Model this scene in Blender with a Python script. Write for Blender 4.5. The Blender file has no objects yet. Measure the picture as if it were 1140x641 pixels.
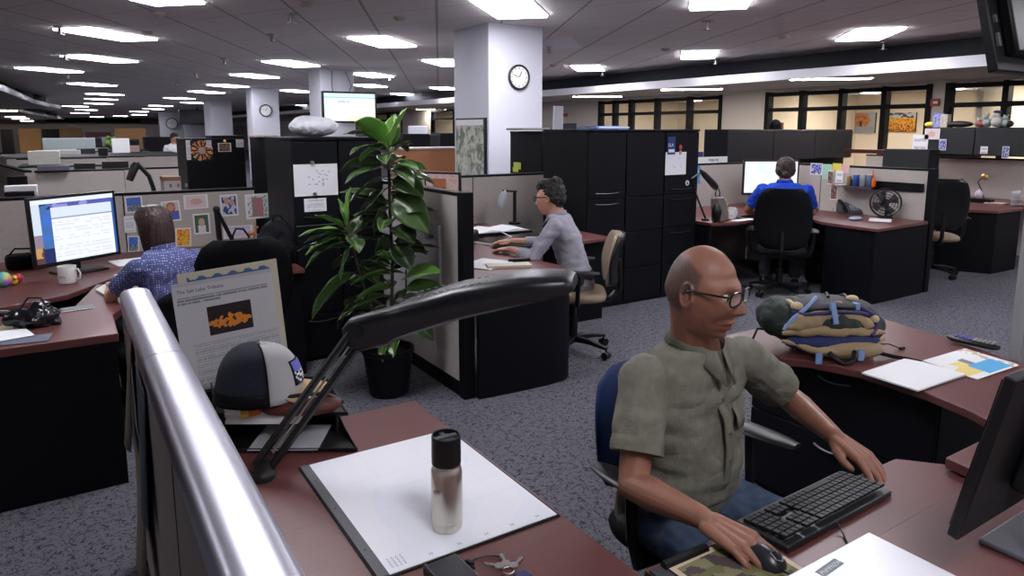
import bpy, bmesh, math, random
from mathutils import Vector, Matrix, noise
PI = math.pi
sc = bpy.context.scene
C = sc.collection
# ------------------------------------------------------------------ camera, world, exposure
F_PX, CX, CY, YH, EYE, YAW = 777.0, 570.0, 265.0, 144.0, 1.655, math.radians(32.5)
PITCH = math.atan((CY - YH) / F_PX)
cam_d = bpy.data.cameras.new('camera'); cam = bpy.data.objects.new('camera', cam_d); C.objects.link(cam)
cam.location = (0, 0, EYE)
cam.rotation_euler = (PI / 2 - PITCH, 0, -YAW)
cam_d.sensor_width = 36.0; cam_d.lens = F_PX / 1140 * 36
cam_d.shift_y = -(320.5 - CY) / 1140
cam_d.clip_start = 0.02; cam_d.clip_end = 400
sc.camera = cam
wd = bpy.data.worlds.new('world'); sc.world = wd; wd.use_nodes = True
wd.node_tree.nodes['Background'].inputs[0].default_value = (0.75, 0.72, 0.85, 1)
wd.node_tree.nodes['Background'].inputs[1].default_value = 0.05
sc.view_settings.view_transform = 'Standard'; sc.view_settings.look = 'None'
sc.view_settings.exposure = 1.25; sc.view_settings.gamma = 1.0; sc.view_settings.use_curve_mapping = False
LAMP = 10.0        # strength of the fluorescent diffusers
WARM = 26.0         # strength of the lamps in the rooms behind the windows
try:
    sc.cycles.use_denoising = True; sc.cycles.max_bounces = 6; sc.cycles.diffuse_bounces = 3
    sc.cycles.glossy_bounces = 3; sc.cycles.transparent_max_bounces = 8; sc.cycles.use_light_tree = True
    sc.cycles.sample_clamp_indirect = 4.0
except Exception: pass

# ------------------------------------------------------------------ measuring helpers (pixel of the photo -> point on a known plane)
def ray(px, py):
    u = px - CX; v = CY - py
    X = u; Y = F_PX * math.cos(PITCH) + v * math.sin(PITCH); Z = -F_PX * math.sin(PITCH) + v * math.cos(PITCH)
    c, s = math.cos(YAW), math.sin(YAW)
    return (X * c + Y * s, -X * s + Y * c, Z)
def G(px, py, z=0.0):
    r = ray(px, py); t = (z - EYE) / r[2]; return (r[0] * t, r[1] * t)
def onX(px, py, x0):
    r = ray(px, py); t = x0 / r[0]; return (x0, r[1] * t, r[2] * t + EYE)
def onY(px, py, y0):
    r = ray(px, py); t = y0 / r[1]; return (r[0] * t, y0, r[2] * t + EYE)
def V(*a): return Vector(a)

# ------------------------------------------------------------------ materials
MATS = {}
def mat(name, col=(0.5, 0.5, 0.5), rough=0.5, metal=0.0, emit=None, strength=1.0, spec=0.5, coat=0.0, bump=None, attr=None, var=None, alpha=None, trans=0.0, sheen=0.0):
    """principled material; bump=(scale,strength); var=(scale,colour2,amount) noise mixed in; attr=vertex colour name"""
    if name in MATS: return MATS[name]
    m = bpy.data.materials.new(name); m.use_nodes = True; nt = m.node_tree; N = nt.nodes; L = nt.links
    b = N['Principled BSDF']
    b.inputs['Base Color'].default_value = (*col, 1); b.inputs['Roughness'].default_value = rough
    b.inputs['Metallic'].default_value = metal; b.inputs['Specular IOR Level'].default_value = spec
    b.inputs['Coat Weight'].default_value = coat
    if trans: b.inputs['Transmission Weight'].default_value = trans
    if sheen: b.inputs['Sheen Weight'].default_value = sheen
    if alpha is not None: b.inputs['Alpha'].default_value = alpha
    tc = N.new('ShaderNodeTexCoord')
    src = None
    if attr:
        a = N.new('ShaderNodeAttribute'); a.attribute_name = attr; src = a.outputs['Color']
        L.new(src, b.inputs['Base Color'])
        if emit is not None:
            L.new(src, b.inputs['Emission Color']); b.inputs['Emission Strength'].default_value = strength
            b.inputs['Base Color'].default_value = (0, 0, 0, 1)
            for l in list(b.inputs['Base Color'].links): L.remove(l)
    elif emit is not None:
        b.inputs['Emission Color'].default_value = (*emit, 1); b.inputs['Emission Strength'].default_value = strength
    if var:
        n = N.new('ShaderNodeTexNoise'); n.inputs['Scale'].default_value = var[0]; n.inputs['Detail'].default_value = 4
        L.new(tc.outputs['Object'], n.inputs['Vector'])
        r = N.new('ShaderNodeMapRange'); r.inputs[1].default_value = 0.4; r.inputs[2].default_value = 0.65; r.inputs[3].default_value = 0; r.inputs[4].default_value = var[2]
        L.new(n.outputs['Fac'], r.inputs[0])
        mx = N.new('ShaderNodeMix'); mx.data_type = 'RGBA'; L.new(r.outputs[0], mx.inputs[0])
        if src: L.new(src, mx.inputs[6])
        else: mx.inputs[6].default_value = (*col, 1)
        mx.inputs[7].default_value = (*var[1], 1); L.new(mx.outputs[2], b.inputs['Base Color'])
    if bump:
        n = N.new('ShaderNodeTexNoise'); n.inputs['Scale'].default_value = bump[0]; n.inputs['Detail'].default_value = 3
        L.new(tc.outputs['Object'], n.inputs['Vector'])
        bp = N.new('ShaderNodeBump'); bp.inputs['Strength'].default_value = bump[1]; bp.inputs['Distance'].default_value = 0.01
        L.new(n.outputs['Fac'], bp.inputs['Height']); L.new(bp.outputs[0], b.inputs['Normal'])
    MATS[name] = m
    return m
def nodes_of(m): return m.node_tree.nodes, m.node_tree.links, m.node_tree.nodes['Principled BSDF']

M_black = mat('black_laminate', (0.0035, 0.004, 0.006), 0.55, spec=0.15)
M_blackmetal = mat('black_cabinet_metal', (0.0045, 0.005, 0.0075), 0.5, spec=0.18)
M_plastic = mat('black_plastic', (0.006, 0.006, 0.007), 0.38, spec=0.4)
M_plasticg = mat('dark_grey_plastic', (0.05, 0.05, 0.06), 0.45)
M_chrome = mat('brushed_steel', (0.55, 0.53, 0.5), 0.3, metal=1.0)
M_tan = mat('tan_panel_fabric', (0.47, 0.42, 0.39), 0.95, spec=0.1, bump=(900, 0.2), var=(35, (0.43, 0.385, 0.36), 0.6))
M_wall = mat('beige_wall_paint', (0.50, 0.455, 0.43), 0.85, spec=0.2)
M_column = mat('white_column_paint', (0.66, 0.66, 0.74), 0.75, spec=0.2, bump=(60, 0.08))
M_paper = mat('white_paper', (0.82, 0.82, 0.84), 0.7, spec=0.2)
M_white = mat('white_plastic', (0.75, 0.75, 0.77), 0.4)
M_ceramic = mat('white_ceramic', (0.8, 0.79, 0.77), 0.15)
M_orange = mat('orange_wood_panel', (0.42, 0.17, 0.07), 0.6)
M_orangewall = mat('orange_wall', (0.42, 0.22, 0.10), 0.8)
M_col = mat('printed_colour', attr='col', rough=0.5)
M_print = mat('printed_paper', attr='col', rough=0.65, spec=0.2)
M_scr = mat('lit_screen', attr='col', rough=0.3, emit=(1, 1, 1), strength=0.47)
M_wood_edge = mat('mahogany_edge', (0.085, 0.022, 0.018), 0.35)
M_glass = mat('window_glass', (0.12, 0.13, 0.13), 0.02, alpha=0.08, spec=0.5)
M_chairblk = mat('black_chair_fabric', (0.005, 0.0055, 0.007), 0.85, spec=0.15, bump=(500, 0.3))
M_chairblue = mat('navy_chair_fabric', (0.012, 0.028, 0.10), 0.8, spec=0.2, bump=(500, 0.3))
M_chairtan = mat('tan_chair_fabric', (0.34, 0.26, 0.19), 0.9, spec=0.1, bump=(500, 0.3))
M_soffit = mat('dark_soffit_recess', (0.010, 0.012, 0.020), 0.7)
M_fascia = mat('white_soffit_fascia', (0.80, 0.78, 0.84), 0.6)
M_soffitu = mat('soffit_underside', (0.42, 0.38, 0.36), 0.9)

def m_wood():
    m = mat('mahogany_top', (0.16, 0.045, 0.042), 0.38, spec=0.5)
    N, L, b = nodes_of(m); tc = N.new('ShaderNodeTexCoord'); mp = N.new('ShaderNodeMapping'); mp.inputs['Scale'].default_value = (3, 60, 3)
    n = N.new('ShaderNodeTexNoise'); n.inputs['Scale'].default_value = 3; n.inputs['Detail'].default_value = 5
    L.new(tc.outputs['Object'], mp.inputs['Vector']); L.new(mp.outputs[0], n.inputs['Vector'])
    cr = N.new('ShaderNodeValToRGB'); cr.color_ramp.elements[0].color = (0.105, 0.031, 0.029, 1); cr.color_ramp.elements[1].color = (0.155, 0.050, 0.047, 1)
    L.new(n.outputs['Fac'], cr.inputs[0]); L.new(cr.outputs[0], b.inputs['Base Color'])
    return m
M_wood = m_wood()
def m_carpet():
    m = mat('carpet', (0.12, 0.12, 0.14), 1.0, spec=0.05); N, L, b = nodes_of(m)
    tc = N.new('ShaderNodeTexCoord')
    n0 = N.new('ShaderNodeTexNoise'); n0.inputs['Scale'].default_value = 9; n0.inputs['Detail'].default_value = 3
    L.new(tc.outputs['Object'], n0.inputs['Vector'])
    add = N.new('ShaderNodeMix'); add.data_type = 'VECTOR'; add.inputs[0].default_value = 0.14
    L.new(tc.outputs['Object'], add.inputs[4]); L.new(n0.outputs['Color'], add.inputs[5])
    v = N.new('ShaderNodeTexVoronoi'); v.feature = 'DISTANCE_TO_EDGE'; v.inputs['Scale'].default_value = 46
    L.new(add.outputs[1], v.inputs['Vector'])
    r = N.new('ShaderNodeMapRange'); r.inputs[1].default_value = 0.02; r.inputs[2].default_value = 0.12
    L.new(v.outputs['Distance'], r.inputs[0])
    n1 = N.new('ShaderNodeTexNoise'); n1.inputs['Scale'].default_value = 34; n1.inputs['Detail'].default_value = 2
    L.new(tc.outputs['Object'], n1.inputs['Vector'])
    r1 = N.new('ShaderNodeMapRange'); r1.inputs[1].default_value = 0.44; r1.inputs[2].default_value = 0.58
    L.new(n1.outputs['Fac'], r1.inputs[0])
    mm = N.new('ShaderNodeMath'); mm.operation = 'MAXIMUM'; L.new(r.outputs[0], mm.inputs[0]); L.new(r1.outputs[0], mm.inputs[1])
    n2 = N.new('ShaderNodeTexNoise'); n2.inputs['Scale'].default_value = 350; n2.inputs['Detail'].default_value = 2
    L.new(tc.outputs['Object'], n2.inputs['Vector'])
    cr = N.new('ShaderNodeValToRGB'); e = cr.color_ramp.elements; e[0].position = 0.35; e[0].color = (0.046, 0.046, 0.058, 1); e[1].position = 0.68; e[1].color = (0.235, 0.23, 0.262, 1)
    L.new(n2.outputs['Fac'], cr.inputs[0])
    mx = N.new('ShaderNodeMix'); mx.data_type = 'RGBA'; L.new(mm.outputs[0], mx.inputs[0]); mx.inputs[6].default_value = (0.030, 0.030, 0.042, 1)
    L.new(cr.outputs[0], mx.inputs[7]); L.new(mx.outputs[2], b.inputs['Base Color'])
    bp = N.new('ShaderNodeBump'); bp.inputs['Strength'].default_value = 0.6; bp.inputs['Distance'].default_value = 0.004
    L.new(n2.outputs['Fac'], bp.inputs['Height']); L.new(bp.outputs[0], b.inputs['Normal'])
    return m
M_carpet = m_carpet()
def m_ceiling():
    m = mat('ceiling_tiles', (0.5, 0.46, 0.46), 0.95, spec=0.1); N, L, b = nodes_of(m)
    tc = N.new('ShaderNodeTexCoord'); mp = N.new('ShaderNodeMapping'); mp.inputs['Rotation'].default_value = (0, 0, PI / 4); mp.inputs['Scale'].default_value = (1 / 0.61, 1 / 1.22, 1)
    L.new(tc.outputs['Object'], mp.inputs['Vector']); sp = N.new('ShaderNodeSeparateXYZ'); L.new(mp.outputs[0], sp.inputs[0])
    def line(o, w):
        f = N.new('ShaderNodeMath'); f.operation = 'FRACT'; L.new(o, f.inputs[0])
        s = N.new('ShaderNodeMath'); s.operation = 'SUBTRACT'; s.inputs[1].default_value = 0.5; L.new(f.outputs[0], s.inputs[0])
        a = N.new('ShaderNodeMath'); a.operation = 'ABSOLUTE'; L.new(s.outputs[0], a.inputs[0])
        g = N.new('ShaderNodeMath'); g.operation = 'GREATER_THAN'; g.inputs[1].default_value = 0.5 - w; L.new(a.outputs[0], g.inputs[0]); return g.outputs[0]
    mxm = N.new('ShaderNodeMath'); mxm.operation = 'MAXIMUM'; L.new(line(sp.outputs[0], 0.02), mxm.inputs[0]); L.new(line(sp.outputs[1], 0.008), mxm.inputs[1])
    n = N.new('ShaderNodeTexNoise'); n.inputs['Scale'].default_value = 0.6; n.inputs['Detail'].default_value = 5; L.new(tc.outputs['Object'], n.inputs['Vector'])
    cr = N.new('ShaderNodeValToRGB'); cr.color_ramp.elements[0].color = (0.66, 0.61, 0.62, 1); cr.color_ramp.elements[1].color = (0.80, 0.74, 0.75, 1); L.new(n.outputs['Fac'], cr.inputs[0])
    mx = N.new('ShaderNodeMix'); mx.data_type = 'RGBA'; L.new(mxm.outputs[0], mx.inputs[0]); L.new(cr.outputs[0], mx.inputs[6]); mx.inputs[7].default_value = (0.40, 0.36, 0.37, 1)
    L.new(mx.outputs[2], b.inputs['Base Color'])
    return m
M_ceil = m_ceiling()
def m_map():
    m = mat('topographic_map', (0.6, 0.6, 0.55), 0.6); N, L, b = nodes_of(m)
    tc = N.new('ShaderNodeTexCoord'); n = N.new('ShaderNodeTexNoise'); n.inputs['Scale'].default_value = 9; n.inputs['Detail'].default_value = 8; n.inputs['Distortion'].default_value = 1.2
    L.new(tc.outputs['Object'], n.inputs['Vector'])
    cr = N.new('ShaderNodeValToRGB'); e = cr.color_ramp.elements
    e[0].position = 0.38; e[0].color = (0.16, 0.19, 0.14, 1); e[1].position = 0.62; e[1].color = (0.62, 0.58, 0.47, 1)
    x = cr.color_ramp.elements.new(0.5); x.color = (0.45, 0.47, 0.42, 1)
    L.new(n.outputs['Fac'], cr.inputs[0]); L.new(cr.outputs[0], b.inputs['Base Color']); return m

# ------------------------------------------------------------------ mesh builder
class MB:
    def __init__(s): s.v = []; s.f = []
    def add(s, vs, fs):
        o = len(s.v); s.v += [Vector(p) for p in vs]; s.f += [tuple(i + o for i in f) for f in fs]; return s
    def box(s, x0, x1, y0, y1, z0, z1):
        if x0 > x1: x0, x1 = x1, x0
        if y0 > y1: y0, y1 = y1, y0
        if z0 > z1: z0, z1 = z1, z0
        return s.add([(x0, y0, z0), (x1, y0, z0), (x1, y1, z0), (x0, y1, z0), (x0, y0, z1), (x1, y0, z1), (x1, y1, z1), (x0, y1, z1)],
                     [(0, 3, 2, 1), (4, 5, 6, 7), (0, 1, 5, 4), (1, 2, 6, 5), (2, 3, 7, 6), (3, 0, 4, 7)])
    def obox(s, c, sx, sy, sz, rot=None):
        c = Vector(c); R = rot if rot is not None else Matrix.Identity(3)
        vs = [c + R @ Vector((a * sx / 2, b * sy / 2, d * sz / 2)) for d in (-1, 1) for a, b in ((-1, -1), (1, -1), (1, 1), (-1, 1))]
        return s.add(vs, [(0, 3, 2, 1), (4, 5, 6, 7), (0, 1, 5, 4), (1, 2, 6, 5), (2, 3, 7, 6), (3, 0, 4, 7)])
    def ext(s, poly, vec):
        n = len(poly); vec = Vector(vec); P = [Vector(p) for p in poly]
        nrm = Vector((0, 0, 0))
        for i in range(n): nrm += P[i].cross(P[(i + 1) % n])
        if nrm.dot(vec) < 0: P = P[::-1]
        fs = [tuple(range(n))[::-1], tuple(range(n, 2 * n))] + [(i, (i + 1) % n, n + (i + 1) % n, n + i) for i in range(n)]
        return s.add(P + [p + vec for p in P], fs)
    def prism(s, poly, z0, z1): return s.ext([(p[0], p[1], z0) for p in poly], (0, 0, z1 - z0))
    def cyl(s, p0, p1, r0, r1=None, n=14, cap=True):
        p0 = Vector(p0); p1 = Vector(p1); r1 = r0 if r1 is None else r1
        d = (p1 - p0); d = d.normalized() if d.length > 1e-9 else Vector((0, 0, 1))
        a = d.orthogonal().normalized(); b = d.cross(a)
        vs = []
        for p, r in ((p0, r0), (p1, r1)):
            vs += [p + (a * math.cos(2 * PI * i / n) + b * math.sin(2 * PI * i / n)) * r for i in range(n)]
        fs = [(i, (i + 1) % n, n + (i + 1) % n, n + i) for i in range(n)]
        if cap: fs += [tuple(range(n))[::-1], tuple(range(n, 2 * n))]
        return s.add(vs, fs)
    def tube(s, pts, r, n=8, cap=True):
        P = [Vector(p) for p in pts]; m = len(P); rr = r if isinstance(r, (list, tuple)) else [r] * m
        a = None; vs = []
        for i, p in enumerate(P):
            d = (P[min(i + 1, m - 1)] - P[max(i - 1, 0)]).normalized()
            if a is None: a = d.orthogonal().normalized()
            else:
                a = (a - d * a.dot(d)); a = a.normalized() if a.length > 1e-6 else d.orthogonal().normalized()
            b = d.cross(a)
            vs += [p + (a * math.cos(2 * PI * k / n) + b * math.sin(2 * PI * k / n)) * rr[i] for k in range(n)]
        fs = [(i * n + k, i * n + (k + 1) % n, (i + 1) * n + (k + 1) % n, (i + 1) * n + k) for i in range(m - 1) for k in range(n)]
        if cap: fs += [tuple(range(n))[::-1], tuple(range((m - 1) * n, m * n))]
        return s.add(vs, fs)
    def ell(s, c, r, nu=16, nv=10, rot=None):
        c = Vector(c); r = (r, r, r) if not isinstance(r, (tuple, list)) else r
        vs = [Vector((0, 0, -1))]
        for j in range(1, nv):
            t = PI * j / nv
            vs += [Vector((math.sin(t) * math.cos(2 * PI * i / nu), math.sin(t) * math.sin(2 * PI * i / nu), -math.cos(t))) for i in range(nu)]
        vs.append(Vector((0, 0, 1)))
        R = rot if rot is not None else Matrix.Identity(3)
        vs = [c + R @ Vector((p.x * r[0], p.y * r[1], p.z * r[2])) for p in vs]
        fs = [(0, 1 + (i + 1) % nu, 1 + i) for i in range(nu)]
        for j in range(nv - 2):
            fs += [(1 + j * nu + i, 1 + j * nu + (i + 1) % nu, 1 + (j + 1) * nu + (i + 1) % nu, 1 + (j + 1) * nu + i) for i in range(nu)]
        l = len(vs) - 1; b = 1 + (nv - 2) * nu
        fs += [(b + i, b + (i + 1) % nu, l) for i in range(nu)]
        return s.add(vs, fs)
    def lathe(s, prof, c=(0, 0, 0), n=28):
        c = Vector(c); m = len(prof)
        vs = [c + Vector((r * math.cos(2 * PI * k / n), r * math.sin(2 * PI * k / n), z)) for r, z in prof for k in range(n)]
        fs = [(i * n + k, i * n + (k + 1) % n, (i + 1) * n + (k + 1) % n, (i + 1) * n + k) for i in range(m - 1) for k in range(n)]
        fs += [tuple(range(n))[::-1], tuple(range((m - 1) * n, m * n))]
        return s.add(vs, fs)
    def loft(s, rings, cap=True, close=True):
        m = len(rings); n = len(rings[0]); vs = [Vector(p) for r in rings for p in r]
        k2 = n if close else n - 1
        fs = [(i * n + k, i * n + (k + 1) % n, (i + 1) * n + (k + 1) % n, (i + 1) * n + k) for i in range(m - 1) for k in range(k2)]
        if cap: fs += [tuple(range(n))[::-1], tuple(range((m - 1) * n, m * n))]
        return s.add(vs, fs)
    def grid(s, fn, nu, nv):
        vs = [Vector(fn(i / nu, j / nv)) for j in range(nv + 1) for i in range(nu + 1)]
        fs = [(j * (nu + 1) + i, j * (nu + 1) + i + 1, (j + 1) * (nu + 1) + i + 1, (j + 1) * (nu + 1) + i) for j in range(nv) for i in range(nu)]
        return s.add(vs, fs)
    def rot(s, R, c=(0, 0, 0), start=0):
        c = Vector(c)
        for i in range(start, len(s.v)): s.v[i] = c + R @ (s.v[i] - c)
        return s
    def build(s, name, m, parent=None, bevel=0, seg=2, label=None, world=False, thick=0, angle=38, subsurf=0):
        me = bpy.data.meshes.new(name)
        vs = s.v
        if parent is not None and world:
            inv = MW[parent.name].inverted(); vs = [inv @ p for p in vs]
        me.from_pydata([tuple(p) for p in vs], [], s.f); me.validate(); me.materials.append(m)
        me.polygons.foreach_set('use_smooth', [True] * len(me.polygons))
        me.set_sharp_from_angle(angle=math.radians(angle))
        o = bpy.data.objects.new(name, me); C.objects.link(o)
        if parent is not None:
            o.parent = parent; MW[o.name] = MW[parent.name].copy()
        else: MW[o.name] = Matrix.Identity(4)
        if thick:
            md = o.modifiers.new('thick', 'SOLIDIFY'); md.thickness = thick; md.offset = 0
        if bevel:
            md = o.modifiers.new('bevel', 'BEVEL'); md.width = bevel; md.segments = seg; md.limit_method = 'ANGLE'; md.angle_limit = math.radians(40)
        if subsurf:
            md = o.modifiers.new('sub', 'SUBSURF'); md.levels = subsurf; md.render_levels = subsurf
        if label: o['label'] = label
        return o
MW = {}
def thing(name, label, cat, loc=(0, 0, 0), rz=0.0, group=None):
    o = bpy.data.objects.new(name, None); C.objects.link(o); o.empty_display_size = 0.1
    o.location = loc; o.rotation_euler = (0, 0, rz)
    MW[o.name] = Matrix.Translation(Vector(loc)) @ Matrix.Rotation(rz, 4, 'Z')
    o['label'] = label; o['category'] = cat
    if group: o['group'] = group
    return o
def tag(o, label, cat, group=None):
    o['label'] = label; o['category'] = cat
    if group: o['group'] = group
    return o
def struct(o): o['kind'] = 'structure'; return o
def copy_tree(o, parent=None):
    c = o.copy(); C.objects.link(c)
    if parent is not None: c.parent = parent
    for ch in list(o.children): copy_tree(ch, c)
    return c
def centre(o):
    """move a single-mesh thing's origin to the middle of its base"""
    me = o.data; xs = [v.co for v in me.vertices]
    c = Vector(((min(v.x for v in xs) + max(v.x for v in xs)) / 2, (min(v.y for v in xs) + max(v.y for v in xs)) / 2, min(v.z for v in xs)))
    me.transform(Matrix.Translation(-c)); o.location = c; return o
def solo(mb, name, m, label, cat, group=None, **k):
    o = mb.build(name, m, None, **k); tag(o, label, cat, group); return centre(o)
def picture(name, c0, eu, ev, nu, nv, fn, m=None, parent=None, world=True, label=None, cat=None, group=None):
    """a flat printed surface: corner c0, edges eu, ev; fn(u,v) -> colour, one colour per cell"""
    c0 = Vector(c0); eu = Vector(eu); ev = Vector(ev)
    mb = MB().grid(lambda a, b: c0 + eu * a + ev * b, nu, nv)
    o = mb.build(name, m or M_print, parent, world=world)
    ca = o.data.color_attributes.new('col', 'FLOAT_COLOR', 'CORNER')
    dat = []
    for j in range(nv):
        for i in range(nu):
            c = fn((i + 0.5) / nu, (j + 0.5) / nv); dat += [c[0], c[1], c[2], 1.0] * 4
    ca.data.foreach_set('color', dat)
    if label and parent is None: tag(o, label, cat, group); centre(o)
    elif label: o['label'] = label
    return o
def text(name, s, size, m, origin, ex, ey, parent, world=True, depth=0.0004, align='LEFT'):
    """raised lettering: baseline origin, ex = reading direction, ey = up direction of the letters"""
    cu = bpy.data.curves.new(name, 'FONT'); cu.body = s; cu.size = size; cu.align_x = align; cu.extrude = depth; cu.resolution_u = 2
    t = bpy.data.objects.new(name, cu); C.objects.link(t)
    dg = bpy.context.evaluated_depsgraph_get(); me = bpy.data.meshes.new_from_object(t.evaluated_get(dg))
    bpy.data.objects.remove(t)
    ex = Vector(ex).normalized(); ey = Vector(ey).normalized(); ez = ex.cross(ey)
    T = Matrix((( ex.x, ey.x, ez.x, origin[0]), (ex.y, ey.y, ez.y, origin[1]), (ex.z, ey.z, ez.z, origin[2]), (0, 0, 0, 1)))
    me.transform(T)
    if world and parent is not None: me.transform(MW[parent.name].inverted())
    me.materials.clear(); me.materials.append(m)
    o = bpy.data.objects.new(name, me); C.objects.link(o)
    if parent is not None: o.parent = parent
    return o
def rotz(a): return Matrix.Rotation(a, 3, 'Z')
def rnd(p, seed): return noise.noise(Vector((p[0], p[1], seed)))
def ORD(i): return ['nearest', 'second', 'third', 'fourth', 'fifth', 'sixth', 'seventh', 'eighth', 'ninth', 'tenth', 'eleventh', 'twelfth', 'thirteenth', 'fourteenth', 'fifteenth', 'sixteenth'][i]
# ------------------------------------------------------------------ the room
CZ = 2.93
b = MB().add([(-40, -8, 0), (18, -8, 0), (18, 120, 0), (-40, 120, 0)], [(0, 1, 2, 3)]); struct(b.build('floor', M_carpet))
XR, XW, ZS = 10.2, 12.7, 2.48
YF = 96.0
b = MB().add([(-40, -8, CZ), (-40, 120, CZ), (XR + 0.75, 120, CZ), (XR + 0.75, -8, CZ)], [(0, 1, 2, 3)]); struct(b.build('ceiling', M_ceil))
# right soffit: dark recess, white fascia, lower ceiling
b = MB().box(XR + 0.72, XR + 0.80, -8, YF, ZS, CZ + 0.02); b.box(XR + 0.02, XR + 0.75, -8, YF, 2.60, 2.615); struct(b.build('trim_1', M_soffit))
b = MB().box(XR, XR + 0.02, -8, YF, ZS - 0.01, 2.62); struct(b.build('trim_2', M_fascia))
b = MB().box(XR + 0.02, 18, -8, YF, ZS, ZS + 0.02); struct(b.build('trim_3', M_soffitu))
# left soffit with a curved edge
lp = [(-9, 6), (-4.5, 8.5), (-2.2, 12.5), (-1.3, 16), (-1.0, 19), (-0.85, 23), (-0.7, 27), (-0.35, 31), (0.0, 33.5), (-1.2, 34.5), (-1.6, 40), (-1.3, 48), (-0.4, 60), (0.2, 70), (0.8, 84), (-14, 84)]
b = MB(); n = 13
for i in range(n):
    p, q = lp[i], lp[i + 1]
    b.add([(p[0], p[1], 2.47), (q[0], q[1], 2.47), (q[0], q[1], 2.60), (p[0], p[1], 2.60)], [(0, 1, 2, 3)])
struct(b.build('trim_4', M_fascia, thick=0.03))
b = MB()
for i in range(n):
    p, q = lp[i], lp[i + 1]
    b.add([(p[0] - .45, p[1], 2.55), (q[0] - .45, q[1], 2.55), (q[0] - .45, q[1], CZ), (p[0] - .45, p[1], CZ)], [(0, 1, 2, 3)])
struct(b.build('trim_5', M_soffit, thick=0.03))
b = MB(); pl = lp[:14] + [(-16, 84), (-16, 6)]; b.prism(pl, 2.47, 2.485); struct(b.build('trim_6', M_soffitu))
# walls
b = MB().box(-16, 18, YF, YF + 0.2, 0, CZ); struct(b.build('wall_far', M_wall))
b = MB().box(-16.2, -16, -8, YF, 0, CZ); struct(b.build('wall_left', M_wall))
b = MB().box(-16, 18, -8.2, -8, 0, CZ); struct(b.build('wall_back', M_wall))
b = MB().box(-1.5, 8, YF - 0.6, YF - 0.02, 2.05, 2.4); struct(b.build('trim_7', M_fascia))
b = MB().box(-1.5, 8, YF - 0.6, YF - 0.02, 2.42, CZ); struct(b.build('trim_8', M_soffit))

# windows of the rooms on the right
ZT, ZSILL = 2.43, 0.85
def ypx(px, py=105): return onX(px, py, XW)[1]
clusters = [('window_1', [(480, 1), (505, 1)]), ('window_2', [(668, 1), (684, 1), (702, 1), (731, 1), (767, 1), (803, 1)]),
            ('window_3', [(855, 1), (893, 1), (937, 1), (985, 1), (1035, 1)]), ('window_4', [(1056, 1), (1120, 1), (1185, 1), (1240, 1)]), ('window_5', [(452, 1), (466, 1), (478, 1), (487, 1)])]
openings = []
for nm, cols in clusters[:4]:
    ys = sorted(ypx(c[0]) for c in cols); openings.append((nm, ys))
openings.append(('window_5', [29.0, 30.6, 32.2, 33.6]))
openings.sort(key=lambda o: o[1][0])
b = MB(); prev = -8
for nm, ys in openings:
    b.box(XW, XW + 0.12, prev, ys[0], 0, ZS); b.box(XW, XW + 0.12, ys[0], ys[-1], 0, ZSILL); b.box(XW, XW + 0.12, ys[0], ys[-1], ZT, ZS); prev = ys[-1]
b.box(XW, XW + 0.12, prev, YF, 0, ZS)
struct(b.build('wall_right', M_wall))
M_frame = mat('black_window_frame', (0.004, 0.004, 0.006), 0.5, spec=0.1)
for nm, ys in openings:
    w = thing(nm, '', 'window', (XW + 0.06, (ys[0] + ys[-1]) / 2, ZSILL)); del w['label'], w['category']; struct(w)
    b = MB(); f = 0.055; x0, x1 = XW - 0.03, XW + 0.14
    for y in ys: b.box(x0, x1, y - .045, y + .045, ZSILL, ZT)
    for z in (ZSILL + f, 2.06, ZT - f): b.box(x0 + 0.002, x1 - 0.002, ys[0], ys[-1], z - .038, z + .038)
    b.build('window_frame', M_frame, w, world=True)
    b = MB().box(XW + 0.05, XW + 0.058, ys[0], ys[-1], ZSILL, ZT); b.build('pane', M_glass, w, world=True)
# rooms behind the windows
XB = 16.6
b = MB().box(XB, XB + 0.1, -8, YF, 0, ZS + .3); struct(b.build('wall_room', mat('cream_wall_paint', (0.80, 0.70, 0.57), 0.85)))
M_cream = MATS['cream_wall_paint']
for i, y in enumerate((-7.9, 5.7, 10.2, 16.2, 24, 36)):
    b = MB().box(XW + 0.12, XB, y, y + 0.1, 0, ZS); struct(b.build('wall_partition', M_cream))
M_diff = mat('light_diffuser', (0.9, 0.9, 0.9), 0.5, emit=(0.93, 0.93, 1.0), strength=LAMP)
M_diffw = mat('warm_diffuser', (0.9, 0.9, 0.9), 0.5, emit=(1.0, 0.92, 0.78), strength=WARM)
M_diffoff = mat('unlit_diffuser', (0.72, 0.72, 0.85), 0.5)
k = 0
for y in (3.2, 4.9, 7.2, 8.9, 11.6, 14.0, 17.4, 22.5, 31):
    t = thing('ceiling_light', f'warm ceiling light in the glazed side room, {ORD(k)} along the windowed wall', 'light', (14.5, y, ZS - 0.02), 0, 'lights of the glazed rooms'); k += 1
    MB().box(-0.62, 0.62, -0.17, 0.17, -0.012, 0.018).build('light_frame', M_white, t)
    MB().box(-0.59, 0.59, -0.14, 0.14, -0.02, -0.013).build('diffuser', M_diffw, t)
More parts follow.
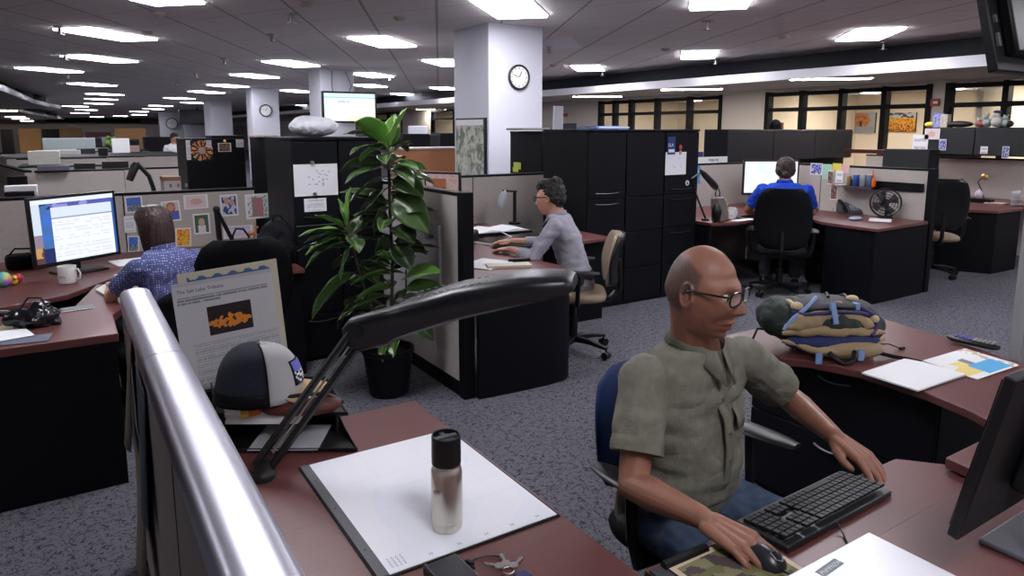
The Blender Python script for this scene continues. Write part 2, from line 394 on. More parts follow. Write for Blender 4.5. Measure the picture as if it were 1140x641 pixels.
# open door leaf / white screen seen in the rooms
def rect_on_x(x0, p0, p1, p2, p3): return [onX(*p, x0) for p in (p0, p1, p2, p3)]
def autumn(u, v, s=0):
    n = noise.noise(Vector((u * 7 + s, v * 7, s))); n2 = noise.noise(Vector((u * 19, v * 19, 3 + s)))
    if v > 0.72: return (0.45 + .2 * n, 0.52, 0.62) if n > -0.1 else (0.08, 0.07, 0.06)
    if n2 > 0.15 + (v - .4) * .5: return (0.10, 0.05, 0.02)
    return (0.75 + 0.2 * n, 0.30 + 0.25 * n2 + .1 * v, 0.03)
def tree_pic(u, v):
    d = math.hypot((u - .5) * 1.1, v - .62); n = noise.noise(Vector((u * 14, v * 14, 9)))
    if v < .3: return (0.28 + .1 * n, 0.30, 0.33)
    if abs(u - .5) < .05 and v < .6: return (0.08, 0.04, 0.02)
    return (0.45 + .4 * n, 0.17 + .2 * n, 0.05) if d < .36 + n * .2 else (0.33, 0.36, 0.40)
for nm, pa, pb, fn, lb in (('framed_picture', (943, 148), (975, 125), tree_pic, 'framed autumn tree picture on the cream wall seen through the window'),
                           ('framed_picture', (985, 147), (1020, 125), autumn, 'framed picture of yellow and orange foliage seen through the window')):
    a = onX(*pa, XB - 0.06); c = onX(*pb, XB - 0.06)
    t = thing(nm, lb, 'picture', (XB - 0.03, (a[1] + c[1]) / 2, a[2]))
    MB().box(XB - 0.055, XB - 0.001, a[1], c[1], a[2], c[2]).build('picture_mount', M_plastic, t, world=True)
    picture('picture_print', (XB - 0.057, a[1], a[2]), (0, c[1] - a[1], 0), (0, 0, c[2] - a[2]), 30, 22, fn, parent=t)
a = onX(1128, 165, XB - .1); c = onX(1165, 122, XB - .1)
solo(MB().box(XB - .1, XB - 0.02, a[1], c[1], a[2], c[2]), 'whiteboard', M_paper, 'white board on the cream wall at the right end of the windows', 'whiteboard', bevel=.01)
a = onX(911, 150, XB - .1); c = onX(932, 127, XB - .1)
solo(MB().box(XB - .1, XB - 0.02, a[1], c[1], a[2], c[2]), 'whiteboard', M_paper, 'white board left of the framed autumn tree picture', 'whiteboard', bevel=.01)
# lower lights on the soffit underside
for i, (px, py) in enumerate([(665, 106.3), (770, 98), (925, 86), (480, 121), (530, 117)]):
    p = G(px, py, ZS)
    t = thing('ceiling_light', ['slim ceiling light under the lower ceiling right of the clock pillar', 'slim ceiling light over the left window group', 'slim ceiling light over the middle window group', 'slim ceiling light over the small far windows', 'slim ceiling light just left of the clock pillar'][i], 'light', (p[0], p[1], ZS - 0.015), PI / 4, 'lights of the lower ceiling')
    MB().box(-0.17, 0.17, -0.62, 0.62, -0.012, 0.012).build('light_frame', M_white, t)
    MB().box(-0.14, 0.14, -0.59, 0.59, -0.018, -0.013).build('diffuser', M_diffw, t)

# ------------------------------------------------------------------ ceiling lights
lit_px = [(120, 37), (112, 64.5), (56, 77), (103, 93.5), (117, 104.5), (113, 110), (110, 115), (84, 118), (96, 122), (89, 125.5), (108, 130),
          (550, 8), (427, 45.5), (325, 70), (284, 84), (254, 95), (230, 102), (200, 109), (216, 114), (179, 117.5), (171, 121), (155, 124), (155, 127.5), (134, 129),
          (790, 1), (778, 60), (655, 75), (967, 37), (497, 69), (415, 83), (412, 95), (450, 104.5), (495, 98), (331, 101), (341, 117), (327, 120), (310, 123)]
lights = []
rows = {'left': [], 'middle': [], 'pillar': [], 'right': []}
for px, py in lit_px:
    x, y = G(px, py, CZ)
    if px == 550: x, y = 4.1, 6.45
    if px == 790: x, y = 5.52, 4.86
    r = 'left' if x < 2.6 else 'middle' if x < 5.6 else 'pillar' if x < 8.9 else 'right'
    rows[r].append((x, y))
proto = thing('ceiling_light', '', 'light', (0, 0, CZ), -PI / 4, 'ceiling lights of the open office')
MB().box(-0.305, 0.305, -0.61, 0.61, -0.010, 0.01).build('light_frame', M_white, proto)
MB().box(-0.285, 0.285, -0.59, 0.59, -0.030, -0.011).build('diffuser', M_diff, proto)  # extra depth added below the frame so the glowing sides brighten the ceiling
first = True
WHERE = {'left': 'row over the left cubicles', 'middle': 'row that runs left of the clock pillar', 'pillar': 'row that runs past the clock pillar', 'right': 'row beside the dark soffit'}
for r, pts in rows.items():
    pts.sort(key=lambda p: p[0] ** 2 + p[1] ** 2)
    for i, (x, y) in enumerate(pts):
        o = proto if first else copy_tree(proto); first = False
        o.location = (x, y, CZ); o['label'] = f'bright rectangular ceiling light, {ORD(i)} in the {WHERE[r]}'
# lights above and behind the camera, out of the frame, that light the near desks
hid = [(0.7, 7.6), (0.7, 3.6), (0.7, -0.4), (4.1, 2.6), (4.1, -1.4), (6.5, 1.0), (9.5, 1.6), (-2.8, 5.6), (5.0, -5.4), (8.5, -3.0)]
for i, (x, y) in enumerate(hid):
    o = copy_tree(proto); o.location = (x, y, CZ); o['label'] = 'bright rectangular ceiling light above or behind the camera'; o['group'] = 'ceiling lights outside the view'
x, y = G(621, 48, CZ); t = thing('ceiling_light', 'unlit ceiling light right of the clock pillar', 'light', (x, y, CZ), -PI / 4)
MB().box(-0.305, 0.305, -0.61, 0.61, -0.010, 0.01).build('light_frame', M_white, t); MB().box(-0.285, 0.285, -0.59, 0.59, -0.016, -0.011).build('diffuser', M_diffoff, t)
x, y = G(1085, 12, CZ)
# warm small lights far left
for i, (px, py) in enumerate([(3, 123), (17, 130), (23, 132), (30, 134.5), (36, 136.5), (42, 138)]):
    p = G(px, py, 2.46)
    solo(MB().box(p[0] - .5, p[0] + .5, p[1] - .3, p[1] + .3, 2.44, 2.462), 'ceiling_light', M_diffw, f'small warm light under the far left lower ceiling, {ORD(i)} one', 'light', 'small warm lights at the far left')
# sprinklers and detectors
M_spr = mat('sprinkler_metal', (0.35, 0.32, 0.30), 0.4, metal=0.8); M_det = mat('detector_plastic', (0.45, 0.36, 0.30), 0.6)
pr = thing('sprinkler', '', 'sprinkler', (0, 0, CZ), 0, 'ceiling sprinklers')
MB().lathe([(0.04, 0), (0.04, -0.008), (0.012, -0.012), (0.012, -0.05), (0.0, -0.05)]).build('sprinkler_stem', M_spr, pr)
MB().lathe([(0.03, -0.052), (0.03, -0.056), (0.001, -0.058)]).tube([(0.012, 0, -.02), (0.02, 0, -.04), (0, 0, -.053)], .003).tube([(-0.012, 0, -.02), (-0.02, 0, -.04), (0, 0, -.053)], .003).build('deflector', M_spr, pr)
spr = [(303, 41, 'above the far pillar with the television'), (788, 26, 'between the two right-hand lights'), (611, 54, 'beside the clock pillar'), (984, 50, 'below the light at the upper right'), (671, 82, 'beside the dark soffit edge'), (797, 68, 'under the right-hand lamp at the dark soffit'), (76, 85, 'left of the long left row'), (66, 32, 'at the corner of the nearest left light'), (72, 63, 'at the corner of the second left light'), (250, 68, 'over the middle aisle, near'), (218, 84, 'over the middle aisle, further'), (196, 95, 'over the middle aisle, far'), (434, 88, 'over the far television'), (470, 106, 'left of the clock pillar by the soffit'), (324, 18, 'faint one near the top of the picture')]
for i, (px, py, w) in enumerate(spr):
    o = pr if i == 0 else copy_tree(pr); o.scale = (1.7, 1.7, 1.9); x, y = G(px, py - 3, CZ); o.location = (x, y, CZ); o['label'] = f'small metal ceiling sprinkler {w}'
for i, (px, py, w) in enumerate([(178, 14, 'tan round smoke detector at the upper left'), (163, 35, 'tan round smoke detector beyond the nearest left light'), (340, 3, 'dark round detector at the top edge'), (445, 19, 'brown round smoke detector left of the clock pillar'), (741, 54, 'tan smoke detector left of the right-hand lamp'), (872, 40, 'tan smoke detector at the upper right'), (616, 72, 'pale round detector right of the clock pillar')]):
    x, y = G(px, py, CZ)
    t = thing('smoke_detector', w, 'smoke detector', (x, y, CZ))
    MB().lathe([(0.075, 0), (0.075, -0.012), (0.06, -0.03), (0.03, -0.045), (0.001, -0.046)]).build('detector_body', M_det, t)
    MB().lathe([(0.012, -0.046), (0.012, -0.052), (0.001, -0.053)]).build('detector_tip', M_white, t)

# ------------------------------------------------------------------ columns and clocks
def column(x0, x1, y0, y1):
    return struct(MB().box(x0, x1, y0, y1, 0, CZ).build('column', M_column, bevel=0.006))
column(4.44, 5.24, 7.5, 8.4); column(4.75, 5.5, 15.1, 15.95); column(5.05, 5.85, 22.9, 23.8); column(5.6, 6.5, 33.6, 35.3)
column(7.2, 8.3, 58.7, 62); column(8.6, 9.6, 74, 80)
M_face = mat('clock_face', (0.85, 0.85, 0.85), 0.5); M_hand = mat('clock_black', (0.01, 0.01, 0.012), 0.5)
def clock(c, r, label, hh, mm):
    """c on a wall facing -y"""
    t = thing('wall_clock', label, 'clock', c)
    R = Matrix.Rotation(PI / 2, 3, 'X')
    b = MB().lathe([(r * .86, 0.0), (r * .86, .028), (r * .93, .035), (r, .028), (r, 0.0)]); b.rot(R); b.build('clock_rim', M_hand, t)
    b = MB().lathe([(r * .88, 0.0), (r * .88, .016), (0.001, .016)]); b.rot(R); b.build('clock_face', M_face, t)
    b = MB()
    for k in range(12):
        a = k * PI / 6; L = .10 if k % 3 else .16; rr = r * (.78 - L / 2)
        b.obox((math.sin(a) * rr, -.018, math.cos(a) * rr), r * .035, .003, r * L, Matrix.Rotation(a, 3, 'Y'))
    b.build('hour_marks', M_hand, t)
    b = MB()
    for ang, L, w in ((hh * PI / 6, .5, .05), (mm * PI / 30, .72, .035)):
        b.obox((math.sin(ang) * r * L / 2, -.021, math.cos(ang) * r * L / 2), r * w, .003, r * L, Matrix.Rotation(ang, 3, 'Y'))
    b.lathe([(r * .05, 0), (r * .05, .005), (.001, .005)], n=12)
    b.build('clock_hands', M_hand, t)
c = onY(577, 86, 7.5); clock((c[0], 7.495, c[2]), 0.155, 'round black-rimmed wall clock on the near white pillar', 12.9, 48)
c = onY(295.5, 123, 22.9); clock((c[0], 22.89, c[2]), 0.19, 'round black-rimmed wall clock on the pillar behind the plant', 12.9, 48)
c = onY(181, 137.5, 58.7); clock((7.0, 58.6, c[2]), 0.42, 'round clock on the farthest pillar at the left', 12.9, 48)
b = MB().box(6.2, 7.25, 58.75, 59.4, 0, CZ); struct(b.build('column', M_column))
# relief map on the pillar's left side
a = onX(541.5, 131, 4.43); q = onX(513, 190, 4.43)
t = thing('wall_map', 'topographic map mounted on the left side of the clock pillar', 'map', (4.43, (a[1] + q[1]) / 2, 1.1))
MB().box(4.405, 4.438, a[1], 8.3, 1.0, a[2]).build('map_mount', M_plastic, t, world=True)
MB().box(4.399, 4.404, a[1] + .03, 8.28, 1.0, a[2] - .02).build('map_print', m_map(), t, world=True)
MB().box(4.397, 4.3985, a[1] + .03, 8.28, a[2] - .09, a[2] - .02).build('map_header', M_paper, t, world=True)

# televisions
M_bezel = mat('television_bezel', (0.006, 0.006, 0.01), 0.25)
t = thing('television', 'lit television showing a pale spreadsheet, hung on the pillar behind the cabinets', 'television', (5.1, 14.3, 1.75))
a = onY(358, 101, 14.3); c = onY(420, 137, 14.3)
MB().box(a[0], c[0], 14.3, 14.37, c[2], a[2]).build('television_body', M_bezel, t, world=True, bevel=.01)
def tv1(u, v):
    if v > .86: return (0.72, 0.93, 0.97)
    if v > .845: return (0.3, 0.6, 0.75)
    if .25 < u < .5 and .68 < v < .73: return (0.5, 0.62, 0.7) if noise.noise(Vector((u * 60, v * 60, 0))) > 0 else (0.85, .95, .95)
    if v < .12 and .45 < u < .8: return (0.95, 0.9, 0.65)
    return (0.80, 0.95, 0.94) if u < .05 or (v * 17) % 1 < .06 else (0.90, 0.99, 0.98)
w = c[0] - a[0]; h = a[2] - c[2]
picture('television_screen', (a[0] + .04, 14.297, c[2] + .04), (w - .08, 0, 0), (0, 0, h - .08), 40, 30, tv1, M_scr, t)
MB().box(5.0, 5.25, 14.37, 15.1, c[2] + .2, c[2] + .4).build('wall_bracket', M_plastic, t, world=True)
b = MB().tube([(5.0, 15.07, 2.9), (4.98, 15.05, 2.6), (5.02, 15.05, 2.3)], .008).tube([(5.3, 15.07, 2.9), (5.42, 15.05, 2.6), (5.3, 15.05, 2.3)], .008); b.build('cable', M_plastic, t, world=True)
a = onY(199, 122, 45); c = onY(229.5, 138.5, 45)
t = thing('television', 'dark television hung above the far cubicles left of the pillars', 'television', ((a[0] + c[0]) / 2, 45, c[2]))
MB().box(a[0], c[0], 45, 45.12, c[2], a[2]).build('television_body', M_bezel, t, world=True, bevel=.01)
MB().box(a[0] + .1, c[0] - .1, 44.98, 44.997, c[2] + .1, a[2] - .1).build('television_screen', mat('dark_screen', (0.01, .011, .014), .15), t, world=True)
MB().cyl((a[0] + 1, 45.15, a[2]), (a[0] + 1, 45.15, CZ), .04).build('ceiling_mount', M_plastic, t, world=True)
solo(MB().box(onY(205, 139, 47)[0], onY(229.5, 139, 47)[0], 47, 47.2, 0, onY(205, 139, 47)[2]), 'screen_panel', M_column, 'pale panel below the dark far television', 'panel', bevel=.01)
# television at the upper right, seen from behind
y0 = 1.30; pb = Vector(onY(1105, 80, y0)); pt = Vector(onX(1092, 0, pb.x)); up = (pt - pb).normalized(); rt = Vector((1, 0, 0)); nb = up.cross(rt).normalized()
if nb.y > 0: nb = -nb
t = thing('television', 'black flat television hanging at the upper right corner, seen from behind', 'television', tuple(pb))
R = Matrix((rt, -nb, up)).transposed()
MB().obox(pb + rt * .5 + up * .3 - nb * .0, 1.0, .035, .60, R).build('television_body', M_plastic, t, world=True, bevel=.006)
b = MB().obox(pb + rt * .5 + up * .27 + nb * .035, .82, .05, .42, R); b.build('rear_housing', M_plastic, t, world=True, bevel=.012)
b = MB()
for k in range(9): b.obox(pb + rt * (.17 + .03 * k) + up * .44 + nb * .062, .012, .004, .03, R)
b.build('vents', M_bezel, t, world=True)
MB().obox(pb + rt * .035 + up * .12 + nb * .022, .018, .01, .05, R).build('port_cover', mat('grey_socket', (.2, .2, .22), .5), t, world=True, label='pale socket on the rear edge'); MB().obox(pb + rt * .035 + up * .20 + nb * .022, .012, .01, .03, R).build('port_cover', MATS['grey_socket'], t, world=True, label='small pale socket above the other')
MB().cyl(pb + rt * .5 + up * .3 + nb * .08, (pb + rt * .5 + nb * .08).to_2d().to_3d() + Vector((0, 0, CZ)), .025).obox(pb + rt * .5 + up * .3 + nb * .075, .3, .03, .2, R).build('ceiling_mount', M_plastic, t, world=True)

# ------------------------------------------------------------------ panels
def panel(p0, p1, z, label, th=0.065, cap=0.022, post=None, m=None, base=0.0, strip=None, seams=()):
    """fabric partition from p0 to p1 (x, y)"""
    p0 = Vector((p0[0], p0[1], 0)); p1 = Vector((p1[0], p1[1], 0)); d = p1 - p0; L = d.length; a = math.atan2(d.y, d.x)
    t = thing('cubicle_panel', label, 'panel', tuple((p0 + p1) / 2), a, 'cubicle partitions')
    MB().box(-L / 2 + .01, L / 2 - .01, -th / 2, th / 2, 0.10 if base else 0.0, z - cap).build('panel_fabric', m or M_tan, t)
    MB().box(-L / 2, L / 2, -th / 2 - .003, th / 2 + .003, z - cap, z).build('panel_cap', M_black, t, bevel=.004)
    if base: MB().box(-L / 2, L / 2, -th / 2 + .004, th / 2 - .004, 0, 0.10).build('panel_base', M_black, t)
    for s in (post or ()):
        x = s * (L / 2); MB().box(x - .035, x + .035, -th / 2 - .006, th / 2 + .006, 0, z + .004).build('panel_post', M_black, t, bevel=.004)
    for k in seams:
        x = -L / 2 + k * L; MB().box(x - .004, x + .004, -th / 2 - .0015, th / 2 + .0015, .12, z - cap).build('panel_seam', M_black, t)
    return t
panel((-1.6, 6.0), (1.30, 6.0), 1.185, 'tan fabric partition behind the woman with photos pinned to it', seams=(.67,))
panel((2.0, 3.66), (2.0, 5.94), 1.28, 'tan partition beside the potted plant, its black end post towards the aisle', post=(-1,), base=1)
panel((2.06, 5.97), (4.5, 5.97), 1.215, 'tan partition behind the man in the grey shirt', seams=(.52,))
panel((5.35, 5.9), (7.33, 5.9), 1.25, 'tan partition behind the monitor of the man in blue')
panel((7.36, 3.66), (7.36, 5.87), 1.26, 'tan partition with shelf and fan right of the man in blue', post=(-1,), seams=(.55,))
panel((10.62, 1.6), (10.62, 6.3), 1.27, 'tan partition of the cubicle at the far right', seams=(.42,))
MB().box(10.57, 10.586, 1.7, 3.95, 1.02, 1.10).build('accessory_rail', M_black, bpy.data.objects['cubicle_panel.005'], world=True)
MB().box(7.31, 7.326, 3.72, 4.5, 1.02, 1.11).build('accessory_rail', M_black, bpy.data.objects['cubicle_panel.004'], world=True)
# panel at the right edge behind the long desk
x, y = G(1117, 387, .737)
panel((x + .04, y - .02), (x + .9, y - .55), 1.42, 'grey fabric partition end at the right edge behind the desk', th=.07, cap=.02, m=mat('grey_panel_fabric', (0.36, .36, .38), .95, spec=.1, bump=(700, .3)))
# background rows at the left
rows_bg = [((38, 190), (137, 186.5), 'behind the big monitor'), ((137, 187), (202, 184.5), 'left of the cabinet with magnets'), ((18, 176.5), (118, 174), 'second row back at the left'), ((120, 174), (160, 173), 'second row back by the green plant'), ((30, 170), (158, 168), 'third row back at the left')]
for a, c, w in rows_bg:
    p = G(*a, 1.2); q = G(*c, 1.2); panel(p, (q[0], p[1]), 1.2, 'low tan partition ' + w)
p = G(38, 190, 1.2); panel((p[0] - .06, p[1] + .1), (p[0] - .7, p[1] + 3.6), 1.2, 'tan partition running away at the far left')
p = G(0, 205, 1.2)
# ------------------------------------------------------------------ foreground partition
t = thing('cubicle_panel', 'near tan partition with broad silver rounded cap running away beside the camera', 'panel', (0.18, 1.0, 0))
MB().box(0.142, 0.218, -1.2, 2.88, 0.0, 1.035).build('panel_fabric', M_tan, t, world=True)
M_cap = mat('silver_cap', (0.52, 0.51, 0.58), 0.36, metal=0.75)
def capmb(y0, y1):
    pr = [(0.128, 1.005), (0.128, 1.048), (0.133, 1.060), (0.144, 1.068), (0.162, 1.0715), (0.198, 1.0715), (0.216, 1.068), (0.227, 1.060), (0.232, 1.048), (0.232, 1.005)]
    return MB().ext([(x, y0, z) for x, z in pr], (0, y1 - y0, 0))
capmb(-1.2, 1.995).build('panel_cap', M_cap, t, world=True); capmb(2.0, 2.89).build('panel_cap', M_cap, t, world=True)
MB().box(0.132, 0.228, 2.86, 2.892, 0, 1.04).build('panel_end', M_cap, t, world=True)
MB().box(0.1405, 0.2195, 1.6, 1.606, 0, 1.0).build('panel_seam', M_black, t, world=True)
# things pinned on its left face at the far end
def note(name, x, y0, y1, z0, z1, colr, label, cat='paper', tilt=0.01):
    b = MB().grid(lambda u, v: (x - .004 - tilt * (1 - v) * (1 + .5 * math.sin(u * 5)), y0 + (y1 - y0) * u, z0 + (z1 - z0) * v), 6, 6)
    return solo(b, name, colr, label, cat, thick=0.0008)
note('pinned_sheet', 0.14, 2.55, 2.80, .58, .98, mat('aged_paper', (.30, .25, .19), .8), 'aged sheet pinned at the far end of the near partition', tilt=.03)
note('pinned_sheet', 0.14, 2.15, 2.45, .50, .92, mat('grey_blue_paper', (.10, .12, .17), .7), 'grey blue sheet pinned on the near partition below the cap', tilt=.02)
note('pinned_sheet', 0.136, 2.3, 2.75, .22, .62, MATS['aged_paper'], 'curling tan sheet hanging low on the near partition', tilt=.03)

# ------------------------------------------------------------------ desks
def top(mb_poly, z0, z1, parent, name='worktop'):
    o = MB().prism(mb_poly, z0, z1).build(name, M_wood, parent, world=True, bevel=.004); return o
ZD = 0.737
t = thing('corner_desk', 'dark red desk surface with calendar and steel bottle in the foreground', 'desk', (0.6, 0.9, 0))
cv = [(0.942, 2.105), (0.942, 0.86)] + [(0.942 + .12 * (1 - math.cos(a)), 0.86 - .12 * math.sin(a)) for a in (.4, .8, 1.2, PI / 2)]
top([(0.236, 2.105)] + cv + [(1.30, .735), (1.36, .765), (1.42, .793), (1.955, .80), (2.025, .835), (2.035, .908), (2.29, .908), (2.36, .92), (2.415, .95), (2.46, 1.05), (2.50, 1.194), (2.518, 1.446), (2.46, 1.62), (2.40, 1.70), (2.40, 2.05), (3.36, 2.05), (3.345, 1.90), (3.24, 1.467), (3.14, 1.15), (3.05, .55), (2.9, .1), (2.2, -.3), (.236, -.3)], ZD - .032, ZD, t)
MB().box(0.24, 0.90, 2.03, 2.05, 0.03, ZD - .034).build('modesty_panel', M_black, t, world=True)
MB().box(0.9, .93, 1.35, 2.03, .0, ZD - .034).build('side_panel', M_black, t, world=True)
MB().box(2.2, 2.9, .0, .02, 0, ZD - .034).build('rear_leg_panel', M_black, t, world=True)
t = thing('keyboard_shelf', 'lower dark red pull-out surface under the keyboard in front of the seated man', 'shelf', (1.5, .9, .68))
MB().prism([(1.0, 1.03), (1.99, 1.022), (2.085, .915), (2.085, .80), (1.45, .60), (1.02, .60)], .672, .698).build('shelf_board', M_wood, t, world=True, bevel=.003)
MB().box(1.2, 1.24, .2, 1.0, .645, .67).box(1.8, 1.84, .2, 1.0, .645, .67).build('shelf_rails', M_plastic, t, world=True)
# palm rest and mouse tray at the left end
t = thing('mouse_tray', 'dark tray at the left end of the keyboard shelf under the mouse mat', 'tray', (1.1, .95, .70))
MB().prism([(1.0, 1.015), (1.30, 1.0), (1.29, .68), (.99, .68)], .699, .707).build('tray_plate', M_plasticg, t, world=True, bevel=.003)
b = MB().tube([(1.03, 1.0, .712), (1.16, .997, .712)], .011); b.build('palm_rest', M_plastic, t, world=True)

def handle(b, c, w, ax=(1, 0, 0), out=(0, -1, 0)):
    c = Vector(c); ax = Vector(ax); out = Vector(out)
    P = [c + ax * (w * (i / 8 - .5)) + out * (.006 + .016 * math.sin(PI * i / 8)) - Vector((0, 0, .006 * math.sin(PI * i / 8))) for i in range(9)]
    return b.tube(P, .005, 6)
def pedestal(label, x0, x1, y0, y1, z1, face, drawers, hl='drawer'):
    """drawer pedestal; face is '-x' or '-y'"""
    t = thing('drawer_pedestal', label, 'cabinet', ((x0 + x1) / 2, (y0 + y1) / 2, 0))
    MB().box(x0, x1, y0, y1, 0.02, z1).build('cabinet_body', M_blackmetal, t, world=True, bevel=.003)
    z = z1 - .01
    for h in drawers:
        if face == '-x':
            d = MB().box(x0 - .016, x0 - .001, y0 + .004, y1 - .004, z - h + .004, z - .002).build(hl, M_blackmetal, t, world=True, bevel=.003)
            handle(MB(), (x0 - .016, (y0 + y1) / 2, z - .05), .14, (0, 1, 0), (-1, 0, 0)).build('handle', mat('pewter_handle', (.16, .16, .17), .4, metal=.8), d, world=True)
        else:
            d = MB().box(x0 + .004, x1 - .004, y0 - .016, y0 - .001, z - h + .004, z - .002).build(hl, M_blackmetal, t, world=True, bevel=.003)
            handle(MB(), ((x0 + x1) / 2, y0 - .016, z - .05), .2).build('handle', M_chrome, d, world=True)
        z -= h
    return t
pedestal('black lateral file cabinet under the long desk with the backpack', 2.60, 3.15, 1.19, 2.0, ZD - .036, '-x', (.30, .35))

# left cubicle
t = thing('desk', 'dark red desk of the woman with papers and phone at the left', 'desk', (-.6, 3.9, 0))
top([(-1.8, 3.565), (0.14, 3.565), (0.14, 3.95), (.36, 4.55), (.10, 4.80), (-.03, 4.20), (-1.8, 4.20)], ZD - .04, ZD, t)
MB().box(-1.8, .13, 3.585, 3.61, 0, ZD - .042).build('modesty_panel', M_black, t, world=True)
t = thing('corner_desk', 'dark red corner desk surface carrying the large monitor and mug', 'desk', (-.2, 5.3, 0))
top([(-1.8, 4.43), (-.35, 4.43), (-.05, 4.57), (.33, 5.17), (1.28, 5.17), (1.28, 5.955), (-1.8, 5.955)], ZD - .03, ZD, t)
MB().box(-1.8, 1.2, 5.86, 5.88, 0, ZD - .032).build('modesty_panel', M_black, t, world=True)
MB().box(-.46, -.44, 4.5, 5.8, 0, ZD - .032).build('support_panel', M_black, t, world=True)
t = thing('return_desk', 'dark red narrow worktop in front of the tall black cabinets', 'desk', (1.15, 4.85, 0))
top([(.80, 4.60), (1.29, 4.60), (1.29, 5.16), (.80, 5.16)], ZD - .03, ZD, t)
MB().box(.82, 1.28, 4.63, 5.14, 0, ZD - .032).build('side_cabinet', M_black, t, world=True)
# tall cabinets
def tall(label, x0, x1, y0, y1, z1, doors='-y', split=None, hz=None):
    t = thing('tall_cabinet', label, 'cabinet', ((x0 + x1) / 2, (y0 + y1) / 2, 0))
    MB().box(x0, x1, y0, y1, 0.0, z1 - .02).build('cabinet_body', M_blackmetal, t, world=True, bevel=.003)
    MB().box(x0 - .004, x1 + .004, y0 - .022, y1 + .002, z1 - .02, z1).build('cabinet_top', M_blackmetal, t, world=True, bevel=.003)
    zs = [0.03] + (split or []) + [z1 - .025]
    for i in range(len(zs) - 1):
        d = MB().box(x0 + .004, x1 - .004, y0 - .018, y0 - .001, zs[i] + .003, zs[i + 1] - .003).build('door' if i == len(zs) - 2 else 'drawer', M_blackmetal, t, world=True, bevel=.003)
        if hz is not False:
            z = (zs[i] + .05) if i == len(zs) - 2 else zs[i + 1] - .05
            handle(MB(), ((x0 + x1) / 2, y0 - .018, z), (x1 - x0) * .62).build('handle', mat('dark_handle', (.035, .035, .042), .35, metal=.6), d, world=True)
    return t
tall('tall black cabinet with pinned drawing behind the potted plant', 1.31, 1.63, 4.87, 5.60, 1.60, split=[.35, 1.00])
tall('tall black cabinet just left of the plant top, under the white bag', 1.64, 1.96, 4.87, 5.60, 1.60, split=[.35, 1.00])
tall('black cabinet with magnets left of the pinned drawing', .96, 1.49, 7.2, 7.8, 1.57, hz=False)
tall('dark cabinet close behind the photo partition', 1.53, 2.2, 6.45, 7.15, 1.585, hz=False)
# centre cabinet row
xs = [3.93, 4.38, 4.87, 5.335]
lab = ['leftmost tall black cabinet of the central row, behind the man in the grey shirt', 'middle tall black cabinet of the central row', 'tall black cabinet with paper and stickers at the right end of the row']
for i in range(3): tall(lab[i], xs[i], xs[i + 1] - .006, 4.92, 5.60, 1.655, split=[.35, .70, 1.03] if i else [.35, 1.03], hz=(None if i != 1 else False))
a = onY(568, 148, 6.7)
tall('black cabinet showing above the partition behind the man in the grey shirt', a[0], 5.1, 6.1, 6.7, 1.635, hz=False)

# middle cubicle desk with rounded end
t = thing('desk', 'dark desk with grey violet top and black front, centre of the picture', 'desk', (2.5, 4.2, 0))
arc = [(2.05, 3.57), (2.30, 3.545), (2.55, 3.535), (2.70, 3.55), (2.77, 3.60), (2.80, 3.70), (2.80, 3.85)]
top(arc + [(2.74, 4.4), (2.80, 4.95), (3.02, 5.28), (3.46, 5.30), (3.46, 5.93), (2.05, 5.93)], ZD - .03, ZD, t)
MB().prism([(2.045, 3.585), (2.30, 3.565), (2.55, 3.558), (2.69, 3.57), (2.755, 3.615), (2.775, 3.70), (2.775, 3.78), (2.745, 3.78), (2.745, 3.70), (2.73, 3.63), (2.68, 3.60), (2.55, 3.588), (2.045, 3.615)], 0, ZD - .031).build('front_panel', M_black, t, world=True)
t = thing('return_desk', 'dark red worktop edge showing behind the man in the grey shirt', 'desk', (3.7, 4.7, 0))
top([(3.52, 4.52), (3.925, 4.56), (3.925, 5.10), (3.52, 5.10)], ZD - .03, ZD, t)
MB().box(3.57, 3.91, 4.65, 5.08, 0, ZD - .032).build('side_cabinet', M_black, t, world=True)

# right cubicle desks
t = thing('desk', 'dark red desk under the fan and telephone right of the man in blue', 'desk', (6.9, 4.2, 0))
top([(6.33, 3.60), (7.31, 3.64), (7.31, 5.84), (5.38, 5.84), (5.38, 5.0), (5.9, 4.95), (6.35, 5.0), (6.62, 4.75), (6.50, 4.42), (6.36, 4.2)], ZD - .03, ZD, t)
MB().box(6.36, 7.29, 3.63, 3.66, 0, ZD - .031).build('front_panel', M_black, t, world=True)
MB().box(6.36, 6.40, 3.665, 4.15, 0, ZD - .031).build('side_panel', M_black, t, world=True)
pedestal('black pedestal under the fan desk beside the man in blue', 6.75, 7.25, 4.2, 4.6, ZD - .035, '-x', (.3, .35))
t = thing('desk', 'small dark red worktop beside the central cabinets with bag and mugs', 'desk', (5.5, 5.0, 0))
p = [G(q[0], q[1], ZD) for q in [(771, 250), (800, 249), (832, 244)]]
top([(5.345, 4.72), (5.62, 4.62), (5.98, 4.70), (6.02, 4.93), (5.85, 4.94), (5.375, 4.985)], ZD - .03, ZD, t)
MB().box(5.36, 5.40, 4.76, 4.97, 0, ZD - .032).build('side_panel', M_black, t, world=True)
# far right desk
t = thing('desk', 'dark red chamfered desk at the far right with phone and small lamp', 'desk', (9.5, 4.5, 0))
c1, c2_, c3 = G(1105, 235, ZD), G(1135, 229, ZD), G(1066, 231, ZD)
top([(8.90, 3.68), (9.58, 3.66), (10.55, 3.66), (10.55, 6.2), (8.75, 6.2), (8.62, 4.35), (8.62, 4.2)], ZD - .03, ZD, t)
MB().prism([(8.93, 3.70), (9.50, 3.69), (9.50, 3.73), (8.96, 3.74), (8.70, 4.24), (8.67, 4.22)], 0, ZD - .031).build('front_panel', M_black, t, world=True)

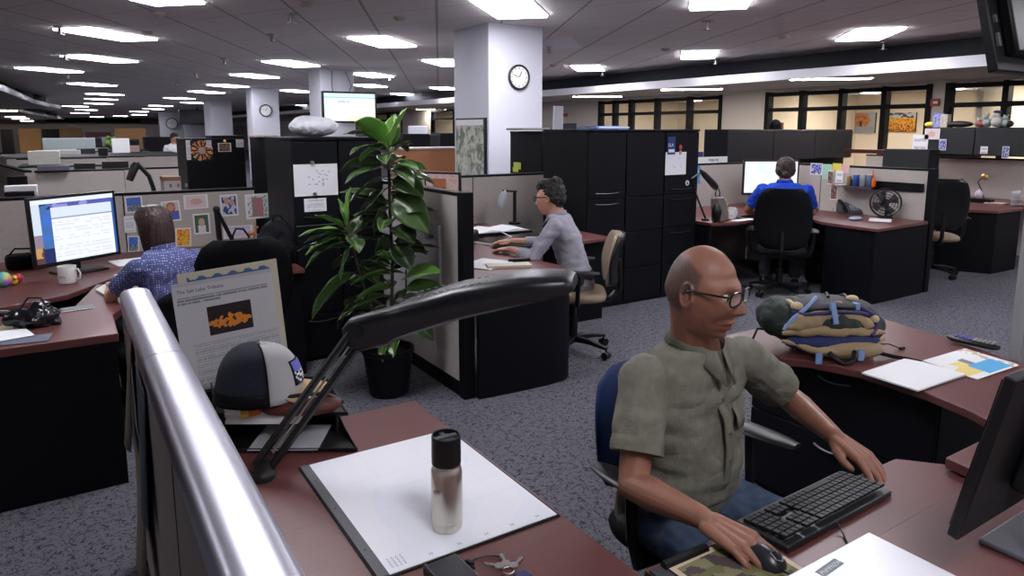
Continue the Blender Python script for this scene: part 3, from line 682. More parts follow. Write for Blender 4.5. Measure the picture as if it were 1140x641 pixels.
# overhead bins
def overhead(label, x0, x1, y0, y1, z0, z1, n, axis='x', extra=None):
    t = thing('overhead_bin', label, 'cabinet', ((x0 + x1) / 2, (y0 + y1) / 2, z0))
    if extra: MB().box(x0 + .1, x1 - .1, y0 + .1, y1 - .05, 0, z0).build('bin_support', M_black, t, world=True)
    MB().box(x0, x1, y0, y1, z0, z1).build('bin_body', M_blackmetal, t, world=True, bevel=.004)
    for i in range(n):
        if axis == 'x':
            w = (x1 - x0) / n; MB().box(x0 + i * w + .006, x0 + (i + 1) * w - .006, y0 - .016, y0 - .001, z0 + .01, z1 - .01).build('bin_door', mat('bin_door_metal', (.014, .015, .018), .5), t, world=True, bevel=.004)
        else:
            w = (y1 - y0) / n; MB().box(x0 - .016, x0 - .001, y0 + i * w + .006, y0 + (i + 1) * w - .006, z0 + .01, z1 - .01).build('bin_door', mat('bin_door_metal', (.014, .015, .018), .5), t, world=True, bevel=.004)
    return t
a = onY(810, 144, 6.4); c = onY(949, 144, 6.4)
overhead('long dark overhead bin above the man in blue', a[0], c[0], 6.4, 6.8, 1.22, 1.655, 3, extra=1)
a = onX(1060, 141, 10.25); c = onX(1150, 141, 10.25)
overhead('dark overhead bin at the far right with toys on top', 10.25, 10.58, c[1], onX(1031, 141, 10.25)[1], 1.31, 1.68, 2, 'y')
a = onX(983, 175, 8.3); c = onX(1035, 175, 8.3)
overhead('low black bin behind the black partition post', 8.3, 8.52, c[1], a[1], 1.10, onX(1000, 166, 8.3)[2], 1, 'y', extra=1)
solo(MB().box(10.1, 10.18, 5.2, 7.6, 1.30, 1.36), 'wood_ledge', M_wood_edge, 'thin dark red ledge below the autumn picture windows', 'ledge', bevel=.004)

# ------------------------------------------------------------------ office chairs
def chair(label, loc, F, m_seat, m_back, arms=True, bw=.46, bh=.52, group=None, seat_z=.47, armz=.67, backz=None, shell=None, tilt=.12):
    t = thing('office_chair', label, 'chair', (loc[0], loc[1], 0), math.atan2(-F[0], F[1]))
    def seat(u, v):
        x = (u - .5) * 2; y = (v - .5) * 2; k = (max(0, 1 - abs(x) ** 4) * max(0, 1 - abs(y) ** 4)) ** .3
        return x, y, k
    # cushion
    b = MB(); rings = []
    for s_, zz in ((.80, seat_z - .055), (.97, seat_z - .04), (1.0, seat_z - .015), (.96, seat_z + .005), (.80, seat_z + .015), (.4, seat_z + .012)):
        rings.append([(.25 * s_ * math.copysign(abs(math.cos(a)) ** .55, math.cos(a)), .24 * s_ * math.copysign(abs(math.sin(a)) ** .55, math.sin(a)), zz) for a in [2 * PI * k / 32 for k in range(32)]])
    b.loft(rings); b.build('seat', m_seat, t, angle=70)
    # back
    bz0 = backz if backz else seat_z + .10
    def back(off, thick_s):
        b = MB(); rings = []
        for i in range(13):
            v = i / 12; w = bw / 2 * (1 - .22 * abs(2 * v - 1) ** 3.0) * (0.90 + .1 * math.sin(PI * min(1, v * 1.1)))
            if i in (0, 12): w *= .80
            th = .03 * (0.5 if i in (0, 12) else 1) * thick_s
            z = bz0 + bh * v; y = -.255 - tilt * v * bh * 1.2 + .03 * math.sin(PI * v) + off
            ring = []
            for k in range(28):
                a = 2 * PI * k / 28; cx = math.copysign(abs(math.cos(a)) ** .6, math.cos(a)); sy = math.sin(a)
                ring.append((w * cx, y + th * sy - .05 * (1 - cx * cx) + .025, z))
            rings.append(ring)
        b.loft(rings); return b
    back(0, 1).build('backrest', m_back, t, angle=70)
    if shell: back(-.028, .8).build('back_shell', shell, t, angle=70)
    MB().tube([(0, -.30 - .03, bz0 + .18), (0, -.34, seat_z + .02), (0, -.26, seat_z - .06), (0, -.05, seat_z - .075)], .022, 8).build('back_bracket', M_plastic, t)
    MB().box(-.11, .11, -.12, .12, seat_z - .09, seat_z - .056).cyl((.1, .05, seat_z - .075), (.26, .05, seat_z - .085), .008).build('seat_mechanism', M_plastic, t, bevel=.006)
    MB().cyl((0, 0, .10), (0, 0, .26), .034).cyl((0, 0, .25), (0, 0, seat_z - .085), .022).build('gas_column', M_plastic, t)
    if arms:
        for s in (-1, 1):
            a = MB().tube([(s * .15, -.02, seat_z - .07), (s * .27, -.02, seat_z - .05), (s * .295, -.02, seat_z + .04), (s * .295, -.03, armz - .02)], .017, 8).build('arm_support', M_plastic, t)
            b = MB(); rings = []
            for i in range(9):
                v = i / 8; y = -.17 + .31 * v; w = .050 * math.sin(PI * min(.97, max(.03, v))) ** .28
                rings.append([(s * .295 + w * math.cos(q), y, armz + .014 * math.sin(q) * (.6 + .4 * math.sin(PI * v))) for q in [2 * PI * k / 16 for k in range(16)]])
            b.loft(rings).build('armrest', M_plastic, t, angle=60)
    for k in range(5):
        a = 2 * PI * k / 5 + .3; d = Vector((math.cos(a), math.sin(a), 0)); n_ = Vector((-d.y, d.x, 0))
        R = Matrix((d, n_, (0, 0, 1))).transposed()
        b = MB().loft([[tuple(d * r + n_ * (w * c) + Vector((0, 0, z + h * e))) for c, e in ((-1, -1), (1, -1), (1, 1), (-1, 1))] for r, w, z, h in ((.02, .03, .105, .022), (.16, .022, .10, .016), (.30, .016, .078, .010))])
        lg = b.build('leg', M_plastic, t, bevel=.004)
        cpos = d * .295
        MB().cyl(cpos - n_ * .028 + Vector((0, 0, .028)), cpos - n_ * .006 + Vector((0, 0, .028)), .028).cyl(cpos + n_ * .006 + Vector((0, 0, .028)), cpos + n_ * .028 + Vector((0, 0, .028)), .028).cyl(cpos + Vector((0, 0, .03)), cpos + Vector((0, 0, .075)), .009).build('caster', M_plastic, lg)
    return t
def unit(x, y): l = math.hypot(x, y); return (x / l, y / l)
chair('navy office chair of the bald man in the foreground', (1.585, 1.39), unit(.10, -1), M_chairblk, M_chairblue, bw=.47, bh=.37, backz=.50, armz=.655, seat_z=.445)
chair('tan office chair of the man in the grey shirt', (3.12, 4.04), unit(-.81, .59), M_chairtan, M_chairtan, bh=.38, bw=.46, backz=.53, shell=M_plastic, armz=.66)
chair('black office chair of the man in the blue shirt', (6.02, 4.40), unit(.80, .60), M_chairblk, M_chairblk, bw=.54, bh=.60, armz=.66, backz=.50)
x, y = G(1034, 306, 0)
chair('tan seated office chair with black back at the far right', (x, y), unit(.75, .66), M_chairtan, M_chairtan, bw=.52, bh=.56, shell=M_plastic, armz=.68)
chair('black office chair of the woman in the blue dotted blouse', (.42, 4.22), unit(-.35, .94), M_chairblk, M_chairblk, arms=False, bw=.44, bh=.30, backz=.52)
x, y, z = onY(262, 300, 4.15)
chair('empty black office chair right of the woman in the dotted blouse', (x + .08, y + .30), unit(.1, .99), M_chairblk, M_chairblk, bw=.56, bh=.52, backz=.52, arms=False)
# ------------------------------------------------------------------ people
def frame(y, z):
    """orthonormal matrix with columns x,y,z from a forward vector y and an approximate up z"""
    y = Vector(y).normalized(); z = Vector(z); z = (z - y * z.dot(y)).normalized(); x = y.cross(z)
    return Matrix((x, y, z)).transposed()
def gss(x, s): return math.exp(-(x / s) ** 2)
def head_mb(b, c, R, s=1.0, female=False, nu=72, nv=54, ears=True, nose_len=1.0):
    """adds a head (x right, y face, z up) deformed from a sphere"""
    c = Vector(c); st = len(b.v)
    b.ell((0, 0, 0), 1.0, nu, nv)
    for i in range(st, len(b.v)):
        d = b.v[i]; x, y, z = d.x, d.y, d.z
        r_ = max(.02, math.sqrt(max(0, 1 - z * z))); t = max(0.0, -z)
        fy = r_ ** .52 / r_ if z < 0 else 1.0; fx = r_ ** .62 / r_ if z < 0 else 1.0
        px, py, pz = x * .077 * fx, y * .099, z * .120
        px *= 1 - .30 * t ** 1.5
        if y > 0: px *= 1 + .05 * (1 - abs(z)); py = .098 * (y ** .88) * fy * (1 - .12 * t ** 2) if z < 0 else .098 * (y ** .88)
        else: py *= (1 - .42 * t ** 1.2) * (fy ** .5)
        if z > 0: py -= .010 * z * (1 if y > 0 else 0)
        if y > 0.15:
            w = min(1.0, (y - .15) / .3) if z > -.5 else min(1.0, max(0, py) / .06)
            py += w * .006 * gss(pz - .027, .011) * gss(px, .052)
            py -= w * .004 * gss(pz - .050, .012)
            for e in (-1, 1):
                py -= w * .020 * gss(px - e * .033, .016) * gss(pz - .005, .013)
                py += w * .010 * gss(px - e * .042, .018) * gss(pz + .028, .018)
                py -= w * .006 * gss(px - e * .040, .016) * gss(pz + .066, .020)
            nz = 0.0
            if -.050 < pz < .024:
                k = (.024 - pz) / .066
                nz = .031 * nose_len * (k ** 1.05 if k < .88 else .88 ** 1.05 * max(0, (1 - (k - .88) / .24)))
            py += w * nz * gss(px, .0105 + .007 * max(0, min(1, (.01 - pz) / .05)))
            py += w * .011 * gss(pz + .066, .0065) * gss(px, .025)
            py += w * .012 * gss(pz + .081, .0075) * gss(px, .022)
            py -= w * .011 * gss(pz + .0738, .0032) * gss(px, .026)
            py -= w * .007 * gss(pz + .092, .008) * gss(px, .03)
            py += w * .012 * gss(pz + .106, .015) * gss(px, .026)
        else:
            py -= .004 * gss(pz + .02, .03)
        b.v[i] = Vector((px * s * (.94 if female else 1), py * s, pz * s))
    if ears:
        for e in (-1, 1):
            a0 = len(b.v)
            rr = Matrix.Rotation(e * .35, 3, 'Z') @ Matrix.Rotation(-.12, 3, 'X')
            pts = [(.010 * math.sin(q) * (1.1 if math.sin(q) > 0 else .9), .032 * math.cos(q)) for q in [2 * PI * k / 14 for k in range(15)]]
            b.tube([Vector((e * (.079 + .006 * (1 - abs(zz) / .034)), -.008 + yy * 1.6, zz * .95 + .000)) for yy, zz in pts], .0042, 7)
            b.ell((e * .077, -.006, .002), (.005, .014, .026), 10, 8, rr); b.ell((e * .079, -.001, -.026), (.005, .008, .010), 10, 8)
            for i in range(a0, len(b.v)): b.v[i] = b.v[i] * s
    for i in range(st, len(b.v)): b.v[i] = c + R @ b.v[i]
def cap(b, p0, r0, p1, r1, n=18):
    b.cyl(p0, p1, r0, r1, n); b.ell(p0, r0, n, 10); b.ell(p1, r1, n, 10)
def hand_mb(b, w, Y, Z, X, s=1.0, curl=(18, 22, 16), spread=4, thumb_in=0.0, lift=(0, 0, 0, 0)):
    Y = Vector(Y).normalized(); Z = Vector(Z); Z = (Z - Y * Z.dot(Y)).normalized(); X = Vector(X); X = (X - Y * X.dot(Y) - Z * X.dot(Z)).normalized()
    w = Vector(w)
    def L(x, y, z): return w + (X * x + Y * y + Z * z) * s
    kn = [(.030, .094), (.010, .099), (-.011, .094), (-.030, .084)]
    ln = [(.043, .026, .021), (.047, .030, .022), (.043, .028, .021), (.034, .021, .019)]
    for i, (kx, ky) in enumerate(kn):
        cap(b, L(kx * .55, .012, -.002), .0155 * s, L(kx, ky, 0), (.0115 if i < 3 else .0100) * s, 12)
    b.ell(L(.0, .055, -.006), (.036 * s, .046 * s, .014 * s), 16, 10, Matrix((X, Y, Z)).transposed())
    for i, (kx, ky) in enumerate(kn):
        a = 0.0; p = L(kx, ky, 0); sp = math.radians(spread * (1.4 - i)); r = (.0098 if i < 3 else .0085) * s
        for j in range(3):
            a += math.radians(curl[j] + (lift[i] if j == 0 else 0))
            d = (Y * math.cos(sp) + X * math.sin(sp)) * math.cos(a) - Z * math.sin(a)
            q = p + d * ln[i][j] * s; r2 = r * (.93, .90, .82)[j]; cap(b, p, r, q, r2, 12); p = q; r = r2
    T = [L(.018, .014, -.008), L(.040 - thumb_in * .4, .045, -.014), L(.052 - thumb_in, .074, -.018), L(.050 - thumb_in * 1.4, .098, -.022)]
    for (p, q, r, r2) in ((T[0], T[1], .0145, .0125), (T[1], T[2], .0120, .0105), (T[2], T[3], .0102, .0080)): cap(b, p, r * s, q, r2 * s, 12)
def ringpts(c, L, F, a, bf, bb, n=36, e=.85):
    c = Vector(c); out = []
    for k in range(n):
        q = 2 * PI * k / n; cx = math.copysign(abs(math.cos(q)) ** e, math.cos(q)); sy = math.copysign(abs(math.sin(q)) ** e, math.sin(q))
        out.append(c + L * (a * cx) + F * ((bf if sy > 0 else bb) * sy))
    return out
def solid(b, name, m, parent, voxel, smooth=3, cuts=(), color=None, thick=0, wrinkle=None):
    """union of everything in the builder as one continuous surface"""
    me = bpy.data.meshes.new('tmp'); me.from_pydata([tuple(p) for p in b.v], [], b.f)
    o = bpy.data.objects.new('tmp', me); C.objects.link(o)
    r = o.modifiers.new('r', 'REMESH'); r.mode = 'VOXEL'; r.voxel_size = voxel; r.use_smooth_shade = True
    if smooth: s_ = o.modifiers.new('s', 'SMOOTH'); s_.factor = .5; s_.iterations = smooth
    dg = bpy.context.evaluated_depsgraph_get(); dg.update(); out = bpy.data.meshes.new_from_object(o.evaluated_get(dg))
    bpy.data.objects.remove(o); out.name = name
    if wrinkle:
        fn = wrinkle
        out.update(); nrm = [v.normal.copy() for v in out.vertices]
        for v, n_ in zip(out.vertices, nrm): v.co = v.co + n_ * fn(v.co)
    if cuts:
        bm = bmesh.new(); bm.from_mesh(out)
        for (p, n_, rad) in cuts:
            p = Vector(p); n_ = Vector(n_).normalized()
            vs = [v for v in bm.verts if (v.co - p).length < rad]; S = set(vs)
            es = [e for e in bm.edges if e.verts[0] in S and e.verts[1] in S]; fs = [f for f in bm.faces if all(v in S for v in f.verts)]
            bmesh.ops.bisect_plane(bm, geom=vs + es + fs, plane_co=p, plane_no=n_, dist=1e-5)
            dl = [v for v in bm.verts if (v.co - p).length < rad and (v.co - p).dot(n_) > 1e-4]
            bmesh.ops.delete(bm, geom=dl, context='VERTS')
        bm.to_mesh(out); bm.free()
    if color:
        ca = out.color_attributes.new('col', 'FLOAT_COLOR', 'POINT'); d = []
        for v in out.vertices: c = color(v.co); d += [c[0], c[1], c[2], 1]
        ca.data.foreach_set('color', d)
    if parent is not None: out.transform(MW[parent.name].inverted())
    out.materials.clear(); out.materials.append(m)
    out.polygons.foreach_set('use_smooth', [True] * len(out.polygons))
    ob = bpy.data.objects.new(name, out); C.objects.link(ob)
    if parent is not None: ob.parent = parent; MW[ob.name] = MW[parent.name].copy()
    if thick:
        md = ob.modifiers.new('t', 'SOLIDIFY'); md.thickness = thick; md.offset = 1
    return ob
M_skin = mat('skin', attr='col', rough=0.48, spec=0.4)
M_skin.node_tree.nodes['Principled BSDF'].inputs['Subsurface Weight'].default_value = 0.08
M_skin.node_tree.nodes['Principled BSDF'].inputs['Subsurface Radius'].default_value = (.01, .004, .002)
def mixc(a, b, t): t = max(0, min(1, t)); return tuple(a[i] * (1 - t) + b[i] * t for i in range(3))
def skin_colour(base, hc, R, s, hair=None, hairfn=None, stub=0.0):
    Ri = R.transposed(); hc = Vector(hc)
    red = (base[0] * 1.0, base[1] * .68, base[2] * .62); dark = (base[0] * .45, base[1] * .38, base[2] * .36)
    def fn(p):
        q = (Ri @ (Vector(p) - hc)) / s
        n = noise.noise(Vector(p) * 55) * .5 + noise.noise(Vector(p) * 160) * .5
        c = mixc(base, red, .25 + .5 * n)
        if q.length < .17:
            if q.y > .03:
                c = mixc(c, red, .9 * gss(q.z + .0745, .012) * gss(q.x, .025) * 1.1)
                c = mixc(c, (base[0] * .55, base[1] * .28, base[2] * .26), .8 * gss(q.z + .0745, .009) * gss(q.x, .023))
                for e in (-1, 1):
                    c = mixc(c, dark, .75 * gss(q.x - e * .033, .017) * gss(q.z - .030, .0055))
                    c = mixc(c, dark, .35 * gss(q.x - e * .032, .014) * gss(q.z - .008, .006))
                if stub and q.z < -.03: c = mixc(c, dark, stub * min(1, (-.03 - q.z) / .03) * (0.5 + .5 * n))
            if hairfn and hair: c = mixc(c, hair, hairfn(q) * (.82 + .3 * noise.noise(Vector(p) * 260)))
        return c
    return fn
def glasses(parent, hc, R, s, m, thick=.0027, w=.030, h=.0175, zc=.006, yf=.108):
    def T(x, y, z): return Vector(hc) + R @ (Vector((x, y, z)) * s)
    b = MB()
    for e in (-1, 1):
        P = [T(e * .034 + w * math.copysign(abs(math.cos(q)) ** .7, math.cos(q)), yf - .30 * abs(e * .034 + w * math.cos(q)) * .35 - 0.0, zc + h * math.copysign(abs(math.sin(q)) ** .7, math.sin(q))) for q in [2 * PI * k / 22 for k in range(23)]]
        b.tube(P, thick * s, 6)
        b.tube([T(e * .064, yf - .008, zc + .010), T(e * .076, yf - .02, zc + .011), T(e * .081, .05, zc + .010), T(e * .083, -.002, zc + .008), T(e * .081, -.022, zc - .012)], thick * 1.15 * s, 6)
    b.tube([T(-.007, yf - .001, zc + .006), T(0, yf + .002, zc + .009), T(.007, yf - .001, zc + .006)], thick * s, 6)
    g = b.build('glasses', m, parent, world=True)
    for e in (-1, 1):
        P = [T(e * .034 + w * .95 * math.copysign(abs(math.cos(q)) ** .7, math.cos(q)), yf - .30 * abs(e * .034 + w * math.cos(q)) * .35, zc + h * .95 * math.copysign(abs(math.sin(q)) ** .7, math.sin(q))) for q in [2 * PI * k / 22 for k in range(22)]]
        MB().add(P, [tuple(range(22))]).build('lens', mat('spectacle_lens', (.9, .9, .9), .03, alpha=.16, spec=.8), g, world=True)
    return g
def person(label, J, skin, voxel=.006, shirt=None, pants=None, hs=1.0, girth=1.0, sleeve=.62, hairfn=None, hair=None, female=False, stub=0, nose=1.0, shirt_puff=0.0, belly=0.0, hand_s=1.0, cutneck=True, curlR=(18, 22, 16), curlL=(18, 22, 16), thumbR=0.0, thumbL=0.0):
    base = J['hip']; t = thing('person', label, 'person', (base[0], base[1], 0))
    F = Vector((*unit(*J['F']), 0)); L = Vector((-F.y, F.x, 0)); up = Vector((0, 0, 1))
    hip, chest, neck, head = [Vector(J[k]) for k in ('hip', 'chest', 'neck', 'head')]
    Rh = frame(J['Fh'], J.get('Uh', (0, 0, 1))); g = girth
    def torso(b, e, top=True, low=-.06):
        sec = []
        def S(c, a, bf, bb): sec.append(ringpts(c, L, F, a * g + e, bf * g + e + 0, bb * g + e))
        v = chest - hip
        S(hip + up * low, .150, .10, .12); S(hip + up * (low + .05), .178, .12, .125); S(hip + v * .22, .172, .118 + belly, .115)
        S(hip + v * .50, .165, .115 + belly * 1.1, .105); S(hip + v * .78, .172, .115 + belly * .5, .105); S(chest, .185, .112, .110)
        sm = (Vector(J['shR']) + Vector(J['shL'])) / 2
        S(chest * .45 + sm * .55 - F * .0, .185, .095, .105)
        S(sm + up * .022, .160, .070, .085); S(sm * .6 + neck * .4 + up * .028, .122, .062, .074); S(sm * .3 + neck * .7 + up * .012, .088, .06, .068)
        if top: S(neck, .064, .058, .060)
        b.loft(sec)
    # body
    b = MB(); torso(b, -.012)
    cap(b, neck - up * .03, .065 * hs, head - Rh @ Vector((0, .028, .045)) * hs, .056 * hs)
    head_mb(b, head, Rh, hs, female, nose_len=nose)
    for side in 'RL':
        sh, el, wr = Vector(J['sh' + side]), Vector(J['el' + side]), Vector(J['wr' + side])
        cap(b, sh, .054 * g, sh.lerp(el, .45), .046 * g); cap(b, sh.lerp(el, .45), .046 * g, el, .038 * g)
        fm = el.lerp(wr, .3); cap(b, el, .039 * g, fm, .041 * g); cap(b, fm, .041 * g, wr, .0265 * g)
        hy = Vector(J['hand' + side]); hz = Vector(J.get('hz' + side, (0, 0, 1))); hx = Vector(J.get('hx' + side, tuple(L if side == 'R' else -L)))
        hand_mb(b, wr + hy.normalized() * .012, hy, hz, hx, hand_s, curlR if side == 'R' else curlL, thumb_in=thumbR if side == 'R' else thumbL)
        cap(b, wr, .0255 * g, wr + hy.normalized() * .02, .023 * g)
    for side in 'RL':
        s_ = -1 if side == 'R' else 1
        hj = hip + L * (s_ * .095) + up * .0; kn, an = Vector(J['kn' + side]), Vector(J['an' + side])
        cap(b, hj, .085 * g, kn, .058 * g); cap(b, kn, .056 * g, kn.lerp(an, .35), .055 * g); cap(b, kn.lerp(an, .35), .055 * g, an, .038)
    solid(b, 'body', M_skin, t, voxel * .82, 2, color=skin_colour(skin, head, Rh, hs, hair, hairfn, stub))
    # shirt
    b = MB(); torso(b, .012, top=False, low=-.075)
    cuts = []; nk = neck + up * .004
    cap(b, neck - up * .04, .074, neck + up * .015, .072)
    for side in 'RL':
        sh, el, wr = Vector(J['sh' + side]), Vector(J['el' + side]), Vector(J['wr' + side])
        if sleeve <= 1:
            e = sh.lerp(el, sleeve + .08); cap(b, sh - up * .006, .063 * g, sh.lerp(el, .5), .060 * g + shirt_puff * .4); cap(b, sh.lerp(el, .5), .060 * g + shirt_puff * .4, e, .057 * g + shirt_puff * .8)
            cuts.append((sh.lerp(el, sleeve), el - sh, .092 + shirt_puff))
        else:
            e = el.lerp(wr, sleeve - 1 + .05); cap(b, sh, .068 * g, el, .052 * g); cap(b, el, .052 * g, e, .046 * g)
            cuts.append((el.lerp(wr, sleeve - 1), wr - el, .08))
    cuts.append((nk + F * .0, (up + F * .30), .088))
    wk = lambda p: .0045 * noise.noise(Vector((p.x * 12 + p.z * 8, p.y * 12, p.z * 26))) + .010 * (abs(noise.noise(Vector((p.x * 9 + 3, p.y * 9, p.z * 17)))) - .15) + .0006 * noise.noise(p * 60)
    cl = solid(b, 'shirt', shirt, t, voxel, 4, cuts=cuts, thick=.0025, wrinkle=wk)
    # trousers
    b = MB()
    b.loft([ringpts(hip + up * z, L, F, a * g, f_ * g, k * g) for z, a, f_, k in ((-.09, .13, .09, .11), (-.04, .175, .12, .13), (.06, .178, .125, .13))])
    for side in 'RL':
        s_ = -1 if side == 'R' else 1
        hj = hip + L * (s_ * .095); kn, an = Vector(J['kn' + side]), Vector(J['an' + side])
        cap(b, hj, .098 * g, kn, .074); cap(b, kn, .072, an + (kn - an) * .12, .058)
    solid(b, 'trousers', pants, t, max(voxel, .006), 3, thick=.002, wrinkle=wk)
    b = MB()
    for side in 'RL':
        an = Vector(J['an' + side]); d = Vector((*unit(*J['F']), 0))
        Rf = frame(d, up)
        b2 = MB().ell(an + d * .05 + Vector((0, 0, -an.z + .045)), (.045, .125, .045), 16, 10, Rf); b2.ell(an + Vector((0, 0, -an.z + .06)), (.042, .05, .055), 14, 8, Rf); b2.obox(an + d * .05 + Vector((0, 0, -an.z + .012)), .085, .25, .024, Rf)
        solid(b2, 'shoe', M_plastic, t, .008, 2)
    return t, Rh, cl
def hair_solid(parent, b, m, voxel, amp=.004, freq=(60, 60, 14), cuts=()):
    return solid(b, 'hair', m, parent, voxel, 2, wrinkle=lambda p: amp * noise.noise(Vector((p.x * freq[0], p.y * freq[1], p.z * freq[2]))) + amp * .8 * noise.noise(p * 110), cuts=cuts)
def eyes(parent, hc, R, s, look=(0, 1, 0)):
    for e in (-1, 1):
        c = Vector(hc) + R @ (Vector((e * .032, .0735, .004)) * s)
        ey = MB().ell(c, .0108 * s, 20, 14).build('eye', mat('eye_white', (.62, .58, .55), .25), parent, world=True)
        d = (R @ Vector(look)).normalized()
        MB().ell(c + d * .0073 * s, .0056 * s, 14, 10).build('iris', mat('iris_brown', (.03, .018, .012), .15), ey, world=True)

# --- the bald man in the foreground
def shirt_mat(name, col, col2, scale=240, rough=.85, bump=.2):
    return mat(name, col, rough, spec=.15, var=(24, col2, .6), bump=(scale, bump))
JM = dict(hip=(1.49, 1.42, .535), chest=(1.475, 1.375, .865), neck=(1.475, 1.335, 1.065), head=(1.432, 1.285, 1.222), F=(.10, -1), Fh=(.31, -.94, -.08), Uh=(0, 0, 1),
          shR=(1.295, 1.355, .985), elR=(1.185, 1.27, .735), wrR=(1.195, 1.045, .752), handR=(.14, -.9, -.10), hxR=(1, 0, 0), hzR=(-.2, .1, 1),
          shL=(1.672, 1.335, .98), elL=(1.945, 1.36, .785), wrL=(1.845, 1.135, .765), handL=(-.10, -.95, -.22), hxL=(-1, 0, 0), hzL=(.1, -.1, 1),
          knR=(1.36, 1.00, .515), anR=(1.36, .98, .08), knL=(1.66, 1.02, .515), anL=(1.68, 1.05, .08))
def baldhair(q):
    # cropped hair around the back and above the ears; the crown is bare
    if q.z < -.060 or q.y > .045: return 0.0
    ztop = .095 - .62 * max(0, q.y + .03) if q.y > -.10 else .095
    a = min(1, max(0, (ztop - q.z) / .012)); yf = .022 + .15 * max(0, q.z - .01) if q.z > -.01 else .004
    c = min(1, max(0, (yf - q.y) / .010)); d = min(1, max(0, (q.z + .060) / .02)); l = 1.0 if abs(q.x) > .02 or q.y < 0 else 0
    if q.y > -.03 and q.z < .004: c *= .0 if q.y > -.022 else 1
    return .85 * a * c * d * l
M_shirtA = shirt_mat('khaki_shirt_cotton', (.165, .155, .122), (.235, .222, .18))
M_jeans = shirt_mat('blue_denim', (.055, .080, .135), (.11, .145, .21), 500, .9, .4)
man, RH, shm = person('bald man with glasses in a khaki short-sleeved shirt and jeans typing in the foreground', JM, (.29, .140, .092), .0036, M_shirtA, M_jeans, hs=1.035, girth=1.03, sleeve=.72, hairfn=baldhair, hair=(.030, .026, .025), belly=.035, stub=.18, shirt_puff=.014, nose=1.12, hand_s=1.10, curlR=(22, 26, 18), curlL=(20, 24, 14), thumbR=.006)
eyes(man, JM['head'], RH, 1.035, (0.0, .93, -.3))
glasses(man, JM['head'], RH, 1.035, mat('dark_tortoise_frame', (.012, .010, .010), .25))
def collar(parent, J, m, r=.068, h=.036, op=.42, gap=.16, point=.045):
    F = Vector((*unit(*J['F']), 0)); L = Vector((-F.y, F.x, 0)); n0 = Vector(J['neck'])
    b = MB(); N_ = 28
    inner, topr, outer = [], [], []
    for i in range(N_ + 1):
        a = gap + (2 * PI - 2 * gap) * i / N_; f = math.cos(a); l = math.sin(a); fr = max(0, f)
        dr = F * f + L * l
        drop = .050 * fr ** 1.2
        inner.append(n0 + dr * (r - .002) + F * .004 + Vector((0, 0, -.004 - drop)))
        topr.append(n0 + dr * (r + .002) + F * .002 + Vector((0, 0, h * .72 - drop * .95)))
        pt = point * max(0, 1 - min(i, N_ - i) / 3.2)
        outer.append(n0 + dr * (r + .017 + pt * .25) + F * (pt * .35) + Vector((0, 0, -.004 - drop - pt)))
    b.loft([inner, topr, outer], cap=False, close=False)
    return b.build('collar', m, parent, world=True, thick=.004, angle=80)
collar(man, JM, M_shirtA, r=.073, h=.044, point=.05)
# placket, buttons and pocket
def on_front(J, t_, off=0.0, belly=.035, g=1.03, side=0.0):
    F = Vector((*unit(*J['F']), 0)); L = Vector((-F.y, F.x, 0)); hip, chest, neck = Vector(J['hip']), Vector(J['chest']), Vector(J['neck'])
    # t 0 hip .. 1 chest .. 1.5 neck
    if t_ <= 1: c = hip.lerp(chest, t_); d = (.118 + belly * math.sin(PI * min(1, max(.1, t_)) * .9)) * g + .013
    else: k = (t_ - 1) / .5; c = chest.lerp(neck, k); d = (.112 * (1 - k) + .060 * k) * g + .013
    w = side / .19
    return c + F * (d * math.sqrt(max(.05, 1 - w * w)) + off) + L * side
b = MB(); b.loft([[on_front(JM, i / 20 * 1.36 - .02, .004 + .0012 * math.sin(i * 2.3), side=s_) for s_ in (-.017, .017)] for i in range(21)], cap=False, close=False)
b.build('placket', M_shirtA, man, world=True, thick=.004)
b = MB()
for k in range(5):
    p = on_front(JM, .12 + k * .25, .0075); q = on_front(JM, .12 + k * .25, .0105); b.cyl(p, q, .0055, n=12)
b.build('buttons', mat('shirt_button', (.12, .10, .07), .4), man, world=True)
b = MB(); b.grid(lambda u, v: on_front(JM, .86 + .30 * v, .006, side=.045 + .10 * u), 5, 5); b.build('chest_pocket', M_shirtA, man, world=True, thick=.003)

# --- the man in the grey shirt
hx, hy = 3.37, 4.62
J2 = dict(hip=(3.17, 4.06, .55), chest=(3.10, 4.12, .87), neck=(3.05, 4.17, 1.04), head=(3.01, 4.20, 1.150), F=(-.66, .75), Fh=(-.55, .83, -.10),
          shL=(2.93, 4.03, .965), shR=(3.20, 4.27, .965), elL=(2.77, 4.07, .75), elR=(3.12, 4.48, .77), wrL=(2.73, 4.30, .78), wrR=(2.92, 4.58, .785), handL=(-.35, .85, -.1), handR=(-.75, .55, -.05),
          hxL=(.6, .6, 0), hxR=(-.5, -.7, 0), knL=(2.86, 4.28, .53), knR=(2.98, 4.42, .53), anL=(2.88, 4.34, .08), anR=(3.0, 4.46, .08))
M_shirtB = shirt_mat('grey_dress_shirt', (.30, .29, .34), (.36, .35, .41), 600, .8, .2)
M_dark = mat('dark_trouser_cloth', (.02, .02, .028), .9)
man2, R2, s2 = person('young man with dark curly hair and glasses in a grey shirt at the middle desk', J2, (.50, .27, .19), .007, M_shirtB, M_dark, hs=1.03, girth=.86, sleeve=1.55)
M_hairdk = mat('dark_brown_hair', (.012, .008, .007), .6, bump=(220, .6))
b = MB(); h = Vector(J2['head'])
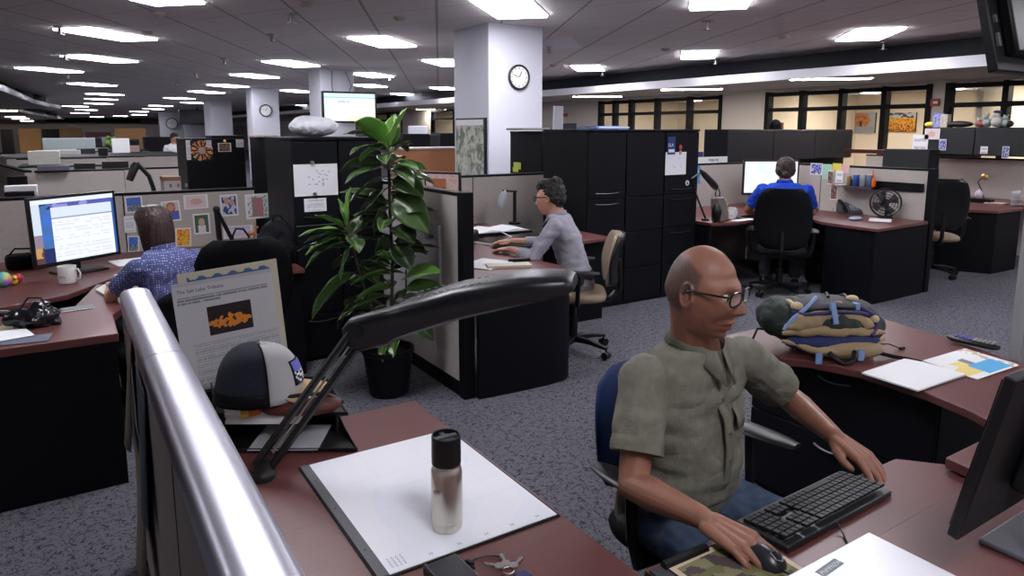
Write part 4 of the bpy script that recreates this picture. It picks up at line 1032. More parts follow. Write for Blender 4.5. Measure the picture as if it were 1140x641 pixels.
for (x, y, z, r) in ((0, -.03, .05, .088), (0, .035, .085, .058), (.045, -.03, .05, .055), (-.045, -.03, .05, .055), (0, -.065, .0, .058), (.05, -.05, 0, .04), (-.05, -.05, 0, .04), (.03, .02, .10, .045), (-.03, .02, .10, .045), (0, -.05, .10, .055), (0, -.05, -.05, .045)):
    b.ell(h + R2 @ Vector((x, y, z)) * 1.03, r * 1.0, 16, 10)
hair_solid(man2, b, M_hairdk, .006, .009, (45, 45, 45))
glasses(man2, J2['head'], R2, 1.03, M_plastic, thick=.003); collar(man2, J2, M_shirtB, r=.062)
eyes(man2, J2['head'], R2, 1.03)

# --- the man in the blue shirt, from behind
J3 = dict(hip=(6.12, 4.46, .54), chest=(6.21, 4.53, .90), neck=(6.24, 4.56, 1.12), head=(6.28, 4.59, 1.235), F=(.78, .62), Fh=(.78, .62, -.06),
          shL=(6.10, 4.72, 1.035), shR=(6.36, 4.38, 1.035), elL=(6.12, 4.90, .80), elR=(6.53, 4.42, .80), wrL=(6.30, 5.02, .775), wrR=(6.66, 4.62, .775), handL=(.7, .3, 0), handR=(.3, .9, 0), hxL=(.5, -.7, 0), hxR=(-.7, .4, 0),
          knL=(6.42, 4.86, .55), knR=(6.55, 4.62, .55), anL=(6.3, 4.8, .08), anR=(6.42, 4.5, .08))
M_shirtC = shirt_mat('royal_blue_polo', (.012, .045, .36), (.02, .07, .48), 600, .8, .2)
man3, R3, s3 = person('man in a royal blue polo shirt seen from behind at his monitor', J3, (.34, .17, .11), .008, M_shirtC, M_dark, hs=1.0, girth=1.08, sleeve=.7, shirt_puff=.01)
b = MB(); h = Vector(J3['head'])
for (x, y, z, r) in ((0, -.02, .045, .098), (0, .03, .06, .078), (.035, -.04, 0, .066), (-.035, -.04, 0, .066), (0, -.055, -.04, .060), (.055, -.03, -.02, .035), (-.055, -.03, -.02, .035)):
    b.ell(h + R3 @ Vector((x, y, z)), r, 16, 10)
hair_solid(man3, b, mat('brown_hair', (.030, .017, .012), .6, bump=(200, .5)), .006, .005); collar(man3, J3, M_shirtC, r=.068)

# --- the woman in the dotted blouse
hx, hy, _ = onY(172, 262, 4.32)
J4 = dict(hip=(hx + .06, hy - .10, .53), chest=(hx + .05, hy - .07, .84), neck=(hx + .025, hy - .02, 1.005), head=(hx + .0, hy + .03, 1.115), F=(-.45, .89), Fh=(-.62, .78, -.12),
          shL=(hx - .11, hy - .16, .925), shR=(hx + .20, hy + .0, .925), elL=(hx - .24, hy - .05, .76), elR=(hx + .22, hy + .20, .72), wrL=(hx - .22, hy + .17, .775), wrR=(hx + .05, hy + .36, .775), handL=(.1, .9, 0), handR=(-.5, .8, 0), hxL=(.9, 0, 0), hxR=(-.7, -.5, 0),
          knL=(hx - .16, hy + .28, .54), knR=(hx + .02, hy + .38, .54), anL=(hx - .15, hy + .3, .08), anR=(hx + .03, hy + .4, .08))
def m_dots():
    m = mat('blue_dotted_blouse', (.04, .06, .22), .8, spec=.15); N, L_, b_ = nodes_of(m)
    tc = N.new('ShaderNodeTexCoord'); v = N.new('ShaderNodeTexVoronoi'); v.inputs['Scale'].default_value = 80; v.inputs['Randomness'].default_value = .25
    L_.new(tc.outputs['Object'], v.inputs['Vector']); g_ = N.new('ShaderNodeMath'); g_.operation = 'LESS_THAN'; g_.inputs[1].default_value = .26; L_.new(v.outputs['Distance'], g_.inputs[0])
    mx = N.new('ShaderNodeMix'); mx.data_type = 'RGBA'; L_.new(g_.outputs[0], mx.inputs[0]); mx.inputs[6].default_value = (.085, .095, .23, 1); mx.inputs[7].default_value = (.50, .52, .68, 1); L_.new(mx.outputs[2], b_.inputs['Base Color']); return m
wom, R4, s4 = person('woman with brown bob hair in a blue dotted blouse facing her monitor', J4, (.50, .28, .20), .008, m_dots(), M_dark, hs=.95, girth=.84, sleeve=.75, female=True)
b = MB(); h = Vector(J4['head']); rings = []
for z, wx, yf, yb in ((.128, .012, .012, .020), (.122, .048, .045, .055), (.100, .078, .075, .082), (.065, .093, .088, .100), (.02, .100, .050, .108), (-.03, .102, .034, .108), (-.08, .100, .030, .104), (-.12, .094, .028, .098), (-.150, .084, .018, .088), (-.162, .06, .0, .06)):
    rings.append([h + R4 @ (Vector((wx * math.cos(q), (yf if math.sin(q) > 0 else yb) * math.sin(q), z)) * .98) for q in [2 * PI * k / 40 for k in range(40)]])
b.loft(rings[::-1])
hair_solid(wom, b, mat('reddish_brown_hair', (.032, .013, .012), .36, bump=(160, .4)), .006, .0028, (55, 55, 5))

# --- the standing person far back
y0 = 18.6; x0, _, zt = onY(193, 148.5, y0)
J5 = dict(hip=(x0, y0, .92), chest=(x0, y0, 1.20), neck=(x0, y0, zt - .24), head=(x0 + .02, y0, zt - .12), F=(.3, -.95), Fh=(.8, -.6, -.1), shR=(x0 - .17, y0, zt - .32), shL=(x0 + .17, y0, zt - .32), elR=(x0 - .22, y0 - .02, 1.02), elL=(x0 + .21, y0 - .02, 1.02), wrR=(x0 - .12, y0 - .2, .95), wrL=(x0 + .10, y0 - .2, .95), handR=(.4, -.8, 0), handL=(-.4, -.8, 0),
          knR=(x0 - .09, y0, .5), knL=(x0 + .09, y0, .5), anR=(x0 - .09, y0, .08), anL=(x0 + .09, y0, .08))
p5, R5, s5 = person('standing person in a white shirt far behind the cabinets at the left', J5, (.45, .25, .18), .014, mat('white_shirt_cloth', (.7, .7, .74), .8), mat('khaki_trouser_cloth', (.30, .25, .17), .9), hs=.98, girth=.9, sleeve=.7)
b = MB(); h = Vector(J5['head'])
for (x, y, z, r) in ((0, -.02, .05, .092), (0, .02, .07, .07), (0, -.05, 0, .07)): b.ell(h + R5 @ Vector((x, y, z)), r, 12, 8)
hair_solid(p5, b, M_hairdk, .012, .002)
# ------------------------------------------------------------------ small objects: foreground desk
def n2(u, v, s=0, k=8): return noise.noise(Vector((u * k + s, v * k, s * 1.7)))
PAL = {}
def photo_fn(kind, s):
    def fn(u, v):
        if u < .08 or u > .92 or v < .07 or v > .93: return (.78, .77, .76)
        n = n2(u, v, s, 5); m = n2(u, v, s + 5, 12)
        if kind == 'sky': return (.08 + .1 * m, .17, .55 + .2 * n) if v > .45 else ((.10, .14, .10) if m > 0 else (.25, .3, .4))
        if kind == 'baby': d = math.hypot(u - .5, v - .5); return (.62, .40, .33) if d < .24 + .05 * n else (.65, .60, .62) if n > 0 else (.75, .55, .60)
        if kind == 'babyg': d = math.hypot(u - .5, (v - .58)); return (.60, .38, .29) if d < .19 else (.68, .70, .72) if v < .42 and abs(u - .5) < .25 else (.07 + .05 * m, .14, .09)
        if kind == 'red': d = math.hypot(u - .5, v - .68); return (.55, .30, .20) if d < .17 else (.40, .10, .05) if d < .25 else (.10, .14, .45) if v < .5 else (.6, .55, .5)
        if kind == 'couple': return (.50, .32, .25) if (math.hypot(u - .37, v - .72) < .15 or math.hypot(u - .66, v - .62) < .14) else (.06, .08, .20) if n > 0 else (.55, .55, .65)
        if kind == 'pair': return (.35, .22, .22) if abs(u - .38) < .12 and v < .85 else (.45, .20, .22) if abs(u - .62) < .10 and v < .85 else (.70, .72, .72) if m > -.1 else (.3, .38, .34)
        if kind == 'poster': return (.75, .12 + .4 * (n + .3), .03) if m > -.15 else (.85, .6, .1)
        if kind == 'dark': return (.25 + .3 * m, .17 + .2 * n, .13) if m > -.1 else (.04, .03, .03)
        if kind == 'blue': return (.08, .10, .42) if m > -.2 else (.75, .75, .8)
        if kind == 'lilac': return (.55, .48, .68) if (v * 12) % 1 > .35 else (.72, .70, .78)
        if kind == 'text': return (.45, .45, .5) if (v * 14) % 1 < .35 and .15 < u < .85 and m > -.3 else (.78, .78, .8)
        if kind == 'draw': return (.45, .43, .45) if abs(m) < .04 and .25 < u < .8 and .3 < v < .8 else (.78, .77, .82)
        return (.7, .7, .7)
    return fn
# desk calendar
t = thing('desk_calendar', 'large white desk pad calendar under the steel bottle with black binding strip', 'calendar', (.70, 1.53, ZD))
MB().box(.468, .932, 1.247, 1.826, ZD + .0005, ZD + .003).build('backing_board', M_black, t, world=True)
MB().box(.472, .497, 1.252, 1.822, ZD + .0032, ZD + .0075).build('binding_strip', mat('grey_binding', (.09, .09, .10), .6), t, world=True, bevel=.001)
b = MB()
for y in (1.36, 1.56, 1.72): b.cyl((.484, y, ZD + .0074), (.484, y, ZD + .0079), .0022, n=10)
b.build('rivets', M_black, t, world=True)
def calf(u, v):
    # u along +x (strip side 0), v along -y ... v=0 near edge
    if .145 < u < .150 and .03 < v < .97: return (.35, .35, .38)
    if u > .15:
        a = (u - .15) / .85 * 5; c = v * 7
        if abs(a - round(a)) < .012 or abs(c - round(c)) < .014: return (.765, .765, .80)
    return (.80, .80, .84) if n2(u, v, 2, 3) > -.1 else (.77, .78, .84)
MB().box(.497, .926, 1.254, 1.82, ZD + .0032, ZD + .0058).build('paper_pad', M_paper, t, world=True)
picture('calendar_print', (.4975, 1.2545, ZD + .0061), (.428, 0, 0), (0, .565, 0), 190, 120, calf, parent=t)
M_ink = mat('grey_ink', (.16, .16, .18), .7); M_redink = mat('red_ink', (.5, .12, .12), .7)
for i, (s_, y, m) in enumerate([('LUNCH', 1.315, M_ink), ('CALL', 1.305, M_ink), ('NOTES', 1.312, M_redink), ('10-12', 1.30, M_redink)]):
    pass
for k in range(5): text('printed_number', str(22 + k), .011, M_ink, (.595 + .07 * k, 1.268, ZD + .0063), (1, 0, 0), (0, 1, 0), t, depth=.00005)
b = MB(); random.seed(4)
for r in range(4):
    x = .512 + r * .010; P = [(x + .0025 * math.sin(k * 2.1 + r), 1.268 + k * .0032, ZD + .0064) for k in range(13)]; b.tube(P, .0004, 4)
b.build('handwriting', M_ink, t, world=True)
# steel bottle
bx, by = G(498, 589, ZD)
t = thing('travel_bottle', 'brushed steel insulated bottle with black lid standing on the desk calendar', 'bottle', (bx, by, ZD + .0062))
MB().lathe([(.030, 0), (.034, .002), (.0355, .010), (.0355, .020), (.0350, .022), (.0358, .024), (.0358, .140), (.0345, .147), (.0315, .153), (.0318, .158), (.031, .160)], n=48).build('bottle_body', mat('brushed_bottle_steel', (.62, .58, .51), .36, metal=1.0, bump=(300, .05)), t, angle=25)
l = MB().lathe([(.0325, .158), (.0335, .160), (.0338, .186), (.0332, .2245), (.0318, .227), (.030, .2265), (.0295, .216), (.001, .214)], n=48).build('bottle_lid', M_plastic, t, angle=25)
MB().lathe([(.020, .214), (.020, .219), (.001, .219)]).obox((.0, 0, .221), .052, .012, .006).obox((0, .012, .219), .012, .03, .005).build('lid_valve', M_plasticg, t)
MB().cyl((.026, 0, .2192), (.026, 0, .2202), .004).build('lid_hole', M_black, t)
fd = math.atan2(-by, -bx) - .62
R_ = .0362
ex = Vector((-math.sin(fd), math.cos(fd), 0)); nn = Vector((math.cos(fd), math.sin(fd), 0))
text('printed_letters', 'ETS', .0105, mat('etched_grey', (.06, .06, .06), .5), Vector((bx, by, ZD + .105)) + nn * (R_ + .0003) - ex * .010, ex, (0, 0, 1), t, depth=.0002)
# wallet, cable, keys
x, y = G(495, 638, ZD)
t = thing('leather_case', 'black leather case lying at the bottom edge beside a looped cable', 'case', (x, y, ZD), .05)
MB().box(-.04, .042, -.075, .022, .001, .022).build('case_body', mat('black_leather', (.02, .022, .03), .3), t, bevel=.007, seg=3)
MB().box(-.041, -.028, -.075, .022, .0005, .024).build('case_spine', M_plastic, t, bevel=.005)
b = MB(); x, y = G(535, 632, ZD)
P = [(x + .055 * math.cos(a) * (1 - .04 * a), y + .035 * math.sin(a) - .004 * a, ZD + .003) for a in [i * .25 for i in range(-2, 22)]]
solo(b.tube(P, .0018, 6), 'charging_cable', M_plastic, 'thin black cable looped on the desk between case and keys', 'cable')
x, y = G(523, 629, ZD); solo(MB().obox((x, y, ZD + .006), .008, .02, .009, rotz(.3)).obox((x - .002, y - .016, ZD + .005), .005, .012, .006, rotz(.3)), 'cable_plug', M_plastic, 'small black plug beside the leather case', 'plug', bevel=.001)
x, y = G(566, 636, ZD)
t = thing('key_ring', 'bunch of silver keys at the bottom edge of the red desk', 'keys', (x, y, ZD))
MB().tube([(.012 * math.cos(a), .012 * math.sin(a), .003) for a in [i * PI / 8 for i in range(17)]], .0012, 6).build('ring', M_chrome, t)
for k, a in enumerate((.4, 1.3, 2.3)):
    d = Vector((math.cos(a), math.sin(a), 0)); n_ = Vector((-d.y, d.x, 0)); R = Matrix((d, n_, (0, 0, 1))).transposed()
    MB().cyl(d * .020 + Vector((0, 0, .002 + .003 * k)), d * .020 + Vector((0, 0, .005 + .003 * k)), .010).obox(d * .040 + Vector((0, 0, .0035 + .003 * k)), .028, .006, .002, R).obox(d * .045 + n_ * .003 + Vector((0, 0, .0035 + .003 * k)), .010, .004, .002, R).build('key', M_chrome, t)
x, y = G(575, 640, ZD); solo(MB().box(x - .012, x + .02, y - .03, y - .005, ZD + .0005, ZD + .012), 'key_fob', mat('blue_fob', (.03, .03, .12), .4), 'dark blue key fob beside the keys', 'fob', bevel=.003)
# letter trays
def tray(P, z, label):
    t = thing('letter_tray', label, 'tray', (P[0][0] * .5 + P[2][0] * .5, P[0][1] * .5 + P[2][1] * .5, z), 0, 'stacked black letter trays')
    b = MB().prism(P, z, z + .004)
    for i, h in ((1, .045), (2, .045), (3, .012)):
        p, q = Vector((*P[i], 0)), Vector((*P[(i + 1) % 4], 0)); n_ = (q - p).normalized().cross(Vector((0, 0, 1))) * .004
        b.prism([p.to_2d(), q.to_2d(), (q - n_).to_2d(), (p - n_).to_2d()], z, z + h)
    p, q = Vector((*P[0], z)), Vector((*P[1], z)); n_ = (q - p).normalized().cross(Vector((0, 0, 1))) * .004
    b.ext([p, q, q + Vector((0, 0, .045)), p.lerp(q, .5) + Vector((0, 0, .022)), p + Vector((0, 0, .012))], -n_)
    b.build('tray_body', M_plastic, t, world=True, bevel=.0015)
    return t
TP = [(.641, 1.832), (.66, 2.08), (.33, 2.29), (.30, 2.04)]
tl = tray(TP, ZD + .002, 'lower black letter tray on the desk behind the calendar')
TU = [(x + .015, y + .115) for x, y in TP]
tu = tray(TU, ZD + .066, 'upper black letter tray carrying the cap')
b = MB()
for i in range(4): x, y = (TU[i][0] * .86 + .48 * .14, TU[i][1] * .86 + 2.17 * .14); b.cyl((x, y, ZD + .006), (x, y, ZD + .066), .004)
b.build('tray_risers', M_plastic, tu, world=True)
t = thing('side_table', 'low black table behind the foreground desk under the newspaper', 'table', (.44, 2.27, 0))
MB().box(.24, .64, 2.115, 2.44, 0, ZD - .001).build('table_body', M_black, t, world=True)
def sheets(x0, x1, y0, y1, z, n, label, rz=0, m=None, name='paper_stack', th=.0012):
    b = MB(); random.seed(int(x0 * 1000) % 97)
    for k in range(n):
        j = random.uniform(-.004, .004); b.obox(((x0 + x1) / 2 + j, (y0 + y1) / 2 - j, z + th * (k + .5)), x1 - x0, y1 - y0, th * .9, rotz(rz + j * 3))
    return solo(b, name, m or M_paper, label, 'papers')
sheets(.37, .60, 1.99, 2.20, ZD + .071, 44, 'stack of papers in the upper letter tray under the cap', rz=-.55)
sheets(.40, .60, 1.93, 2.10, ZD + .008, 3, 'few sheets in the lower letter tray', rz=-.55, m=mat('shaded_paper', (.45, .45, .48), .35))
# cap
def cap_hat():
    c = Vector((.43, 2.06, ZD + .140)); t = thing('baseball_cap', 'baseball cap with grey front, dark mesh back and small logo patch lying on the trays', 'cap', tuple(c), -.15)
    Mg = mat('grey_cap_cloth', (.40, .39, .40), .9, bump=(300, .2)); Mm = mat('navy_mesh', (.012, .016, .035), .8, bump=(700, .8)); Mb = mat('tan_bill', (.42, .29, .16), .8)
    def dome(u, v, o=0):
        a = u * 2 * PI; e = v * PI / 2; rr = (math.cos(e)) ** .62
        return ((.124 + o) * math.cos(a) * rr, (.104 + o) * math.sin(a) * rr, (.158 + o) * math.sin(e) ** 1.0 * (1 - .03 * math.cos(a)))
    f = MB().grid(lambda u, v: dome((u - .5) * .46, v), 24, 14); f.build('front_panel', Mg, t, thick=.003, angle=80)
    m = MB().grid(lambda u, v: dome(.23 + u * .54, v), 28, 14); m.build('mesh_back', Mm, t, thick=.002, angle=80)
    MB().grid(lambda u, v: dome(.23 + u * .54, v * .16, .002), 28, 3).build('sweatband', M_black, t, thick=.002)
    MB().tube([dome(.23, v, .002) for v in [i / 12 for i in range(13)]], .0025, 6).tube([dome(-.23, v, .002) for v in [i / 12 for i in range(13)]], .0025, 6).build('seam_piping', M_black, t)
    MB().lathe([(.008, .157), (.007, .162), (.001, .164)]).build('button', mat('brown_button', (.12, .04, .03), .6), t)
    b = MB().grid(lambda u, v: (.118 * math.cos((u - .5) * 2.3) + .085 * v * math.cos((u - .5) * 1.8), (.098 + .010 * v) * math.sin((u - .5) * 2.3) / math.sin(1.15) * .92, .010 + .014 * math.cos((u - .5) * 2.4) - .022 * v), 18, 6)
    b.build('bill', Mb, t, thick=.004, angle=80)
    def P(u, v, o): return Vector(dome(-.045 + u * .14 - .07, .16 + v * .34, o))
    MB().grid(lambda u, v: P(u, v, .0035), 6, 5).build('logo_patch', M_black, t, thick=.001)
    o = picture('logo_print', (0, 0, 0), (1, 0, 0), (0, 0, 1), 12, 10, lambda u, v: ((.16, .15, .55) if v > .5 else (.75, .75, .78) if n2(u, v, 3, 14) > -.05 else (.02, .02, .03)), parent=t, world=False)
    for i, vv in enumerate(o.data.vertices):
        u, v = vv.co.x, vv.co.z; vv.co = P(.07 + u * .86, .08 + v * .84, .0052)
    return t
cap_hat()
t = thing('leather_pouch', 'brown leather pouch with black strap lying in front of the cap', 'pouch', (.525, 1.975, ZD + .088), -.35)
b = MB(); b.loft([[(x, w * math.cos(q), .030 + h * math.sin(q)) for q in [2 * PI * k / 20 for k in range(20)]] for x, w, h in ((-.11, .010, .010), (-.09, .026, .020), (-.03, .040, .028), (.04, .042, .030), (.09, .034, .024), (.115, .012, .010))])
b.build('pouch_body', mat('oxblood_leather', (.10, .022, .016), .45, bump=(60, .2)), t, angle=70)
MB().tube([(-.12, -.01, .035), (-.06, -.02, .064), (.0, -.02, .070), (.06, -.01, .066), (.12, .0, .03)], .006, 8).build('strap', M_plastic, t)
b = MB(); b.tube([(-.115, -.008, .030), (-.145, -.012, .026)], .013, 12); b.build('orange_band', mat('orange_rubber', (.55, .12, .02), .5), t); MB().tube([(-.145, -.012, .026), (-.165, -.014, .024)], .014, 12).build('yellow_tip', mat('yellow_rubber', (.6, .45, .08), .5), t)
# newspaper page standing behind the trays
tl_ = Vector(onY(190, 318, 2.34)); tr_ = Vector(onY(302, 299, 2.34)); dx = (tr_ - tl_); dn = Vector((-dx.z, 0, dx.x)).normalized() * -1
if dn.z > 0: dn = -dn
Hn = .36
t = thing('newspaper', 'newspaper front page standing upright behind the cap with a dark fire photograph', 'newspaper', tuple((tl_ + tr_) / 2 + dn * Hn))
ex = dx.normalized(); ey = -dn; W = dx.length; bl = tl_ + dn * Hn; nn = ex.cross(ey)
R = Matrix((ex, ey, nn)).transposed()
MB().obox(bl + ex * W / 2 + ey * Hn / 2 - nn * .004, W, Hn, .006, R).build('newspaper_sheets', mat('newsprint', (.50, .49, .50), .8), t, world=True)
def news(u, v):
    m = noise.noise(Vector((u * 90, v * 30, 1)))
    if .30 < u < .74 and .49 < v < .755:
        a, b_ = (u - .52) / .22, (v - .615) / .13; n = n2(u, v, 7, 26)
        return (.65, .22, .03) if abs(b_ + .1) < .45 * (1 - abs(a)) ** .5 + n * .3 and n > -.25 else (.025, .018, .02)
    if v > .97: return (.42, .41, .44)
    if .81 < v < .885 and .03 < u < .93: return (.20, .20, .22) if ((v - .81) / .025) % 1 < .6 and m > -.35 and (v > .83 or u < .45) else (.50, .49, .51)
    if v < .44 and .08 < u: return (.33, .33, .35) if (v * 42) % 1 < .5 and m > -.25 and u > .13 else (.50, .49, .51)
    return (.50, .49, .51)
picture('newspaper_print', bl + nn * .0002, ex * W, ey * Hn, 120, 110, news, parent=t)
text('newspaper_title', 'The Salt Lake Tribune', .0155, M_black, bl + ex * W * .04 + ey * Hn * .912 + nn * .0006, ex, ey, t, depth=.0002)
t = thing('picture_card', 'cream card with a wavy blue band standing behind the newspaper', 'card', tuple((tl_ + tr_) / 2 + dn * Hn + Vector((.02, .03, 0))))
o_ = bl + Vector((.022, .012, .0)) + ex * .0
MB().obox(o_ + ex * W * .5 + ey * (Hn + .03) / 2, W, Hn + .03, .003, R).build('card_sheet', mat('cream_card', (.50, .46, .36), .8), t, world=True)
picture('card_print', o_ + nn * .0022 + ex * .01, ex * (W - .02), ey * (Hn + .028), 90, 90, lambda u, v: (.07, .13, .26) if .90 < v < .955 + .016 * math.sin(u * 38) and .05 < u < .95 else (.50, .46, .36), parent=t)
MB().box(tl_.x + .02, tr_.x - .02, 2.315, 2.39, ZD + .001, ZD + .09).build('file_holder', M_plastic, t, world=True)
for o in list(t.children):
    if o.name.startswith('file_holder'):
        o.parent = None; o.data.transform(MW[t.name]); tag(o, 'black file holder standing at the back edge of the desk behind the trays', 'file holder'); centre(o)
# arm lamp
E0 = Vector((.30, 1.845, ZD)); elb = Vector((*G(404, 364, 1.12), 1.12)); tip = Vector((*G(640, 312, 1.275), 1.275))
t = thing('desk_lamp', 'large black arm lamp leaning over the foreground desk', 'lamp', tuple(E0))
bs = Vector((*G(292, 520, ZD + .03), ZD + .03))
MB().lathe([(.034, 0), (.034, .012), (.03, .018), (.024, .03), (.022, .05), (.001, .05)], c=(bs.x, bs.y, ZD), n=24).build('lamp_base', M_plastic, t, world=True)
d = (elb - bs).normalized(); sd = d.cross(Vector((0, 0, 1))).normalized(); upv = sd.cross(d)
MB().tube([bs + upv * .020, elb + upv * .020], .0115, 8).build('upper_rod', M_plastic, t, world=True); MB().tube([bs - upv * .020, elb - upv * .020], .0115, 8).build('lower_rod', M_plastic, t, world=True)
b = MB(); b.tube([bs.lerp(elb, .1), bs.lerp(elb, .9)], .003, 6); b.build('spring', M_chrome, t, world=True)
hd = (tip - elb); hl = hd.length; hx = hd.normalized(); hs_ = hx.cross(Vector((0, 0, 1))).normalized(); hu = hs_.cross(hx)
rings = []
for s_, w, h, up_ in ((-.09, .022, .028, -.012), (-.04, .034, .050, -.010), (.12, .038, .052, -.008), (.17, .046, .046, -.002), (.26, .076, .046, .008), (.5, .088, .044, .020), (.80, .088, .038, .016), (.97, .078, .026, .004), (1.0, .06, .014, .0)):
    c = elb + hx * (hl * s_) + hu * (up_ + .0)
    rings.append([c + hs_ * (w * math.copysign(abs(math.cos(q)) ** .42, math.cos(q))) + hu * (h * (abs(math.sin(q)) ** .75 * .85 if math.sin(q) > 0 else -abs(math.sin(q)) ** .25)) for q in [2 * PI * k / 28 for k in range(28)]])
b = MB(); b.loft(rings); b.build('lamp_head', mat('satin_black_plastic', (.010, .010, .013), .36, spec=.5), t, world=True, angle=45)
b = MB()
for k in range(12):
    for sgn in (-1, 1):
        c = elb + hx * (hl * (.26 + .035 * k)) + hs_ * (sgn * .042) + hu * (.0555); b.obox(c, .010, .005, .002, Matrix((hx, hs_, hu)).transposed())
b.build('vent_slots', mat('grey_vent', (.25, .25, .28), .4), t, world=True)
MB().cyl(elb - hs_ * .036, elb + hs_ * .036, .020).build('elbow_joint', M_plastic, t, world=True)

# ------------------------------------------------------------------ keyboard, mouse, laptop, monitor
ZK = .698
def keyboard(loc, rz, label, W=.45, D=.145, tilt=.016, m=M_plastic, s=1):
    t = thing('keyboard', label, 'keyboard', loc, rz)
    st = MB(); st.ext([(-W / 2, -D / 2, 0), (-W / 2, D / 2, 0), (-W / 2, D / 2, .012 + tilt * .3), (-W / 2, -D / 2, .012)], (W, 0, 0)); st.build('keyboard_case', mat('keyboard_plastic', (.018, .018, .021), .4), t, bevel=.003)
    sl = (.012 + tilt * .3) / D
    def zt(y): return .012 + (y + D / 2) * sl
    b = MB(); Mk = mat('keycap_plastic', (.012, .012, .014), .5, spec=.3)
    rows_ = 6; rh = (D - .024) / rows_
    blocks = [(-W / 2 + .012, W / 2 - .150, 15), (W / 2 - .143, W / 2 - .090, 3), (W / 2 - .082, W / 2 - .010, 4)]
    for r in range(rows_):
        y = -D / 2 + .012 + rh * (r + .5)
        for bi, (x0, x1, n) in enumerate(blocks):
            kw = (x1 - x0) / n
            if bi == 1 and r in (1, 2) and r == 2: continue
            k = 0
            while k < n:
                ww = 1
                if bi == 0 and r == 0 and k == 4: ww = 6
                b.obox((x0 + kw * (k + ww / 2), y, zt(y) + .0035), kw * ww - .0028, rh - .0035, .007, Matrix.Rotation(math.atan(sl), 3, 'X')); k += ww
    b.build('keys', Mk, t, bevel=.0008, seg=1)
    return t
kx0, ky0 = (1.31 + 1.745) / 2, .965
keyboard((1.535, .972, ZK + .002), PI + .03, 'black keyboard under the left hand of the bald man')
# foot lift at the user side is not needed; cable
b = MB(); c0 = Vector((1.50, .895, ZK + .02)); P = [c0 + Vector((.0, 0, 0)), Vector((1.49, .87, ZK + .006)), Vector((1.47, .85, ZK + .004)), Vector((1.45, .82, ZK + .004)), Vector((1.43, .80, ZK + .006)), Vector((1.40, .765, ZK + .01))]
solo(b.tube(P, .0022, 6), 'keyboard_cable', M_plastic, 'thin black cable from the keyboard towards the laptop', 'cable')
t = thing('mouse_mat', 'mouse mat with tan border and green brown picture under the mouse', 'mouse mat', (1.16, .87, ZK + .0095), .0)
MB().box(-.125, .125, -.125, .125, 0, .003).build('mat_base', M_black, t)
picture('mat_print', (1.16 - .125, .87 - .125, ZK + .0127), (.25, 0, 0), (0, .25, 0), 50, 50, lambda u, v: (.58, .46, .32) if (u < .06 or u > .94 or v > .94 or v < .06) else ((.14, .13, .06) if n2(u, v, 5, 7) > .05 else (.07, .05, .05) if n2(u, v, 8, 5) > 0 else (.20, .19, .10)), parent=t)
mx, my = 1.232, .905
t = thing('mouse', 'black computer mouse under the right hand of the bald man', 'mouse', (mx, my, ZK + .0128), .12)
b = MB(); b.loft([[(w * math.cos(q), y, h * (math.sin(q) if math.sin(q) > 0 else 0)) for q in [2 * PI * k / 24 for k in range(24)]] for y, w, h in ((-.056, .012, .010), (-.050, .024, .020), (-.03, .031, .031), (0, .031, .036), (.03, .031, .031), (.050, .025, .018), (.056, .012, .009))])
b.build('mouse_body', mat('mouse_plastic', (.015, .015, .018), .32), t, angle=60)
MB().cyl((-.004, -.036, .029), (.004, -.036, .029), .008).build('scroll_wheel', M_plasticg, t)
b = MB(); b.tube([(-.010, -.028, .0325), (-.012, -.045, .025), (0, -.052, .0205), (.012, -.045, .025), (.010, -.028, .0325)], .0012, 6).build('button_seam', mat('grey_outline', (.35, .35, .38), .4), t)
solo(MB().tube([(1.232, .85, ZK + .017), (1.24, .80, ZK + .018), (1.26, .76, ZK + .016), (1.275, .735, ZK + .02)], .002, 6), 'mouse_cable', M_plastic, 'short black cable leaving the mouse', 'cable')
# silver laptop with a label
t = thing('laptop', 'closed silver laptop with a grey label sticker at the bottom right', 'laptop', (1.30, .66, ZD), 0)
q1, q2, q3 = G(885, 641, ZD + .02), G(958, 596, ZD + .02), G(1078, 641, ZD + .02)
MB().box(1.09, 1.462, .53, .795, ZD + .0005, ZD + .011).build('laptop_base', M_white, t, world=True, bevel=.004)
MB().box(1.09, 1.462, .53, .795, ZD + .012, ZD + .021).build('laptop_lid', mat('laptop_silver', (.68, .67, .72), .35, metal=.2), t, world=True, bevel=.004)
la = Vector((*G(907, 636, ZD + .0215), ZD + .0215)); lb = Vector((*G(929, 621, ZD + .0215), ZD + .0215)); lc = Vector((*G(943, 627, ZD + .0215), ZD + .0215))
e1 = (lb - la); e2 = Vector((.0, -1, 0)) * .022
MB().obox(la + e1 * .5 + e2 * .5, e1.length, .022, .0006, rotz(math.atan2(e1.y, e1.x))).build('label_plate', mat('label_grey', (.16, .18, .20), .5), t, world=True, label='grey label sticker with white letters')
text('label_letters', 'PNMFNZW', .0145, mat('label_letter', (.55, .60, .60), .5), la + e1.normalized() * .004 + e2 * .78 + Vector((0, 0, .0006)), e1, -e2, t, depth=.0001)
